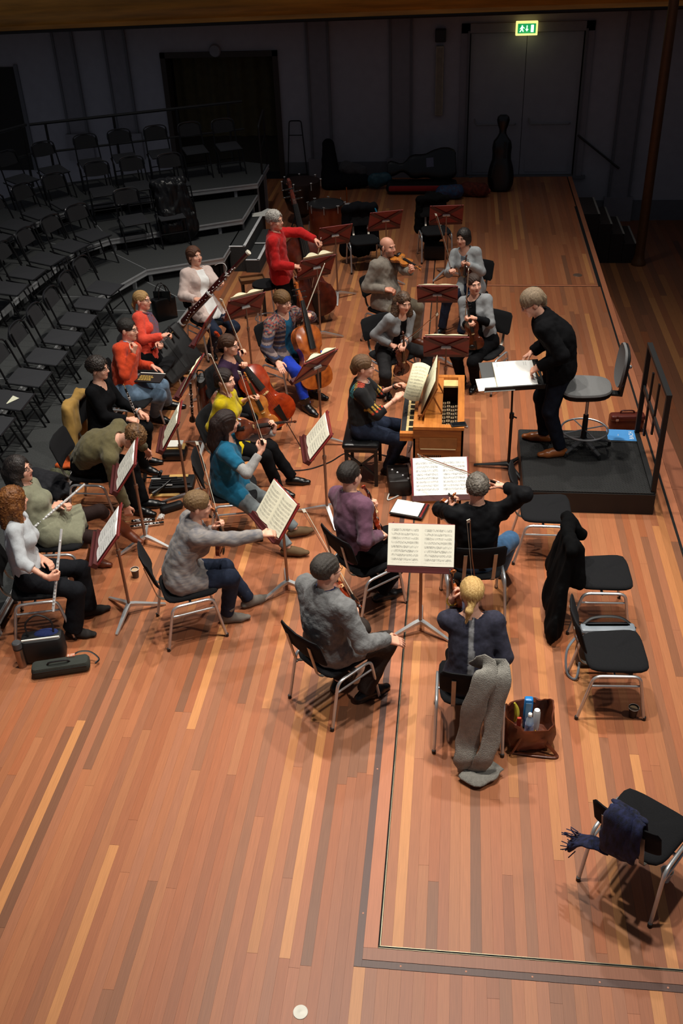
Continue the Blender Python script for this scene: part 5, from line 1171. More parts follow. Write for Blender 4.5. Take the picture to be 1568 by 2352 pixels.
# ---- woman far back in grey
p = Person('woman with chin-length dark hair in a light grey cardigan holding violin and bow upright', (.22, 12.72, SZ), -112, (0.088, 12.731, 1.22), (up(*I21, .72), (-0.058, 12.408, 0.9)), ((0.095, 12.263, 0), (-0.164, 12.43, 0)), look=(-.5, -.82, -.22), sex='f', curl=(.8, .8))
p.body(); p.top(cloth('grey_jersey', (1, 1, 1)), 'top', e=.012, hem=.06, sleeve=(.2, .2), neck=.09, vneck=.1); p.top(cloth('light_grey_knit', (156, 160, 162), var=.06), 'cardigan', e=.02, hem=.1, opening=.04, neck=.085, vneck=.12); p.trousers(NAVYJ); p.shoes(SH_BLK)
p.hair((50, 42, 38), 'bob', curl=.4, rgb2=(28, 24, 22), vol=.014); seat_for((.22, 12.72), -112, 'black orchestra chair under the woman with chin-length dark hair'); P21 = p
# ---- woman with grey shrug
p = Person('woman with tied back hair in a grey shrug over black, hands on a violin', (.36, 10.98, SZ), -118, (0.215, 11.037, 1.23), (up(*I22, .74), up(*I22, .62)), ((0.272, 10.793, 0), (0.114, 10.835, 0)), look=(.35, -.9, -.05), sex='f', curl=(.75, .75), size=1.02)
p.body(); p.top(BLK, 'top', e=.013, hem=.08, sleeve=(.95, .95), neck=.08); p.top(cloth('grey_mohair', (136, 138, 140), var=.06), 'shrug', e=.022, hem=.06, opening=.07, sleeve=(.6, .6), neck=.095, wr=.007); p.trousers(BLK); p.shoes(SH_BLK)
p.hair((70, 50, 40), 'tied', rgb2=(38, 26, 20), vol=.006, extra=(((0, -.1, .0), (0, -.115, -.04), .03, .02),)); seat_for((.38, 10.95), -118, 'black orchestra chair under the woman in the grey shrug'); P22 = p
# ---- conductor
p = Person('conductor in a black jacket and dark trousers leaning over his score on the podium', (1.06, 8.98, 1.17), 180, (0.735, 8.989, 1.82), ((0.778, 8.809, 1.2), (.72, 9.12, 1.2)), ((1.111, 8.819, 0.24), (0.972, 9.119, 0.24)), look=(-.8, -.12, -.6), pose='stand', neckz=.24, curl=(.5, .5), elbow=((1, -.45, -.1), (1, .4, -.2)), slouch=.1, size=1.04, tilt=(-.45, 0, .9))
p.body(); p.top(cloth('black_fleece', (14, 14, 16)), 'jacket', e=.03, hem=.1, wr=.008, neck=.07); p.trousers(cloth('dark_jean', (24, 28, 38)), e=.014); p.shoes(SH_TAN)
p.hair((156, 134, 108), 'short', rgb2=(104, 88, 70), vol=.018, fringe=.02, extra=(((0, -.09, -.01), (0, -.09, -.06), .05, .03),)); p.glasses(); p.collar(MATS['black_fleece'], .07, .022, h=.035, open_=.6); P23 = p

# ================================================================ instruments in the players' hands
def vio(label, I, N, var=None, size=1.0, **k): return bowed(label, I[0], V(*I[1]) - V(*I[0]), N, size, var, group=VG, **k)
vio('amber violin held upright by the woman in the knitted cardigan', I13, (.8, -.2, .4), VAR_A)
vio('orange violin standing on the lap of the man in mauve', I14, (.6, .3, .4), VAR_R)
vio('brown violin between the knees of the curly-haired woman', I20, (.5, -.8, .2), VAR_B)
vio('dark violin held upright by the woman with chin-length hair', I21, (-.3, -.9, .2), VAR_B)
vio('reddish brown violin held upright by the woman in the grey shrug', I22, (-.1, -.9, .3), VAR_B)
vio('golden viola resting on the knee of the woman in yellow', I11, (.2, -.75, .5), VAR_G, 1.13, name='viola')
vio('amber violin raised by the blonde woman with the ponytail', I17, (-.6, -.3, .3), VAR_A)
def chin(P_, S_, label, N, var, lift=.035):
    B = P_.nk + P_.cf * .085 - P_.cr * .06 + P_.up * lift; return bowed(label, B, V(*S_) - B, N, 1.0, var, group=VG)
chin(P12, (-1.49, 7.675, 1.19), 'dark brown violin played by the woman in teal', (0.1, -.6, .8), VAR_B)
chin(P15, tuple(P15.nk + V(.22, .36, -.42)), 'orange violin tucked at the chin of the man in grey', (.5, -.1, .8), VAR_R, .05)
vio('orange violin held upright on the knee of the man in black', I16, (-.3, -.8, .3), VAR_A)
chin(P19, (-0.287, 11.648, 1.12), 'golden violin under the chin of the bald man', (.3, -.6, .75), VAR_G, .06)
for lb, f, t, h in (('bow held upright by the woman in the knitted cardigan', (-1.82, 6.291, 0.95), (-1.974, 6.543, 1.5), (1, 0, 0)), ('bow on the lap of the man in mauve', (-0.551, 6.67, 0.7), (-0.814, 7.412, 0.58), (0, -1, 0)), ('bow raised by the man in the grey cable sweater', (-0.672, 5.503, 0.95), (-1.045, 5.821, 1.5), (1, 0, 0)),
                    ('bow drawn by the man in the black shirt', (0.345, 6.675, 1.24), (-0.32, 7.117, 1.22), (0, 0, -1)), ('bow standing up before the blonde woman with the ponytail', (0.204, 5.555, 1), (0.151, 5.46, 1.5), (-1, 0, 0)), ('bow held upright by the woman in teal', (-1.68, 7.495, 1.08), (-1.772, 7.46, 1.6), (1, 0, 0)),
                    ('bow held by the woman in yellow', (-2.144, 8.472, 0.86), (-2.252, 8.344, 1.4), (1, 0, 0)), ('bow rising behind the cellist in purple', (-2.245, 9.456, 1.06), (-2.326, 9.268, 1.6), (1, 0, 0)), ('bow resting against the cello of the young man in blue trousers', (-1.788, 10.669, 0.88), (-1.563, 10.818, 1.4), (0, -1, 0)),
                    ('bow in the hand of the curly-haired woman', (-0.653, 10.474, 0.66), (-0.388, 10.347, 0.95), (0, 0, -1)), ('bow held upright by the woman with chin-length hair', (-0.053, 12.441, 0.9), (-0.242, 12.534, 1.5), (1, 0, 0)), ('bow held along the violin of the woman in the grey shrug', (0.128, 10.895, 0.84), (0.137, 10.742, 1.3), (0, -1, 0)),
                    ('bow in the left hand of the double bass player', (-1.753, 12.319, 1.3), (-1.887, 12.477, 0.75), (0, -1, 0))): bow(lb, f, t, h)
bowed('amber brown cello leaning on the young man in blue trousers', (-1.546, 10.199, 0.26), V(*(-1.792, 10.664, 1.3)) - V(*(-1.546, 10.199, 0.26)), (.55, -.6, .45), 1.0, VAR_A, rib=.115, name='cello', body=.755, endpin=.28, chin=False)
bowed('bright red brown cello held by the woman in purple', (-1.802, 9.352, 0.27), V(*(-2.472, 9.405, 1.28)) - V(*(-1.802, 9.352, 0.27)), (.35, -.7, .55), 1.0, VAR_R, rib=.115, name='cello', body=.755, endpin=.0, chin=False)
mb = MB(); mb.tube([(-1.802, 9.352, 0.27), (-1.64, 9.262, 0)], .005, 6); cel = [o for o in COL.objects if o.name.startswith('cello') and o.parent is None][-1]; mb.build('endpin', M_EBONY, cel)
mb = MB(); mb.box(V(*(-1.639, 9.253, 0)) + V(0, 0, .004), (.05, .05, .008)); tag(mb.build('endpin_stop', M_BRIDGE, loc=(-1.639, 9.253, 0)), 'small pale block under the endpin of the red cello', 'endpin stop')
bowed('tall dark double bass held by the man in the red sweater', (-1.88, 12.72, .1), V(*(-2.249, 13.141, 1.9)) - V(-1.88, 12.72, .1), (.35, -.85, .3), 1.0, VAR_D, rib=.2, name='double_bass', body=1.13, endpin=.12, chin=False, wscale=.95, neckk=1.0)
# bassoon
bt = thing('bassoon', 'dark red bassoon with a white bell ring held across by the woman in pink', 'bassoon', (-3.5, 11.476, 0.5), world=True)
a, b = V(*(-2.494, 11.335, 1.5)), V(*(-3.5, 11.476, 0.5)); d = unit(b - a); L_ = np.linalg.norm(b - a); sd = unit(np.cross(d, V(.3, -.8, .5))); M_BSN = varnish('bassoon_maple', (74, 20, 18), (44, 12, 12))
mb = MB(); mb.tube([a, a + d * .05, a + d * .3, a + d * L_ * .55], [.03, .024, .023, .026], 12); mb.build('long_joint', M_BSN, bt, smooth=True)
mb = MB(); mb.tube([a + d * L_ * .55, a + d * L_ * .98, b], [.044, .04, .034], 12); mb.build('boot', M_BSN, bt, smooth=True)
mb = MB(); mb.tube([a + d * L_ * .3 + sd * .035, a + d * L_ * .58 + sd * .03], [.015, .017], 10); mb.build('wing_joint', M_BSN, bt, smooth=True)
mb = MB(); mb.tube([a - d * .012, a + d * .012], .034, 14); mb.build('bell_ring', mat('ivory', (225, 218, 200), .5), bt, smooth=True)
mb = MB(); q0 = a + d * L_ * .3 + sd * .035; mb.tube(catmull([q0, q0 - d * .06 + sd * .02, q0 - d * .08 + sd * .08, q0 - d * .03 + sd * .13, q0 + d * .03 + sd * .15]), .004, 6); mb.build('crook', SILV, bt, smooth=True)
mb = MB(); rk = random.Random(3)
for i in range(26):
    y = L_ * (.2 + .75 * i / 26); c = a + d * y + unit(V(.3, -.8, .5)) * (.03 if y < L_ * .55 else .046) + sd * rk.uniform(-.02, .02); mb.ell(c, (.009, .009, .006), 8, 5)
    if i % 3 == 0: mb.tube([c, c + d * .07 + sd * .01], .003, 5)
mb.build('keywork', SILV, bt, kind='stuff', smooth=True)
for y in (.29, .55, .97): mb = MB(); mb.tube([a + d * (L_ * y - .01), a + d * (L_ * y + .01)], .046 if y > .5 else .028, 14); mb.build('ring', SILV, bt, smooth=True)
# oboes, clarinets, flutes
woodwind('black oboe standing on the lap of the woman in the black cardigan', (-3.322, 8.701, 0.98), (-3.277, 8.763, 0.62), 'oboe', seed=2)
woodwind('black oboe in the hands of the blonde woman in coral', (-3.254, 10.213, 0.92), (-3.55, 10.322, 0.66), 'oboe', keys=14, seed=3)
woodwind('dark clarinet lying on the floor beside a polishing cloth', (-3.117, 7.7, 0.03), (-2.891, 7.75, 0.03), 'clarinet', seed=4, r=.014)
woodwind('dark oboe lying on the floor by the bending man', (-3.103, 7.609, 0.03), (-2.789, 7.702, 0.03), 'oboe', seed=5)
woodwind('dark clarinet standing on a peg beside the brown leather case', (-2.848, 9.413, 0.7), (-2.959, 9.67, 0.1), 'clarinet', r=.015, flare=.9, seed=6)
flute('silver flute held upright by the ginger-haired woman', (-3.094, 6.168, 1), (-3.14, 5.838, 0.5), 1)
flute('silver flute lying across the lap of the woman in the sage dress', (-3.196, 7.001, 0.9), (-3.53, 6.676, 0.7), 2)

# ================================================================ music stands and what lies on them
def MS(px, h, ang, tilt, label, legrot=20, **k): return music_stand((px[0], px[1]), ang, h, tilt, label, legrot, **k)
s1 = MS((-0.207, 6.284, 0.9), .9, -90, 58, 'red music stand with open parts before the grey sweater man and blonde woman', 90, w_=.52)
sheet_music(s1, 'open violin part on the stand before the blonde woman with the ponytail', .52, .33, 1)
s2 = MS((-0.085, 7.313, 0.9), .9, -84, 50, 'red music stand with open parts before the man in the black shirt', 60, w_=.5)
sheet_music(s2, 'open violin part on the stand before the man in black', .47, .33, 2, (244, 243, 238))
s3 = MS((-1.401, 6.749, 0.88), .88, -146, 55, 'red music stand with a page being turned by the woman in the knitted cardigan', 40)
sheet_music(s3, 'open cream part being turned by the woman in the knitted cardigan', .46, .33, 3, (236, 231, 206), curl=.012)
s4 = MS((-1.194, 7.963, 0.9), .9, -168, 52, 'red music stand before the organ bench', 10); sheet_music(s4, 'cream part on the stand before the organ bench', .44, .31, 4, (238, 233, 212))
s5 = MS((-2.733, 6.347, 0.85), .85, -166, 52, 'red music stand before the two flutists', 100); sheet_music(s5, 'loose white parts on the flutists\' stand', .42, .31, 5, (240, 240, 236))
s6 = MS((-2.873, 7.359, 0.9), .9, -166, 54, 'red music stand before the bending man', 60); sheet_music(s6, 'open part on the stand before the bending man', .44, .31, 6, (240, 237, 226))
s7 = MS((-2.644, 8.108, 0.9), .9, -170, 58, 'red music stand before the oboist in black', 30); sheet_music(s7, 'cream part on the stand before the oboist in black', .42, .31, 7, (236, 231, 206))
s8 = MS((-2.707, 9.158, 0.92), .92, 178, 60, 'red music stand seen edge-on beside the brown leather case', 0); sheet_music(s8, 'part on the stand beside the brown leather case', .42, .3, 8, (224, 214, 180))
s9 = MS((-2.832, 10.404, 0.95), .95, 176, 62, 'red music stand seen edge-on between bassoonist and purple cellist', 50)
s10 = MS((-2.506, 10.993, 0.95), .95, 128, 58, 'maroon-backed music stand before the bassoonist', 30); sheet_music(s10, 'cream part showing over the bassoonist\'s stand', .44, .37, 8, (224, 214, 180), curl=.02)
s11 = MS((-1.418, 9.348, 0.95), .95, 142, 55, 'maroon-backed music stand before the two cellists', 10); sheet_music(s11, 'yellowed part on the cellists\' stand', .44, .35, 8, (224, 214, 180), curl=.02)
s12 = MS((-1.794, 12.217, 1), 1.0, 122, 58, 'maroon-backed music stand before the double bass player', 40); sheet_music(s12, 'yellowed part on the double bass player\'s stand', .42, .37, 8, (224, 214, 180), curl=.03)
s13 = MS((-1.721, 13.674, 0.95), .95, 115, 60, 'empty maroon-backed music stand beside the double bass', -50)
s14 = MS((-1.046, 14.351, 0.95), .95, 108, 60, 'empty maroon-backed music stand beside the dark jacket chair', 20)
s15 = MS((-0.162, 14.614, 0.95), .95, 95, 62, 'empty maroon-backed music stand by the chair with the hanging bag', 170)
s16 = MS((-0.216, 11.499, 0.92), .92, 90, 52, 'maroon-backed music stand before the bald man and grey cardigan woman', 30); sheet_music(s16, 'part on the stand before the bald man', .46, .335, 8, (224, 218, 190))
s17 = MS((-0.081, 9.948, 0.92), .92, 90, 58, 'maroon-backed music stand before the curly-haired woman and the shrug woman', 30); sheet_music(s17, 'part on the stand before the curly-haired woman', .46, .345, 8, (224, 218, 190))

# ================================================================ podium and conductor's things
def blob(name, label, cat, prims, m, h=.014, wr=.006, wf=20, k=.04, cuts=(), group=None, parent=None, base=None, anis=(1, 1, 1)):
    """soft thing (coat, bag, cushion) from tapered volumes (a, b, ra, rb[, flat axis, flat])"""
    pr = [(V(*p[0]), V(*p[1]), p[2], p[3], (unit(V(*p[4])), p[5]) if len(p) > 4 else None) for p in prims]; sd = sum(p[2] for p in prims) * 31
    def F(p):
        d = None
        for a, b, ra, rb, fl in pr: q = cone(p, a, b, ra, rb, fl); d = q if d is None else smin(d, q, k)
        d = d + wr * wob(p * np.array(anis), wf, sd) + wr * .5 * wob(p * np.array(anis), wf * 2.2, sd)
        for o, n in cuts: d = smax(d, (p - V(*o)) @ unit(V(*n)), .006)
        return d
    pts = np.array([q for p in pr for q in p[:2]]); R_ = max(max(p[2], p[3]) for p in pr) + .02; v, f = polygonise(F, pts.min(0) - R_, pts.max(0) + R_, h)
    class S: pass
    s = S()
    if parent is None:
        o0 = base or (pts[:, 0].mean(), pts[:, 1].mean(), pts[:, 2].min()); s.root = thing('tmp', 'x', 'x', o0, world=True); ob = Person.mesh(s, name, v, f, m); ob.parent = None; ob.location = o0; ob['_w'] = [float(q) for q in o0]; bpy.data.objects.remove(s.root); tag(ob, label, cat, group)
    else: s.root = parent; ob = Person.mesh(s, name, v, f, m)
    return ob
pod = thing('podium', 'black conductor\'s podium with a studded rubber deck and side rail', 'podium', (1.35, 8.7, 0), world=True)
M_PODS = mat('podium_black', (15, 14, 14), .6)
mb = MB(); mb.box((1.345, 8.75, .112), (1.25, 1.24, .224)); mb.build('base', M_PODS, pod)
def stud_mat():
    m = mat('studded_rubber', (24, 24, 24), .7); N = m.node_tree.nodes; L = m.node_tree.links; b = N['Principled BSDF']; tc = N.new('ShaderNodeTexCoord'); vo = N.new('ShaderNodeTexVoronoi'); vo.inputs['Scale'].default_value = 34; vo.inputs['Randomness'].default_value = 0
    mr = N.new('ShaderNodeMapRange'); mr.inputs[1].default_value = .3; mr.inputs[2].default_value = .45; mr.inputs[3].default_value = 1; mr.inputs[4].default_value = 0; bp = N.new('ShaderNodeBump'); bp.inputs['Strength'].default_value = .9; bp.inputs['Distance'].default_value = .01
    L.new(tc.outputs['Object'], vo.inputs['Vector']); L.new(vo.outputs['Distance'], mr.inputs[0]); L.new(mr.outputs[0], bp.inputs['Height']); L.new(bp.outputs[0], b.inputs['Normal']); return m
mb = MB(); mb.box((1.345, 8.75, .23), (1.23, 1.22, .014)); mb.build('deck_mat', stud_mat(), pod)
rl = MB(); rl.box((1.95, 8.18, .64), (.045, .045, 1.27)); rl.build('rail_post', M_PODS, pod); rl = MB(); rl.box((1.95, 9.3, .64), (.045, .045, 1.27)); rl.build('rail_post', M_PODS, pod)
rl = MB(); rl.box((1.95, 8.74, 1.262), (.05, 1.16, .03)); rl.build('top_rail', M_PODS, pod); rl = MB(); rl.box((1.95, 8.74, .8), (.02, 1.1, .05)); rl.build('middle_rail', M_PODS, pod); rl = MB(); rl.box((1.95, 8.74, .25), (.05, 1.16, .03)); rl.build('bottom_rail', M_PODS, pod)
for y, z0, z1 in ((8.95, .42, 1.12), (8.62, .62, 1.16)): rl = MB(); rl.box((1.95, y, (z0 + z1) / 2), (.02, .03, z1 - z0)); rl.build('inner_bar', M_PODS, pod)
# stool
sx, sy = 1.36, 9.0; so = thing('stool', 'tall grey swivel stool with a chrome foot ring on the podium', 'stool', (sx, sy, .24), world=True); M_GREYF = mat('grey_upholstery', (108, 108, 108), .9, var=.08, scale=120, bump=.15, bscale=300)
rings = []
for i, (z, k_) in enumerate(((.90, .8), (.905, .95), (.925, 1.0), (.955, 1.0), (.975, .96), (.985, .86), (.98, .5), (.975, .02))):
    ring = []
    for q in range(28):
        a = 2 * PI * q / 28; c_, s_ = math.cos(a), math.sin(a); r_ = (abs(c_) ** 3.2 + abs(s_) ** 3.2) ** (-1 / 3.2); ring.append(V(sx - .04 + .25 * k_ * r_ * c_, sy - .05 + .235 * k_ * r_ * s_ * (1 - .08 * c_), z + (.012 * (c_ * c_) - .02 * max(0, -c_) ** 2) * k_))
    rings.append(ring)
mb = MB(); mb.loft(rings[2:]); mb.build('seat', M_GREYF, so, smooth=True); mb = MB(); mb.loft(rings[:4]); mb.build('seat_shell', M_BLACK, so, smooth=True)
def bring(x, kk, th):
    return [V(x + .02 * (z_ - .25), sy - .05 + .2 * kk * y_, 1.2 + .2 * kk * z_) for y_, z_ in [((abs(math.cos(a)) ** .7) * math.copysign(1, math.cos(a)), (abs(math.sin(a)) ** .7) * math.copysign(1, math.sin(a)) * 1.0) for a in [2 * PI * q / 24 for q in range(24)]]]
mb = MB(); mb.loft([bring(sx + .27, .9, 0), bring(sx + .262, 1.0, 0), bring(sx + .285, 1.02, 0)]); mb.build('backrest', M_GREYF, so, smooth=True)
mb = MB(); mb.loft([bring(sx + .285, 1.02, 0), bring(sx + .31, .98, 0), bring(sx + .33, .6, 0)]); mb.build('back_shell', M_BLACK, so, smooth=True)
mb = MB(); mb.bar((sx + .1, sy - .05, .9), (sx + .3, sy - .05, .89), .09, .02); mb.bar((sx + .3, sy - .05, .88), (sx + .33, sy - .05, 1.2), .1, .03, (1, 0, 0)); mb.build('back_bracket', M_BLACK, so)
mb = MB(); mb.ell((sx + .36, sy - .05, 1.18), (.02, .02, .02)); mb.build('knob', M_CHROME, so, smooth=True)
mb = MB(); mb.tube([(sx, sy, .45), (sx, sy, .9)], .017, 12); mb.build('gas_lift', M_CHROME, so, smooth=True); mb = MB(); mb.tube([(sx, sy, .33), (sx, sy, .36), (sx, sy, .62)], [.04, .03, .027], 12); mb.build('column', M_BLACK, so, smooth=True)
mb = MB(); mb.tube([(sx + .235 * math.cos(a), sy + .235 * math.sin(a), .45) for a in [2 * PI * i / 36 for i in range(36)]], .01, 8, closed=True)
mb.build('foot_ring', M_CHROME, so, smooth=True)
for i in range(4):
    a = .4 + 2 * PI * i / 4; mb = MB(); mb.tube([(sx + .03 * math.cos(a), sy + .03 * math.sin(a), .45), (sx + .235 * math.cos(a), sy + .235 * math.sin(a), .45)], .007, 6); mb.build('ring_spoke', M_CHROME, so, smooth=True)
for i in range(5):
    a = -1.05 + 2 * PI * i / 5; c_, s_ = math.cos(a), math.sin(a); mb = MB(); mb.tube([(sx + .03 * c_, sy + .03 * s_, .34), (sx + .15 * c_, sy + .15 * s_, .315), (sx + .29 * c_, sy + .29 * s_, .285)], [.028, .024, .018], 8, flat=.7); lg = mb.build('leg', mat('grey_plastic', (70, 70, 72), .5), so, smooth=True)
    mb = MB(); mb.lathe([(.016, .238), (.018, .26), (.012, .28)], 10, (sx + .285 * c_, sy + .285 * s_, 0)); mb.build('glide', M_BLACK, lg, smooth=True)
# conductor's stand, score, loose sheets, pencil
cs_ = thing('conductor_stand', 'black conductor\'s music stand with a wide desk in front of the podium', 'music stand', (.61, 8.93, 0), world=True)
c = V(*(0.577, 8.893, 1.1)); ang = math.radians(-80); ti = math.radians(22); fd = V(math.cos(ang), math.sin(ang), 0); nr = unit(fd * math.sin(ti) + V(0, 0, math.cos(ti))); xa = unit(np.cross(V(0, 0, 1), fd)); ua = np.cross(nr, xa); R = np.stack([xa, ua, nr], 1)
M_SB = mat('stand_black', (16, 16, 17), .45)
mb = MB(); mb.box(c, (.6, .38, .012), R, bev=.003); dk = mb.build('desk', M_SB, cs_); mb = MB(); mb.box(c - ua * .19 + nr * .024, (.6, .012, .06), R); mb.build('ledge', M_SB, dk)
mb = MB(); mb.tube([(.61, 8.93, .5), (c[0] + .02, c[1] + .05, c[2] - .02)], .011, 8); mb.build('inner_pole', M_SB, cs_, smooth=True); mb = MB(); mb.tube([(.61, 8.93, .06), (.61, 8.93, .62)], .016, 10); mb.tube([(.61, 8.93, .6), (.61, 8.93, .66)], .024, 10); mb.tube([(.61, 8.93, .63), (.66, 8.9, .62)], .008, 6); mb.build('pole', M_SB, cs_, smooth=True)
for a in (3.05, .95, -1.1): mb = MB(); mb.tube([V(.61, 8.93, .06), V(.61 + .1 * math.cos(a), 8.93 + .1 * math.sin(a), .05), V(.61 + .36 * math.cos(a), 8.93 + .36 * math.sin(a), .02)], [.04, .026, .016], 8, flat=.6); mb.build('leg', M_SB, cs_, smooth=True)
def flat_sheet(mb, c, R, w_, d_, t=.003, bow_=0): 
    n = 8; vs = []; 
    for j in (0, 1):
        for i in range(n + 1):
            u = i / n - .5
            for k_ in (0, 1): vs.append(c + R @ V(u * w_, (j - .5) * d_, k_ * t + bow_ * (1 - (2 * u) ** 2)))
    fs = []
    for i in range(n):
        a = 2 * i; b = 2 * (n + 1) + 2 * i; fs += [(a + 1, a + 3, b + 3, b + 1), (a, b, b + 2, a + 2), (a, a + 2, a + 3, a + 1), (b, b + 1, b + 3, b + 2)]
    fs += [(0, 1, 2 * n + 3, 2 * n + 2), (2 * n, 4 * n + 2, 4 * n + 3, 2 * n + 1)]
    return mb.add(vs, fs)
sc = thing('score', 'thick open conductor\'s score on the black stand', 'sheet music', c + nr * .01, world=True)
mb = MB(); mb.box(c + xa * .03 + nr * .021 - ua * .01, (.40, .33, .026), R); mb.build('page_block', mat('page_edges', (226, 218, 190), .8, var=.08, scale=40, stretch=(1, 1, 40)), sc)
mb = MB(); flat_sheet(mb, c + xa * .03 + nr * .0345 - ua * .01, R, .395, .325, .001, .006); mb.build('open_page', mat('white_page', (244, 243, 238), .8, var=.02), sc, smooth=True)
mb = MB()
for i in range(15): mb.box(c + xa * (-.13 + .0205 * i) + nr * .0395 + ua * .11, (.004 if i % 3 else .008, .05, .001), R)
mb.build('printed_staves', mat('grey_print', (190, 190, 188), .8), sc)
mb = MB(); mb.box(c + xa * .03 + nr * .007 - ua * .01, (.405, .335, .002), R); mb.build('cover', mat('dark_cover', (60, 40, 40), .6), sc)
for i, (dx, du, rt_) in enumerate(((-.19, -.1, .05), (-.13, -.125, .0))):
    Rr = R @ np.array(Matrix.Rotation(rt_, 3, 'Z')); mb = MB(); flat_sheet(mb, c + xa * (dx - .02) + nr * (.0065 + .0015 * i) + ua * (du + .0), Rr, .3, .16, .001); tag(mb.build('loose_sheet', M_PAPER, loc=c + xa * dx, smooth=True), ['loose white sheet jutting out under the conductor\'s score', 'loose white sheet along the ledge of the conductor\'s stand'][i], 'paper')
mb = MB(); mb.tube([c + xa * .24 + ua * .1 + nr * .012, c + xa * .27 - ua * .05 + nr * .012], .004, 6); tag(mb.build('pencil', mat('orange_paint', (230, 130, 40), .5), loc=c + xa * .25), 'orange pencil lying on the conductor\'s stand', 'pencil')
# blue book on podium with lettering
bk = thing('blue_score', 'light blue score with white lettering lying on the podium corner', 'book', (1.79, 9.24, .238), math.radians(-2))
mb = MB(); mb.box((0, 0, .009), (.3, .23, .016)); mb.build('page_block', mat('book_pages', (214, 210, 196), .8), bk); mb = MB(); mb.box((0, 0, .019), (.305, .235, .003)); mb.build('cover', mat('sky_blue_cover', (76, 152, 220), .5, var=.04), bk)
def text_mesh(s_, size, m, parent, loc, rot, name='lettering', ext=.0008):
    cu = bpy.data.curves.new('txt', 'FONT'); cu.body = s_; cu.size = size; cu.extrude = ext; cu.align_x = 'CENTER'; cu.align_y = 'CENTER'; o = bpy.data.objects.new('txt', cu); COL.objects.link(o)
    dg = bpy.context.evaluated_depsgraph_get(); me = bpy.data.meshes.new_from_object(o.evaluated_get(dg)); bpy.data.objects.remove(o); me.materials.clear(); me.materials.append(m)
    o2 = bpy.data.objects.new(name, me); COL.objects.link(o2); o2.parent = parent; o2.location = loc; o2.rotation_euler = rot; return o2
M_WLET = mat('white_ink', (235, 240, 245), .6, var=.01); text_mesh('BACH', .062, M_WLET, bk, (.095, 0, .0215), (0, 0, PI / 2)); text_mesh('lsm', .022, M_WLET, bk, (-.04, 0, .0215), (0, 0, PI / 2))
bg = thing('leather_satchel', 'brown leather satchel with a buckle on the floor behind the podium', 'bag', (1.93, 9.84, 0), math.radians(4)); M_SAT = mat('oxblood_leather', (86, 34, 24), .3, bump=.12, bscale=40)
mb = MB(); mb.box((0, 0, .1), (.38, .15, .2), bev=.05); mb.build('body', M_SAT, bg, smooth=True); mb = MB(); mb.box((0, -.02, .17), (.385, .13, .07), bev=.03); mb.build('flap', M_SAT, bg, smooth=True); mb = MB(); mb.tube(bez([(-.08, 0, .19), (-.07, 0, .235), (.07, 0, .235), (.08, 0, .19)], .03), .009, 7); mb.build('handle', M_SAT, bg, smooth=True)
for x in (-.12, .12): mb = MB(); mb.box((x, -.075, .15), (.022, .012, .1)); st_ = mb.build('strap', M_SAT, bg); mb = MB(); mb.box((x, -.084, .16), (.032, .006, .026), bev=.002); mb.build('buckle', M_STEEL, st_)
# ================================================================ chest organ and its player's bench
og = thing('chest_organ', 'small light wood chest organ with an open top showing pipes', 'organ', (-.12, 8.78, 0), world=True)
M_OAK = mat('orange_pine', (196, 122, 52), .4, rgb2=(172, 100, 40), scale=4, stretch=(14, 1, 1), coat=.2); M_OAKD = mat('organ_side', (150, 88, 36), .45, rgb2=(122, 66, 26), scale=4, stretch=(1, 1, 10)); M_PIPE = mat('pipe_wood', (60, 36, 20), .6)
x0, x1, y0, y1, zt = -.36, .12, 8.22, 9.36, .87
def obx(a, b, nm, m, par=og, bev=0): mb = MB(); mb.box([(a[i] + b[i]) / 2 for i in range(3)], [abs(b[i] - a[i]) for i in range(3)], bev=bev); return mb.build(nm, m, par)
fp = obx((x0, y0, 0), (x1, y0 + .02, zt - .02), 'front_panel', M_OAKD); obx((x0, y1 - .02, 0), (x1, y1, zt - .02), 'back_panel', M_OAKD); obx((x0, y0, 0), (x0 + .02, y1, .74), 'side_panel', M_OAKD); obx((x1 - .02, y0, 0), (x1, y1, zt - .02), 'side_panel', M_OAKD)
obx((x0 + .06, y0 - .008, .64), (x1 - .06, y0, .75), 'front_inset', mat('inset_wood', (138, 88, 44), .5), fp); obx((x0 + .07, y0 - .012, .628), (x1 - .07, y0 - .006, .636), 'inlay_line', mat('pale_inlay', (210, 186, 140), .6), fp)
for i in range(9): obx((-.26 + .02 * i, y0 - .004, .48), (-.25 + .02 * i, y0, .56), 'grille_slot', M_BLACKGAP, fp)
mb = MB()
for i in range(6): mb.tube([(.0 + .03 * (i % 3) + .012 * math.cos(a), y0 - .004, .5 + .035 * (i // 3) + .012 * math.sin(a)) for a in [2 * PI * q / 10 for q in range(10)]], .003, 5, closed=True)
mb.build('carved_rosette', mat('pale_inlay', (1, 1, 1)), fp)
obx((x0 + .03, y0 + .02, .0), (x1 - .03, y0 + .05, .1), 'plinth', M_OAK)
tp = obx((x0, y0 - .005, zt - .03), (x1 + .005, y0 + .06, zt), 'top_rail', M_OAK); obx((x0, y1 - .06, zt - .03), (x1 + .005, y1, zt), 'top_rail', M_OAK); obx((x1 - .06, y0 + .06, zt - .03), (x1 + .005, y1 - .06, zt), 'top_rail', M_OAK); obx((x0 + .1, y0 + .06, zt - .03), (x0 + .27, y1 - .06, zt - .005), 'top_board', M_OAK)
obx((x0 + .27, y1 - .2, zt - .05), (x1 - .06, y1 - .06, zt - .03), 'pale_board', mat('pale_plywood', (222, 186, 120), .6)); obx((x0 + .27, y0 + .06, zt - .3), (x1 - .06, y1 - .06, zt - .27), 'well_floor', M_BLACKGAP)
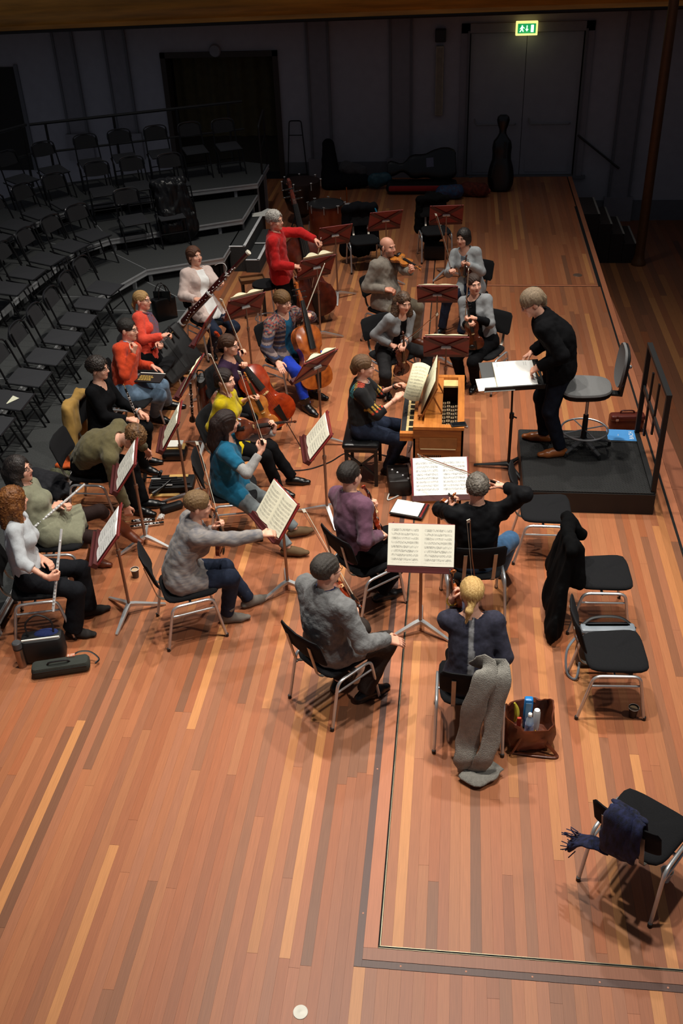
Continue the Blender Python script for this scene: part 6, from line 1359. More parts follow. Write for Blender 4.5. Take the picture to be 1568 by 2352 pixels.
for i in range(30):
    px, py = x0 + .285 + .042 * (i % 4), y0 + .09 + .1 * (i // 4) + .012 * (i % 2); hh = .2 - .02 * (i // 4) * .6
    if py > y1 - .24: continue
    mb = MB(); mb.box((px, py, zt - .27 + hh / 2), (.032, .05, hh)); pp = mb.build('pipe', M_PIPE, og); mb = MB(); mb.tube([(px + (.012 if q in (0, 3) else -.012), py + (.018 if q < 2 else -.018), zt - .27 + hh + .002) for q in range(4)], .0028, 4, closed=True); mb.build('pipe_mouth', mat('pale_inlay', (1, 1, 1)), pp)
obx((x0 - .13, y0 + .02, .7), (x0 + .1, y1 - .06, .755), 'key_bed', M_OAK); obx((x0 - .13, y0 + .01, .755), (x0, y0 + .06, .79), 'key_cheek', M_OAK); obx((x0 - .13, y1 - .11, .755), (x0, y1 - .06, .79), 'key_cheek', M_OAK); obx((x0 - .005, y0 + .06, .755), (x0 + .1, y1 - .06, .83), 'name_board', M_OAK)
obx((x0 - .125, y0 + .06, .756), (x0 - .075, y1 - .11, .772), 'black_strip', mat('dark_keys', (26, 26, 28), .5))
nk_ = 29; kw = (y1 - .11 - y0 - .06) / nk_
for i in range(nk_): obx((x0 - .075, y0 + .06 + i * kw + .002, .757), (x0 - .006, y0 + .06 + (i + 1) * kw - .002, .776), 'key', mat('boxwood_key', (206, 180, 124), .5, var=.05))
for i in range(nk_):
    if i % 7 in (0, 1, 3, 4, 5): obx((x0 - .05, y0 + .06 + (i + 1) * kw - .006, .776), (x0 - .006, y0 + .06 + (i + 1) * kw + .006, .788), 'sharp', MATS['dark_keys'])
# organ music desk and big score
dkx = x0 + .07; od = thing('organ_desk', 'folding wooden music desk standing on the chest organ', 'music desk', (dkx, 8.78, zt), world=True)
mb = MB(); R_ = frame((0, 1, 0), unit(V(-.9, 0, .42))); mb.box((dkx + .08, 8.72, zt + .16), (.34, .62, .012), np.stack([unit(V(.42, 0, .9)), V(0, 1, 0), unit(V(-.9, 0, .42))], 1)); mb.build('panel', M_OAKD, od); 
for y in (8.5, 8.95): mb = MB(); mb.bar((dkx + .2, y, zt), (dkx + .1, y, zt + .2), .012, .02, (0, 1, 0)); mb.build('prop', M_OAKD, od)
mb = MB(); mb.box((dkx - .015, 8.72, zt + .012), (.04, .6, .02)); mb.build('ledge', M_OAKD, od)
bo = thing('organ_score', 'large open cream score on the organ, page lifted by the player', 'sheet music', (dkx, 8.72, zt + .02), world=True)
A1, B1 = V(dkx + .0, 8.48, zt + .03), V(dkx + .14, 8.48, zt + .36)
def page(pts_a, pts_b, seed, nm):
    """ruled sheet between two curved edges"""
    n = len(pts_a); mb = MB(); vs = [V(*p) for p in pts_a] + [V(*p) for p in pts_b]; fs = [(i, i + 1, n + i + 1, n + i) for i in range(n - 1)]; mb.add(vs, fs); o = mb.build(nm, staff_mat('stave_print_%d' % seed, seed, (214, 208, 176), 12), bo, smooth=2); uv = o.data.uv_layers.new(name='UVMap')
    for lp in o.data.loops: k_ = lp.vertex_index; uv.data[lp.index].uv = ((k_ % n) / (n - 1), 1 - k_ // n)
    m_ = o.modifiers.new('thick', 'SOLIDIFY'); m_.thickness = .004; return o
sp_b, sp_t = V(dkx - .0, 8.72, zt + .03), V(dkx + .13, 8.72, zt + .38)
page([sp_t + V(0, -.28 * t, .01 * math.sin(t * 3)) for t in np.linspace(0, 1, 6)], [sp_b + V(-.005, -.28 * t, 0) for t in np.linspace(0, 1, 6)], 11, 'page'); page([sp_t + V(0, .02 + .28 * t, .0) for t in np.linspace(0, 1, 6)], [sp_b + V(-.005, .02 + .28 * t, 0) for t in np.linspace(0, 1, 6)], 12, 'page')
h0 = V(*(-0.509, 8.759, 1)); tl = [sp_t * (1 - t) + (V(*(-0.403, 9.061, 1.12))) * t + V(0, 0, .05 * math.sin(t * PI)) for t in np.linspace(0, 1, 8)]; bl = [sp_b * (1 - t) + V(*(-0.475, 8.611, 0.98)) * t + V(0, 0, .04 * math.sin(t * PI)) for t in np.linspace(0, 1, 8)]
tl = [V(*(-0.22, 8.815, 1.22)) * (1 - t) + V(*(-0.396, 8.912, 1.2)) * t + V(0, 0, .03 * math.sin(t * PI)) for t in np.linspace(0, 1, 8)]; bl = [V(*(-0.321, 8.6, 0.95)) * (1 - t) + V(*(-0.476, 8.62, 0.98)) * t + V(0, 0, -.02 * math.sin(t * PI)) for t in np.linspace(0, 1, 8)]
page(tl[::-1], bl[::-1], 13, 'lifted_page')
ph = thing('phone', 'black phone lying on the corner of the organ top', 'phone', (.07, 8.27, zt), math.radians(12)); mb = MB(); mb.box((0, 0, .008), (.15, .075, .014), bev=.006); mb.build('body', M_BLACK, ph, smooth=True); mb = MB(); mb.box((0, 0, .0155), (.13, .066, .002)); mb.build('screen', mat('dark_glass', (14, 16, 18), .1), ph)
bn = thing('organ_bench', 'black leather piano bench with crossed legs under the organist', 'bench', (-.9, 8.78, 0), world=True); M_PAD = mat('black_leather_pad', (16, 16, 17), .28, bump=.06, bscale=20)
mb = MB(); mb.box((-.9, 8.78, .475), (.38, .62, .07), bev=.03); pd = mb.build('seat_pad', M_PAD, bn, smooth=True)
mb = MB()
for i in range(2):
    for j in range(4): mb.ell((-1.0 + .2 * i, 8.57 + .14 * j, .511), (.012, .012, .004), 8, 4)
mb.build('button', M_PAD, pd, smooth=True)
for x in (-1.05, -.75):
    for y in (8.52, 9.04): mb = MB(); mb.box((x, y, .21), (.035, .035, .42)); mb.build('leg', M_PODS, bn)
for y in (8.52, 9.04):
    for s_ in (-1, 1): mb = MB(); mb.bar((-.9 - .15 * s_, y, .12), (-.9 + .15 * s_, y, .38), .02, .02, (0, 1, 0)); mb.build('cross_bar', M_PODS, bn)
mb = MB(); mb.box((-.9, 8.78, .425), (.34, .56, .04)); mb.build('frame', M_PODS, bn)

# ================================================================ coats, bags and small things
M_BCOAT = cloth('black_wool', (9, 9, 10))
blob('coat', 'long black coat draped over an empty chair, hem on the floor', 'coat', [((.97, 6.32, .84), (.97, 6.8, .84), .05, .05), ((.96, 6.36, .82), (.80, 6.28, .12), .06, .15, (1, 0, 0), .5), ((.96, 6.72, .82), (.86, 6.82, .3), .06, .14, (1, 0, 0), .5), ((.95, 6.5, .8), (.84, 6.5, .2), .08, .17, (1, .2, 0), .5), ((1.0, 6.7, .84), (1.08, 6.72, .72), .05, .05), ((1.02, 6.4, .8), (1.04, 6.36, .5), .06, .06)], M_BCOAT, wr=.014, wf=17, anis=(1, 1, .18), cuts=(((0, 0, .02), (0, 0, -1)),))
# grey knitted scarf on the blonde woman's chair
M_KNIT = mat('grey_knit', (140, 136, 128), .95, var=.15, scale=30, bump=.8, bscale=150)
sc_ = thing('knitted_scarf', 'long grey knitted loop scarf hanging from a chair back to the floor', 'scarf', (.3, 4.8, 0), world=True)
def ribbon(pts, w_, t, m, nm, par, nrm=(0, -1, .2)):
    P_ = catmull(pts, 5); rings = []
    for i, p in enumerate(P_):
        d = unit(P_[min(i + 1, len(P_) - 1)] - P_[max(i - 1, 0)]); x = unit(np.cross(d, V(*nrm))); n = np.cross(x, d); ww = w_ * (1 + .08 * math.sin(i * 1.3)); rings.append([p + x * ww * math.cos(a) + n * t * math.sin(a) * (1 + .25 * math.sin(3 * a + i * .6)) for a in [2 * PI * k_ / 14 for k_ in range(14)]])
    mb = MB(); mb.loft(rings); return mb.build(nm, m, par, smooth=2)
ribbon([(.24, 4.99, .80), (.27, 4.93, .885), (.28, 4.84, .86), (0.214, 4.8, 0.627), (0.179, 4.79, 0.3), (0.166, 4.74, 0.158), (.20, 4.76, .035)], .08, .013, M_KNIT, 'long_fall', sc_)
ribbon([(.36, 4.99, .80), (.37, 4.93, .885), (.385, 4.84, .84), (0.346, 4.8, 0.555), (0.338, 4.76, 0.345), (0.291, 4.72, 0.19), (.24, 4.74, .035)], .062, .013, M_KNIT, 'short_fall', sc_)
ribbon([(.17, 4.74, .04), (.24, 4.68, .04), (.32, 4.72, .045), (.38, 4.8, .06)], .07, .022, M_KNIT, 'floor_loop', sc_, (0, 0, 1))
# leather tote and its contents
lt = thing('leather_tote', 'open brown leather bag full of small things beside the scarf chair', 'bag', (.62, 5.12, 0), math.radians(8)); M_TOTE = mat('tan_brown_leather', (112, 54, 28), .35, rgb2=(70, 32, 18), scale=9, bump=.25, bscale=18)
rings = []
for z, a, b in ((.0, .14, .12), (.04, .17, .15), (.14, .185, .165), (.2, .18, .165), (.25, .175, .16), (.265, .17, .155), (.26, .162, .147), (.18, .16, .145), (.06, .14, .12)):
    rings.append([V(a * math.copysign(abs(math.cos(t)) ** .6, math.cos(t)) + .011 * math.sin(5 * t + z * 26) + .006 * math.sin(9 * t + z * 50), b * math.copysign(abs(math.sin(t)) ** .6, math.sin(t)) + .011 * math.sin(4 * t + z * 30) + .006 * math.sin(11 * t + z * 44), z + (.035 * math.sin(2 * t + 1) + .012 * math.sin(5 * t) if z > .15 else 0)) for t in [2 * PI * k_ / 32 for k_ in range(32)]])
mb = MB(); mb.loft(rings); mb.build('body', M_TOTE, lt, smooth=True)
for s_ in (-1, 1): mb = MB(); mb.tube(catmull([(s_ * .06 - .03, -.125 if s_ < 0 else .12, .26), (s_ * .08, -.16 if s_ < 0 else .15, .2), (s_ * .14, -.17 if s_ < 0 else .14, .05), (s_ * .17 + .02, -.15 if s_ < 0 else .1, .015)]), .011, 7, flat=.5); mb.build('strap', M_TOTE, lt, smooth=True)
mb = MB(); mb.tube(catmull([(-.15, -.13, .01), (0, -.17, .012), (.15, -.2, .012), (.17, -.18, .02), (.05, -.13, .16)]), .013, 7, flat=.45); mb.build('shoulder_strap', MATS['tan_brown_leather'], lt, smooth=True)
mb = MB(); mb.ell((.02, -.128, .2), (.012, .008, .02)); mb.build('clasp', GOLD, lt, smooth=True)
bx_ = thing('blue_bottle', 'translucent blue flask standing in the leather bag', 'bottle', (.615, 5.19, .06)); mb = MB(); mb.box((0, 0, .14), (.062, .05, .28), bev=.012); mb.build('body', mat('blue_plastic', (30, 120, 190), .3), bx_, smooth=True); mb = MB(); mb.box((0, -.024, .17), (.04, .006, .16)); mb.build('label', mat('pale_blue_label', (140, 190, 226), .5), bx_)
mb = MB(); pts = catmull([(0, 0, 0), (.01, .0, .06), (.004, .01, .12), (-.012, .014, .17)]); mb.tube(pts, [.006 + .013 * math.sin(PI * min(1, .08 + i / (len(pts) - 1) * .9)) for i in range(len(pts))], 8); tag(mb.build('banana', mat('banana_skin', (214, 196, 60), .5), at=(.525, 5.15, .14), smooth=True), 'yellow banana sticking up inside the leather bag', 'fruit')
for o in [COL.objects[-1]]: pass
wb_ = thing('water_bottle', 'clear water bottle with a blue and white label in the leather bag', 'bottle', (.62, 5.07, .06)); mb = MB(); mb.lathe([(.028, 0), (.03, .02), (.03, .15), (.026, .19), (.012, .215), (.012, .225)], 16); mb.build('body', mat('clear_plastic', (190, 205, 215), .15, trans=.5), wb_, smooth=True); mb = MB(); mb.lathe([(.0305, .07), (.0305, .15)], 16); mb.build('label', mat('blue_white_label', (225, 232, 245), .5, rgb2=(60, 110, 210), scale=40), wb_, smooth=True); mb = MB(); mb.lathe([(.0145, .222), (.0145, .243), (.012, .246)], 14); mb.build('cap', M_PAPER, wb_, smooth=True)
mb = MB(); mb.lathe([(.024, 0), (.026, .03), (.026, .19), (.02, .215), (.002, .222)], 14); tag(mb.build('white_tube', mat('white_plastic', (232, 232, 230), .4), at=(.675, 5.14, .06), smooth=True), 'white capped tube in the leather bag', 'tube')
mb = MB(); mb.box((0, 0, .1), (.03, .02, .2), bev=.005); tag(mb.build('red_pouch', mat('red_fabric', (190, 60, 40), .7), at=(.545, 5.06, .07)), 'red and black pouch in the leather bag', 'pouch')
# coffee cups
def cup(x, y, z, label, m, liquid=True):
    t = thing('paper_cup', label, 'cup', (x, y, z)); mb = MB(); mb.lathe([(.026, 0), (.037, .09), (.039, .092), (.037, .094), (.034, .09), (.028, .02)], 20); mb.build('body', m, t, smooth=True)
    mb = MB(); mb.lathe([(.0345, .078), (.034, .079)], 20); mb.build('coffee', mat('milky_coffee', (190, 160, 124) if liquid else (214, 210, 204), .4), t, smooth=True)
    mb = MB(); mb.tube([(.038 * math.cos(a), .038 * math.sin(a), .092) for a in [2 * PI * i / 20 for i in range(20)]], .0022, 5, closed=True); mb.build('rim', mat('white_rim', (225, 222, 214), .6), t, smooth=True)
DKC = mat('dark_card', (38, 30, 28), .6); cup(1.41, 5.4, 0, 'dark paper coffee cup by the front leg of an empty chair', DKC); cup(-2.83, 6.85, 0, 'brown paper cup on the floor behind the flutists\' stand', mat('brown_card', (74, 60, 52), .6), False); cup(1.42, 3.99, 0, 'white paper cup standing under the chair with the blue scarf', mat('white_card', (206, 204, 198), .6), False)
# grey bag behind chair
gb = thing('shoulder_bag', 'dark grey shoulder bag with silver trim behind an empty chair', 'bag', (1.25, 5.97, 0), math.radians(4)); mb = MB(); mb.box((0, 0, .2), (.44, .13, .4), bev=.05); mb.build('body', mat('charcoal_nylon', (40, 43, 48), .5), gb, smooth=True); mb = MB(); mb.box((0, -.02, .375), (.42, .1, .05), bev=.02); mb.build('zip_top', mat('silver_grey', (120, 128, 136), .4), gb, smooth=True); mb = MB(); mb.tube(catmull([(-.21, 0, .38), (-.1, .05, .43), (.1, .05, .43), (.22, 0, .36)]), .014, 7, flat=.5); mb.build('handle', M_BLACK, gb, smooth=True); mb = MB(); mb.tube(catmull([(-.22, 0, .3), (-.3, -.05, .18), (-.3, -.14, .03), (-.24, -.2, .02), (-.2, -.1, .1)]), .012, 7, flat=.5); mb.build('strap', mat('silver_grey', (1, 1, 1)), gb, smooth=True)
# blue tartan scarf on lone chair
M_TART = mat('blue_tartan', (38, 44, 84), .9, rgb2=(16, 18, 30), scale=16, stretch=(3, 3, 1), bump=.3, bscale=120); ct = thing('tartan_scarf', 'dark blue checked scarf with fringe wound over the lone chair back', 'scarf', (1.06, 3.74, .3), world=True)
bc = V(1.23, 4.01, 0); fd = V(math.cos(math.radians(54)), math.sin(math.radians(54)), 0); rd = V(fd[1], -fd[0], 0)
def cl(r_, f_, z): return bc + rd * r_ + fd * f_ + V(0, 0, z)
ribbon([cl(-.02, -.23, .66), cl(-.02, -.28, .88), cl(-.02, -.36, .86), cl(-.03, -.36, .68), cl(-.03, -.34, .54), cl(-.02, -.24, .47)], .085, .026, M_TART, 'main_fold', ct, tuple(-fd)); ribbon([cl(.06, -.25, .7), cl(.06, -.29, .875), cl(.06, -.35, .85), cl(.07, -.36, .7), cl(.05, -.35, .57)], .06, .022, M_TART, 'second_fold', ct, tuple(-fd)); ribbon([cl(-.06, -.3, .5), cl(-.16, -.32, .5), cl(-.24, -.33, .46), cl(-.29, -.34, .38)], .05, .02, M_TART, 'tail', ct, (0, 0, 1))
mb = MB(); rf = random.Random(5)
for i in range(40): a = rf.uniform(-.06, .06); b = rf.uniform(-.05, .05); p0 = cl(-.25 + a * .6, -.335 + b, .44 + rf.uniform(-.04, .05)); mb.tube([p0, p0 + rd * rf.uniform(-.09, -.02) + V(0, 0, rf.uniform(-.09, .02)) + fd * rf.uniform(-.03, .03)], .004, 4)
mb.build('fringe', M_TART, ct, kind='stuff')
# left front: tote, flask, flute bag
tb = thing('tote_bag', 'black tote bag with round handle under the ginger flutist\'s chair', 'bag', (-3.27, 5.74, 0), math.radians(15)); mb = MB(); mb.box((0, 0, .12), (.34, .17, .24), bev=.04); mb.build('body', mat('black_nylon', (15, 15, 16), .6), tb, smooth=True); mb = MB(); mb.tube(catmull([(-.1, 0, .22), (-.1, .01, .36), (0, .02, .43), (.1, .01, .36), (.1, 0, .22)]), .008, 7); mb.build('handle', mat('black_nylon', (1, 1, 1)), tb, smooth=True); mb = MB(); mb.box((.0, -.05, .235), (.3, .012, .02)); mb.build('white_trim', M_PAPER, tb); mb = MB(); mb.ell((.04, .02, .24), (.1, .05, .025)); mb.build('blue_cloth', mat('navy_cotton', (40, 50, 96)), tb, smooth=True)
fl_ = thing('steel_flask', 'steel thermos flask with grey lid beside the black tote bag', 'flask', (-3.43, 5.62, 0)); mb = MB(); mb.lathe([(.036, 0), (.036, .19), (.033, .2)], 18); mb.build('body', mat('brushed_steel', (150, 128, 112), .35, metal=.9), fl_, smooth=True); mb = MB(); mb.lathe([(.037, .2), (.037, .25), (.03, .258)], 18); mb.build('lid', mat('grey_lid', (70, 70, 72), .5), fl_, smooth=True); mb = MB(); mb.lathe([(.038, .188), (.038, .198)], 18); mb.build('band', M_BLACK, fl_, smooth=True)
fb = thing('flute_case_bag', 'dark green padded flute case bag on the floor by the black tote', 'instrument case', (-3.08, 5.58, 0), math.radians(17)); M_GRB = mat('bottle_green_canvas', (46, 50, 44), .85, bump=.2, bscale=120); mb = MB(); mb.box((0, 0, .055), (.46, .13, .11), bev=.035); mb.build('body', M_GRB, fb, smooth=True); mb = MB(); mb.tube(bez([(-.1, -.02, .105), (-.08, -.03, .14), (.06, -.03, .14), (.08, -.02, .105)], .04), .008, 7); mb.build('handle', M_BLACK, fb, smooth=True); mb = MB(); mb.box((0, -.066, .075), (.42, .004, .006)); mb.build('zip', M_BLACK, fb); mb = MB(); mb.tube(catmull([(.1, .05, .11), (.16, .07, .12), (.24, .07, .1), (.3, .03, .05), (.27, -.01, .04)]), .009, 7, flat=.5); mb.build('strap', M_BLACK, fb, smooth=True); mb = MB(); mb.box((.09, .04, .118), (.06, .03, .012)); mb.build('tag', mat('orange_tag', (210, 90, 50), .7, rgb2=(190, 180, 160), scale=80), fb)
mb = MB(); mb.box((0, 0, .035), (.16, .09, .07), bev=.012); tag(mb.build('reed_case', mat('black_gloss', (12, 12, 13), .25), at=(-3.5, 7.3, 0), smooth=True), 'small black case on the floor behind the sage dress woman\'s chair', 'case')
# orange rucksack and clothes on the riser
blob('orange_bag', 'orange fabric bag lying on the lowest riser behind the bending man', 'bag', [((-4.015, 8.576, 0.25), (-3.942, 8.683, 0.27), .09, .1, (0, 0, 1), .6), ((-4.046, 8.384, 0.23), (-3.914, 8.418, 0.24), .06, .08, (0, 0, 1), .5)], mat('orange_canvas', (222, 96, 36), .7, bump=.2, bscale=50), wr=.01, cuts=(((0, 0, .202), (0, 0, -1)),))
blob('dark_coat', 'dark grey coat lying in a heap between the flutist and the bending man', 'coat', [((-4.008, 8.037, 0.26), (-3.861, 7.87, 0.24), .13, .1, (0, 0, 1), .6), ((-4.181, 8.09, 0.3), (-4.03, 7.978, 0.27), .1, .12, (0, 0, 1), .6)], cloth('slate_coat', (46, 46, 50)), wr=.014, wf=16, cuts=(((0, 0, .202), (0, 0, -1)),))
blob('camouflage_scarf', 'olive patterned scarf beside the orange bag', 'scarf', [((-4.062, 8.236, 0.24), (-3.926, 8.183, 0.24), .05, .05)], mat('olive_print', (96, 96, 70), .9, rgb2=(56, 58, 44), scale=40), wr=.012, cuts=(((0, 0, .202), (0, 0, -1)),))
# tan jacket on woman in black's chair
f5 = V(math.cos(math.radians(-8)), math.sin(math.radians(-8)), 0); q5 = V(-3.57, 8.65, 0); r5 = V(f5[1], -f5[0], 0)
def c5(r_, f_, z): q = q5 + r5 * r_ + f5 * f_; return (q[0], q[1], z)
blob('tan_jacket', 'tan suede jacket hung over the chair of the woman in black', 'jacket', [(c5(-.2, -.31, .84), c5(.2, -.31, .84), .04, .04), (c5(.12, -.35, .82), c5(.15, -.36, .3), .09, .12, tuple(f5), .35), (c5(-.12, -.35, .82), c5(-.13, -.36, .32), .09, .12, tuple(f5), .35), (c5(.2, -.3, .78), c5(.24, -.3, .35), .05, .06), (c5(.1, -.27, .83), c5(.14, -.24, .6), .05, .05, tuple(f5), .5)], cloth('tan_suede', (166, 130, 68), var=.15, scale=12), wr=.006, wf=18, anis=(1, 1, .35))
mb = MB(); mb.box((0, 0, .045), (.1, .3, .09), bev=.03); tag(mb.build('black_pouch', M_PAD, at=(-4.02, 8.95, .2), smooth=True), 'black leather pouch on the riser behind the tan jacket', 'pouch')
# black shiny jacket over folding chair on the riser
blob('shiny_jacket', 'shiny black padded jacket thrown over a folding chair on the second riser', 'jacket', [((-4.72, 15.12, 1.28), (-4.34, 15.34, 1.28), .08, .08), ((-4.6, 15.1, 1.2), (-4.4, 14.8, .62), .14, .2, (.47, -.88, 0), .55), ((-4.35, 15.2, 1.2), (-4.2, 15.0, .6), .12, .17, (.47, -.88, 0), .55), ((-4.5, 15.1, 1.2), (-4.35, 14.95, .5), .15, .2, (.47, -.88, 0), .5)], mat('black_nylon_shine', (13, 13, 14), .36, bump=.2, bscale=8), wr=.014, wf=20, anis=(1, 1, .25), cuts=(((0, 0, .41), (0, 0, -1)),))
# instrument kit on the floor between the wind players
kt = thing('clarinet_case', 'open black instrument case with wooden trim on the floor between wind stands', 'instrument case', (-2.88, 8.4, 0), math.radians(6))
mb = MB(); mb.box((0, 0, .035), (.46, .26, .07), bev=.012); mb.build('tray', M_BLACK, kt, smooth=True); mb = MB(); mb.box((.06, .09, .075), (.2, .05, .012), bev=.005); mb.build('wood_lid', mat('pale_beech', (206, 164, 96), .5), kt); mb = MB(); mb.box((-.05, -.19, .012), (.3, .05, .02)); mb.build('wood_edge', mat('pale_beech', (1, 1, 1)), kt)
for i in range(4): mb = MB(); mb.tube([(-.2, -.08 + .04 * i, .078), (.2 - .05 * i, -.07 + .04 * i, .078)], .012, 7); mb.build('joint', M_EBONY, kt, smooth=True)
mb = MB(); mb.box((-.17, .03, .082), (.1, .012, .012)); mb.box((-.03, -.1, .084), (.1, .02, .004)); mb.build('fitting', SILV, kt)
mb = MB(); mb.tube([V(*(-3.029, 8.168, 0.05)), V(*(-2.945, 8.25, 0.08)), V(*(-2.882, 8.374, 0.1))], [.03, .014, .01], 9); tag(mb.build('instrument_peg', M_EBONY, loc=(-3.057, 8.244, 0), smooth=True), 'black tapered peg lying across the open case', 'peg')
mb = MB(); mb.tube([V(*(-3.197, 8.475, 0.06)), V(*(-3.062, 8.464, 0.06))], .009, 7); mb.tube([V(*(-3.231, 8.591, 0.02)), V(*(-3.139, 8.28, 0.14))], .022, 8); mb.tube([V(*(-3.061, 8.477, 0.02)), V(*(-2.995, 8.444, 0.16))], .018, 8); tag(mb.build('folding_stand', M_EBONY, loc=(-3.185, 8.538, 0), smooth=True), 'black folding instrument stand beside the open case', 'stand')
mb = MB(); Rp = np.array(Matrix.Rotation(math.radians(35), 3, 'Z')); mb.box((0, 0, .04), (.24, .085, .08), Rp, bev=.03); tag(mb.build('zip_pouch', mat('black_nylon', (1, 1, 1)), at=(-2.775, 7.957, 0), smooth=True), 'black zip pouch on the floor beside the crumpled tissue', 'pouch')
blob('tissue', 'crumpled white tissue on the floor by the oboes', 'tissue', [((-2.856, 7.782, 0.02), (-2.837, 7.8, 0.03), .022, .026)], mat('tissue_white', (226, 224, 220), .9), h=.006, wr=.009, wf=70)
k2 = thing('oboe_case', 'small black case with white card on top, on the floor under the oboists\' stand', 'instrument case', (-3.003, 9.001, 0), math.radians(4)); mb = MB(); mb.box((0, 0, .05), (.26, .2, .1), bev=.03); mb.build('body', M_PAD, k2, smooth=True); mb = MB(); mb.box((0, .05, .105), (.22, .12, .012)); mb.build('wood_tray', mat('pale_beech', (1, 1, 1)), k2); mb = MB(); mb.box((-.01, .08, .125), (.18, .14, .008)); mb.build('white_card', M_PAPER, k2)
# black case with handles before the blonde woman, bag with tablet, tablet of the orange man
cb_ = thing('soft_case', 'big flat black soft case leaning in front of the blonde woman in coral', 'bag', (-3.1, 10.35, 0), world=True); M_SOFT = mat('black_soft_case', (22, 22, 23), .5, bump=.08, bscale=30)
Rc = np.stack([unit(V(.35, .75, .15)), unit(V(-.5, .1, .8)), unit(np.cross(unit(V(.35, .75, .15)), unit(V(-.5, .1, .8))))], 1); Rc[:, 1] = np.cross(Rc[:, 2], Rc[:, 0]); cc = V(*(-3.404, 10.711, 0.45))
mb = MB(); mb.box(cc, (.66, .56, .11), Rc, bev=.045); mb.build('body', M_SOFT, cb_, smooth=True)
for s_ in (-1, 1): mb = MB(); mb.tube([cc + Rc @ V(.3 * t_, .26, .06) for t_ in (-1, 0, 1)] if False else catmull([cc + Rc @ V(s_ * .12 - .05, .1, .06), cc + Rc @ V(s_ * .12, .29, .09), cc + Rc @ V(s_ * .12 + .05, .1, .06)]), .012, 7); mb.build('handle', M_BLACK, cb_, smooth=True)
mb = MB(); mb.box(cc + Rc @ V(0, .03, .056), (.05, .5, .006), Rc); mb.build('webbing', M_BLACK, cb_)
hb = thing('handbag', 'black handbag with upright handles beside the bassoonist', 'bag', (-3.977, 12.4, 0), math.radians(40)); mb = MB(); mb.box((0, 0, .26), (.32, .16, .5), bev=.03); mb.build('body', M_PAD, hb, smooth=True)
for s_ in (-1, 1): mb = MB(); mb.tube(catmull([(-.08, s_ * .05, .48), (-.07, s_ * .05, .62), (0, s_ * .04, .7), (.07, s_ * .05, .62), (.08, s_ * .05, .48)]), .008, 7); mb.build('handle', M_BLACK, hb, smooth=True)
mb = MB(); mb.box((0, 0, .53), (.24, .02, .14), bev=.006); tag(mb.build('tablet_computer', mat('dark_glass', (14, 16, 18), .1), at=(hb.location[0], hb.location[1] - .02, 0.0)), 'black tablet computer sticking out of the handbag', 'tablet')
tb2 = thing('black_folder', 'black folder with gold lettering on the lap of the man in orange', 'folder', V(*(-3.352, 9.586, 0.66)), math.radians(-4)); mb = MB(); mb.box((0, 0, .01), (.3, .22, .016), bev=.004); mb.build('cover', M_BLACK, tb2); mb = MB()
for r_ in range(4):
    x_ = -.12
    while x_ < .02: w_ = rf.uniform(.012, .03); mb.box((x_ + w_ / 2, -.07 + .032 * r_, .019), (w_, .02, .002)); x_ += w_ + .006
mb.build('lettering', mat('gold_print', (176, 146, 70), .5), tb2, kind='stuff'); mb = MB(); mb.box((0, .1, .021), (.29, .012, .004)); mb.build('white_edge', M_PAPER, tb2)
# brown leather instrument bag with black collar
ib = thing('leather_instrument_bag', 'tall brown leather instrument bag standing behind the violist in yellow', 'bag', (-2.8, 9.5, 0), world=True); a, b = V(*(-2.756, 9.562, 0.05)), V(*(-2.659, 9.199, 0.85))
mb = MB(); mb.tube(catmull([a, a * .6 + b * .4, a * .2 + b * .8, b]), [.13 + .03 * math.sin(i * .25) - .0035 * i for i in range(19)], 14, flat=.6); mb.build('body', mat('red_brown_leather', (96, 38, 22), .3, rgb2=(64, 24, 16), scale=6), ib, smooth=True); mb = MB(); mb.tube([b - unit(b - a) * .04, b + unit(b - a) * .03], [.09, .07], 14, flat=.6); mb.build('collar', M_BLACK, ib, smooth=True); mb = MB(); mb.tube(catmull([b + V(-.04, 0, .02), b + V(-.03, 0, .1), b + V(.03, 0, .1), b + V(.04, 0, .02)]), .008, 6); mb.build('hook', M_BLACK, ib, smooth=True)
# reed desk / wooden tray on a stool beside the bass player
wt = thing('wooden_tray', 'shallow wooden tray on a small black stand beside the bass player', 'tray', (-2.84, 13.0, 0), math.radians(20)); mb = MB(); mb.box((0, 0, .53), (.34, .2, .02)); mb.build('tray_floor', mat('tray_wood', (120, 80, 46), .5), wt)
for x_, y_, sx_, sy_ in ((-.17, 0, .014, .2), (.17, 0, .014, .2), (0, -.1, .34, .014), (0, .1, .34, .014)): mb = MB(); mb.box((x_, y_, .545), (sx_, sy_, .05)); mb.build('tray_side', mat('tray_rim', (96, 60, 34), .5), wt)
for x_ in (-.14, .14): mb = MB(); mb.box((x_, 0, .26), (.03, .16, .52)); mb.build('leg', M_BLACK, wt)
bs = thing('bass_stool', 'tall stool with chrome legs behind the double bass player', 'stool', (-2.5, 12.25, 0)); mb = MB(); mb.lathe([(.16, .72), (.18, .74), (.18, .77), (.15, .785)], 20); mb.build('seat', M_SEAT, bs, smooth=True)
for i in range(4): a_ = PI / 4 + i * PI / 2; mb = MB(); mb.tube([(.13 * math.cos(a_), .13 * math.sin(a_), .73), (.2 * math.cos(a_), .2 * math.sin(a_), 0)], .012, 8); mb.build('leg', M_CHROME, bs, smooth=True)
mb = MB(); mb.tube([(.175 * math.cos(a_), .175 * math.sin(a_), .28) for a_ in [2 * PI * i / 24 for i in range(24)]], .008, 6, closed=True); mb.build('foot_ring', M_CHROME, bs, smooth=True)
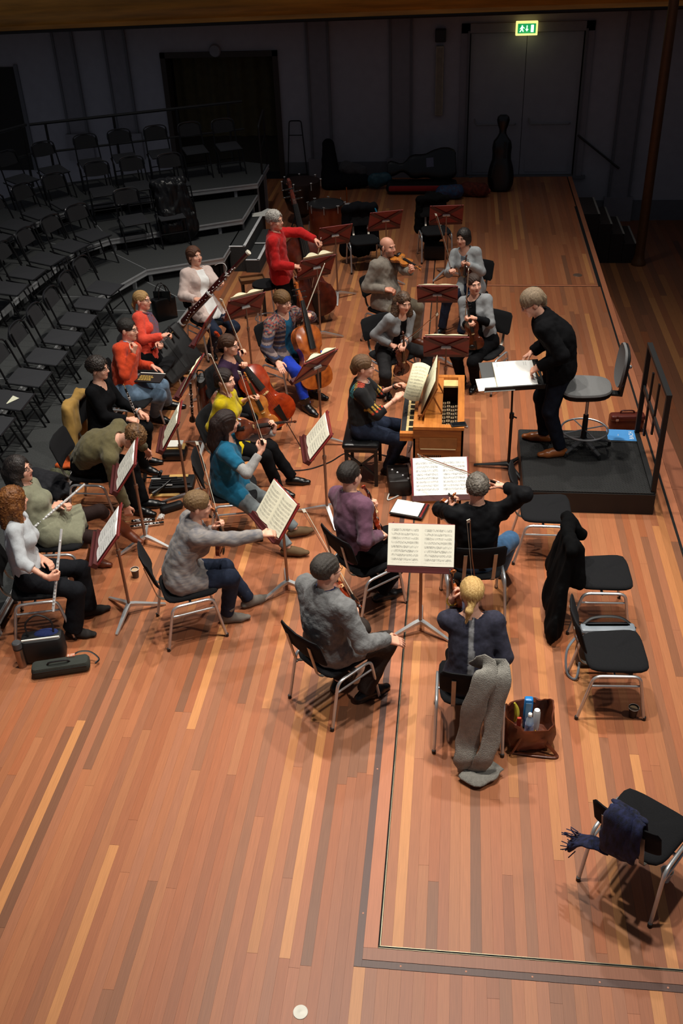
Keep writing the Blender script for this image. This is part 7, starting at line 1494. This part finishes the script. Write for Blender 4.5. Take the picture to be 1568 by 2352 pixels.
# folder with papers on a chair by the organ, black box with pedal gear and cables
pf = thing('music_folder', 'black and red folder with white sheets lying on the floor before the organ', 'folder', (-0.385, 8.054, 0.02), math.radians(-14)); mb = MB(); mb.box((0, 0, .012), (.34, .26, .02), bev=.004); mb.build('cover', M_BLACK, pf); mb = MB(); mb.box((.145, 0, .025), (.02, .25, .006)); mb.build('red_spine', M_STAND, pf); mb = MB(); mb.box((-.02, .0, .026), (.28, .24, .004)); mb.build('sheets', M_PAPER, pf)
eq = thing('wind_motor', 'black box with silver fittings on the floor under the organ keys', 'machine', (-.52, 8.5, 0), math.radians(8)); mb = MB(); mb.box((0, 0, .09), (.22, .34, .18), bev=.015); mb.build('housing', mat('brown_black', (30, 24, 22), .5), eq, smooth=True)
for i in range(4): mb = MB(); mb.ell((-.06 + .05 * i, .05 - .06 * i, .185), (.016, .016, .014)); mb.build('fitting', M_STEEL, eq, smooth=True)
def cable(label, pts, r_, m): mb = MB(); mb.tube(catmull([V(*p) for p in pts], 8), r_, 6); return tag(mb.build('cable', m, loc=pts[0], smooth=True), label, 'cable')
cable('black cable curving over the floor from the cellists to the organ bench', [(-2.009, 8.94, 0.008), (-1.816, 8.786, 0.008), (-1.535, 8.79, 0.008), (-1.297, 8.955, 0.008), (-1.152, 9.147, 0.008), (-0.968, 9.221, 0.008), (-0.625, 9.096, 0.008)], .006, M_BLACK)
cable('white cable looping on the floor below the organ', [(-0.204, 8.431, 0.01), (-0.425, 8.404, 0.01), (-0.551, 8.291, 0.01), (-0.614, 8.247, 0.01), (-0.606, 8.322, 0.03), (-0.576, 8.334, 0.06)], .007, mat('white_rubber', (205, 205, 200), .5)); cable('white cable running up to the organ keyboard', [(-0.428, 8.369, 0.7), (-0.389, 8.452, 0.62), (-0.392, 8.706, 0.4), (-0.444, 9.04, 0.1)], .007, mat('white_rubber', (1, 1, 1)))
# ================================================================ dark things along the back
M_CASE = mat('case_shell', (15, 15, 16), .35); 
def case_rings(s, dz, R, c, th):
    return None
def outline_case(name, label, B, D, N, L_, w_, th, m, parts=()):
    t = thing(name, label, 'instrument case', B, world=True); R = frame(D, N); prof = [(0, .6), (.02, .8), (.1, .97), (.2, 1), (.32, .9), (.42, .72), (.5, .7), (.58, .74), (.66, .66), (.71, .42), (.76, .27), (.81, .27), (.87, .4), (.93, .48), (.975, .42), (1, .22)]
    prof = [(p[0], p[1]) for p in zip(np.interp(np.linspace(0, 1, 40), np.linspace(0, 1, len(prof)), [q[0] for q in prof]), np.interp(np.linspace(0, 1, 40), np.linspace(0, 1, len(prof)), [q[1] for q in prof]))]
    mb = MB(); mb.T = (R, V(*B)); rings = []
    for y, k_ in prof:
        e = .35 if y < .01 or y > .99 else 1; rings.append([V(w_ / 2 * k_ * math.copysign(abs(math.cos(a)) ** .6, math.cos(a)), y * L_, th / 2 * e * (.6 + .4 * min(1, k_ * 1.3)) * math.copysign(abs(math.sin(a)) ** .5, math.sin(a))) for a in [2 * PI * i / 20 for i in range(20)]])
    mb.loft(rings); mb.build('shell', m, t, smooth=True); return t, R, V(*B)
t, R, B = outline_case('cello_case', 'tall glossy black cello case standing against the double door', (.8, 19.25, 0), (.0, .12, 1), (0, -1, .1), 1.36, .5, .3, mat('black_gloss', (1, 1, 1)))
mb = MB(); mb.T = (R, B); mb.box((.05, .75, .14), (.05, .3, .02), bev=.008); mb.build('handle', M_BLACK, t)
t, R, B = outline_case('cello_case', 'black cello case lying open with a red lining by the wall', (-.05, 19.5, .46), (-1, .0, -.08), (0, -.75, .3), 1.35, .62, .2, M_CASE)
mb = MB(); mb.T = (R, B); mb.box((.04, .5, .102), (.17, .14, .004)); mb.build('sticker', mat('pale_sticker', (96, 98, 116), .6), t)
oc = thing('case_lining', 'red lined lower half of the open cello case on the floor', 'instrument case', (-.7, 19.2, 0), world=True); mb = MB(); mb.box((-.7, 19.2, .1), (1.36, .46, .2), bev=.08); mb.build('lower_shell', M_CASE, oc, smooth=True); mb = MB(); mb.box((-.7, 19.0, .12), (1.25, .1, .1), bev=.03); mb.build('red_lining', mat('red_plush', (150, 26, 26), .8), oc, smooth=True)
blob('gig_bag', 'dark gig bag slumped against the wall behind the drum', 'bag', [((-2.5, 19.5, .1), (-2.56, 19.8, .75), .2, .12), ((-2.4, 19.45, .12), (-1.85, 19.5, .14), .17, .13)], cloth('dark_grey_nylon', (26, 26, 29)), h=.03, wr=.012, wf=10, cuts=(((0, 0, .01), (0, 0, -1)),))
blob('grey_coat', 'grey coat heaped on the gig bag by the wall', 'coat', [((-2.2, 19.6, .36), (-1.9, 19.6, .28), .14, .12)], cloth('ash_wool', (74, 72, 74)), h=.03, wr=.02, wf=14)
blob('blue_bag', 'teal carrier bag leaning on the wall beside the open cello case', 'bag', [((-1.62, 19.4, .16), (-1.4, 19.42, .2), .15, .12, (0, 1, 0), .6)], mat('teal_plastic', (30, 74, 86), .5), h=.025, wr=.012, cuts=(((0, 0, .01), (0, 0, -1)),))
blob('patterned_bag', 'bright patterned bag on the floor in front of the open cello case', 'bag', [((-.3, 18.7, .12), (-.02, 18.72, .14), .13, .13)], mat('blue_print', (30, 80, 120), .7, rgb2=(60, 40, 60), scale=20), h=.025, wr=.012, cuts=(((0, 0, .01), (0, 0, -1)),))
blob('red_jacket', 'rust red jacket in a heap by the upright cello case', 'jacket', [((.15, 18.95, .1), (.45, 18.85, .12), .15, .13)], mat('rust_cloth', (120, 46, 26), .9, rgb2=(70, 26, 18), scale=14), h=.025, wr=.02, cuts=(((0, 0, .01), (0, 0, -1)),))
for i, x_ in enumerate((.1, .48)): blob('white_shoe', ['white shoe tip beside the rust jacket', 'red and white shoe beside the cello case'][i], 'shoe', [((x_, 19.12, .06), (x_ + .1, 19.06, .05), .05, .04)], mat('white_canvas', (170, 160, 150), .8) if not i else mat('red_canvas', (160, 70, 60), .8), h=.015, wr=.003, cuts=(((0, 0, .005), (0, 0, -1)),))
tr = thing('hand_truck', 'tall narrow folded metal trolley leaning on the wall beside the doorway', 'trolley', (-3.28, 20.2, 0), world=True); M_DKM = mat('dark_metal', (34, 34, 36), .5, metal=.5)
mb = MB(); mb.tube(bez([(-3.46, 20.15, .05), (-3.40, 20.2, .85), (-3.38, 20.22, 1.12), (-3.14, 20.22, 1.12), (-3.12, 20.2, .85), (-3.06, 20.15, .05)], .05), .012, 7); mb.build('frame', M_DKM, tr, smooth=True); mb = MB(); mb.tube([(-3.4, 20.2, .85), (-3.12, 20.2, .85)], .01, 6); mb.build('cross_bar', M_DKM, tr, smooth=True); mb = MB(); mb.box((-3.26, 20.05, .06), (.42, .2, .1)); mb.build('toe_plate', M_DKM, tr)
# drums
M_DRUM = mat('drum_shell', (124, 52, 22), .35, rgb2=(84, 32, 14), scale=5, coat=.3)
dm = thing('drum', 'large orange brown floor drum with silver lugs behind the double bass', 'drum', (-2.2, 16.4, 0)); mb = MB(); mb.lathe([(.29, .1), (.295, .12), (.295, .58), (.29, .6)], 32); mb.build('shell', M_DRUM, dm, smooth=True); mb = MB(); mb.lathe([(.29, .598), (.288, .604)], 32); mb.build('head', mat('drum_skin', (30, 30, 32), .5), dm, smooth=True)
for z in (.12, .6): mb = MB(); mb.tube([(.3 * math.cos(a_), .3 * math.sin(a_), z) for a_ in [2 * PI * i / 32 for i in range(32)]], .012, 6, closed=True); mb.build('hoop', mat('dark_hoop', (50, 44, 42), .35, metal=.6), dm, smooth=True)
for i in range(8): a_ = 2 * PI * i / 8; mb = MB(); mb.tube([(.315 * math.cos(a_), .315 * math.sin(a_), .5), (.315 * math.cos(a_), .315 * math.sin(a_), .622)], .007, 6); mb.tube([(.3 * math.cos(a_ - .06), .3 * math.sin(a_ - .06), .625), (.33 * math.cos(a_ + .06), .33 * math.sin(a_ + .06), .625)], .007, 6); mb.build('tension_key', M_STEEL, dm, smooth=True)
for i in range(3): a_ = 1 + 2 * PI * i / 3; mb = MB(); mb.tube([(.3 * math.cos(a_), .3 * math.sin(a_), .3), (.34 * math.cos(a_), .34 * math.sin(a_), 0)], .009, 6); mb.build('leg', M_STEEL, dm, smooth=True)
d2_ = thing('drum', 'dark kettle drum with silver lugs standing behind the large orange drum', 'drum', (-2.75, 17.3, 0)); mb = MB(); mb.lathe([(.05, .1), (.25, .25), (.33, .5), (.34, .72), (.335, .74), (.01, .742)], 28); mb.build('kettle', mat('dark_copper', (40, 26, 22), .4, metal=.4), d2_, smooth=True)
for i in range(7): a_ = 2 * PI * i / 7; mb = MB(); mb.tube([(.35 * math.cos(a_), .35 * math.sin(a_), .64), (.35 * math.cos(a_), .35 * math.sin(a_), .76)], .008, 6); mb.ell((.35 * math.cos(a_), .35 * math.sin(a_), .765), (.022, .022, .012)); mb.build('tension_key', M_STEEL, d2_, smooth=True)
for i in range(3): a_ = 2 * PI * i / 3; mb = MB(); mb.tube([(.1 * math.cos(a_), .1 * math.sin(a_), .3), (.35 * math.cos(a_), .35 * math.sin(a_), 0)], .012, 6); mb.build('leg', M_DKM, d2_, smooth=True)
cy = thing('cymbal_stand', 'small cymbal on a brass-coloured stand beside the drum', 'cymbal', (-1.86, 16.5, 0)); mb = MB(); mb.lathe([(.002, .56), (.03, .57), (.11, .545), (.112, .55), (.03, .578), (.002, .582)], 24); mb.build('cymbal', M_STEEL, cy, smooth=True); mb = MB(); mb.tube([(0, 0, .2), (0, 0, .84)], .011, 8); mb.build('pole', mat('brass_pole', (150, 90, 50), .3, metal=.9), cy, smooth=True)
for i in range(3): a_ = 2 * PI * i / 3; mb = MB(); mb.tube([(0, 0, .35), (.22 * math.cos(a_), .22 * math.sin(a_), 0)], .008, 6); mb.build('leg', M_DKM, cy, smooth=True)
# jackets on the empty back chairs
f_ = V(math.cos(math.radians(-75)), math.sin(math.radians(-75)), 0); r_v = V(f_[1], -f_[0], 0); b0 = V(-1.44, 14.97, 0)
def cj(r_, f2, z): q = b0 + r_v * r_ + f_ * f2; return (q[0], q[1], z)
blob('dark_jacket', 'dark fur-collared jacket hung over the empty chair beside the drum', 'jacket', [(cj(-.22, -.31, .86), cj(.22, -.31, .86), .07, .07), (cj(.2, -.33, .8), cj(.24, -.34, .2), .08, .11), (cj(0, -.36, .8), cj(0, -.38, .25), .16, .2, tuple(f_), .4), (cj(-.2, -.33, .8), cj(-.22, -.34, .25), .08, .1)], cloth('midnight_wool', (14, 15, 19)), h=.02, wr=.012, anis=(1, 1, .3))
mb = MB(); mb.tube([cj(-.23, -.26, .86), cj(-.27, -.25, .74)], .03, 8, flat=.5); tag(mb.build('blue_cloth', mat('cyan_cloth', (20, 130, 170), .7), loc=cj(-.25, -.26, .7), smooth=True), 'bit of bright blue cloth on the dark jacket chair', 'cloth')
b0 = V(-.34, 15.42, 0); f_ = V(math.cos(math.radians(-80)), math.sin(math.radians(-80)), 0); r_v = V(f_[1], -f_[0], 0)
blob('black_coat', 'black coat hung over the empty chair behind the far music stand', 'coat', [(cj(-.22, -.31, .86), cj(.22, -.31, .86), .06, .06), (cj(0, -.36, .8), cj(0, -.38, .3), .17, .2, tuple(f_), .4), (cj(.2, -.33, .8), cj(.22, -.3, .4), .07, .08)], M_BCOAT, h=.02, wr=.012)
mb = MB(); mb.box((0, 0, .12), (.36, .26, .24), bev=.04); tag(mb.build('black_case', mat('black_nylon', (1, 1, 1)), at=(-.34, 15.45, .0), smooth=True), 'black bag standing under the empty chair by the far music stand', 'bag')
# sheets on the riser steps
for i in range(3):
    mb = MB(); Rr = np.array(Matrix.Rotation(.2 + .5 * i, 3, 'Z')); mb.box((0, 0, .002), (.3, .21, .002), Rr); tag(mb.build('white_sheet', M_PAPER, at=(-3.34 + .05 * i, 16.45 + .07 * i, .405 + .003 * i)), ['white sheet lying lowest on the upper riser step', 'white sheet fanned in the middle on the riser step', 'topmost white sheet on the upper riser step'][i], 'paper')
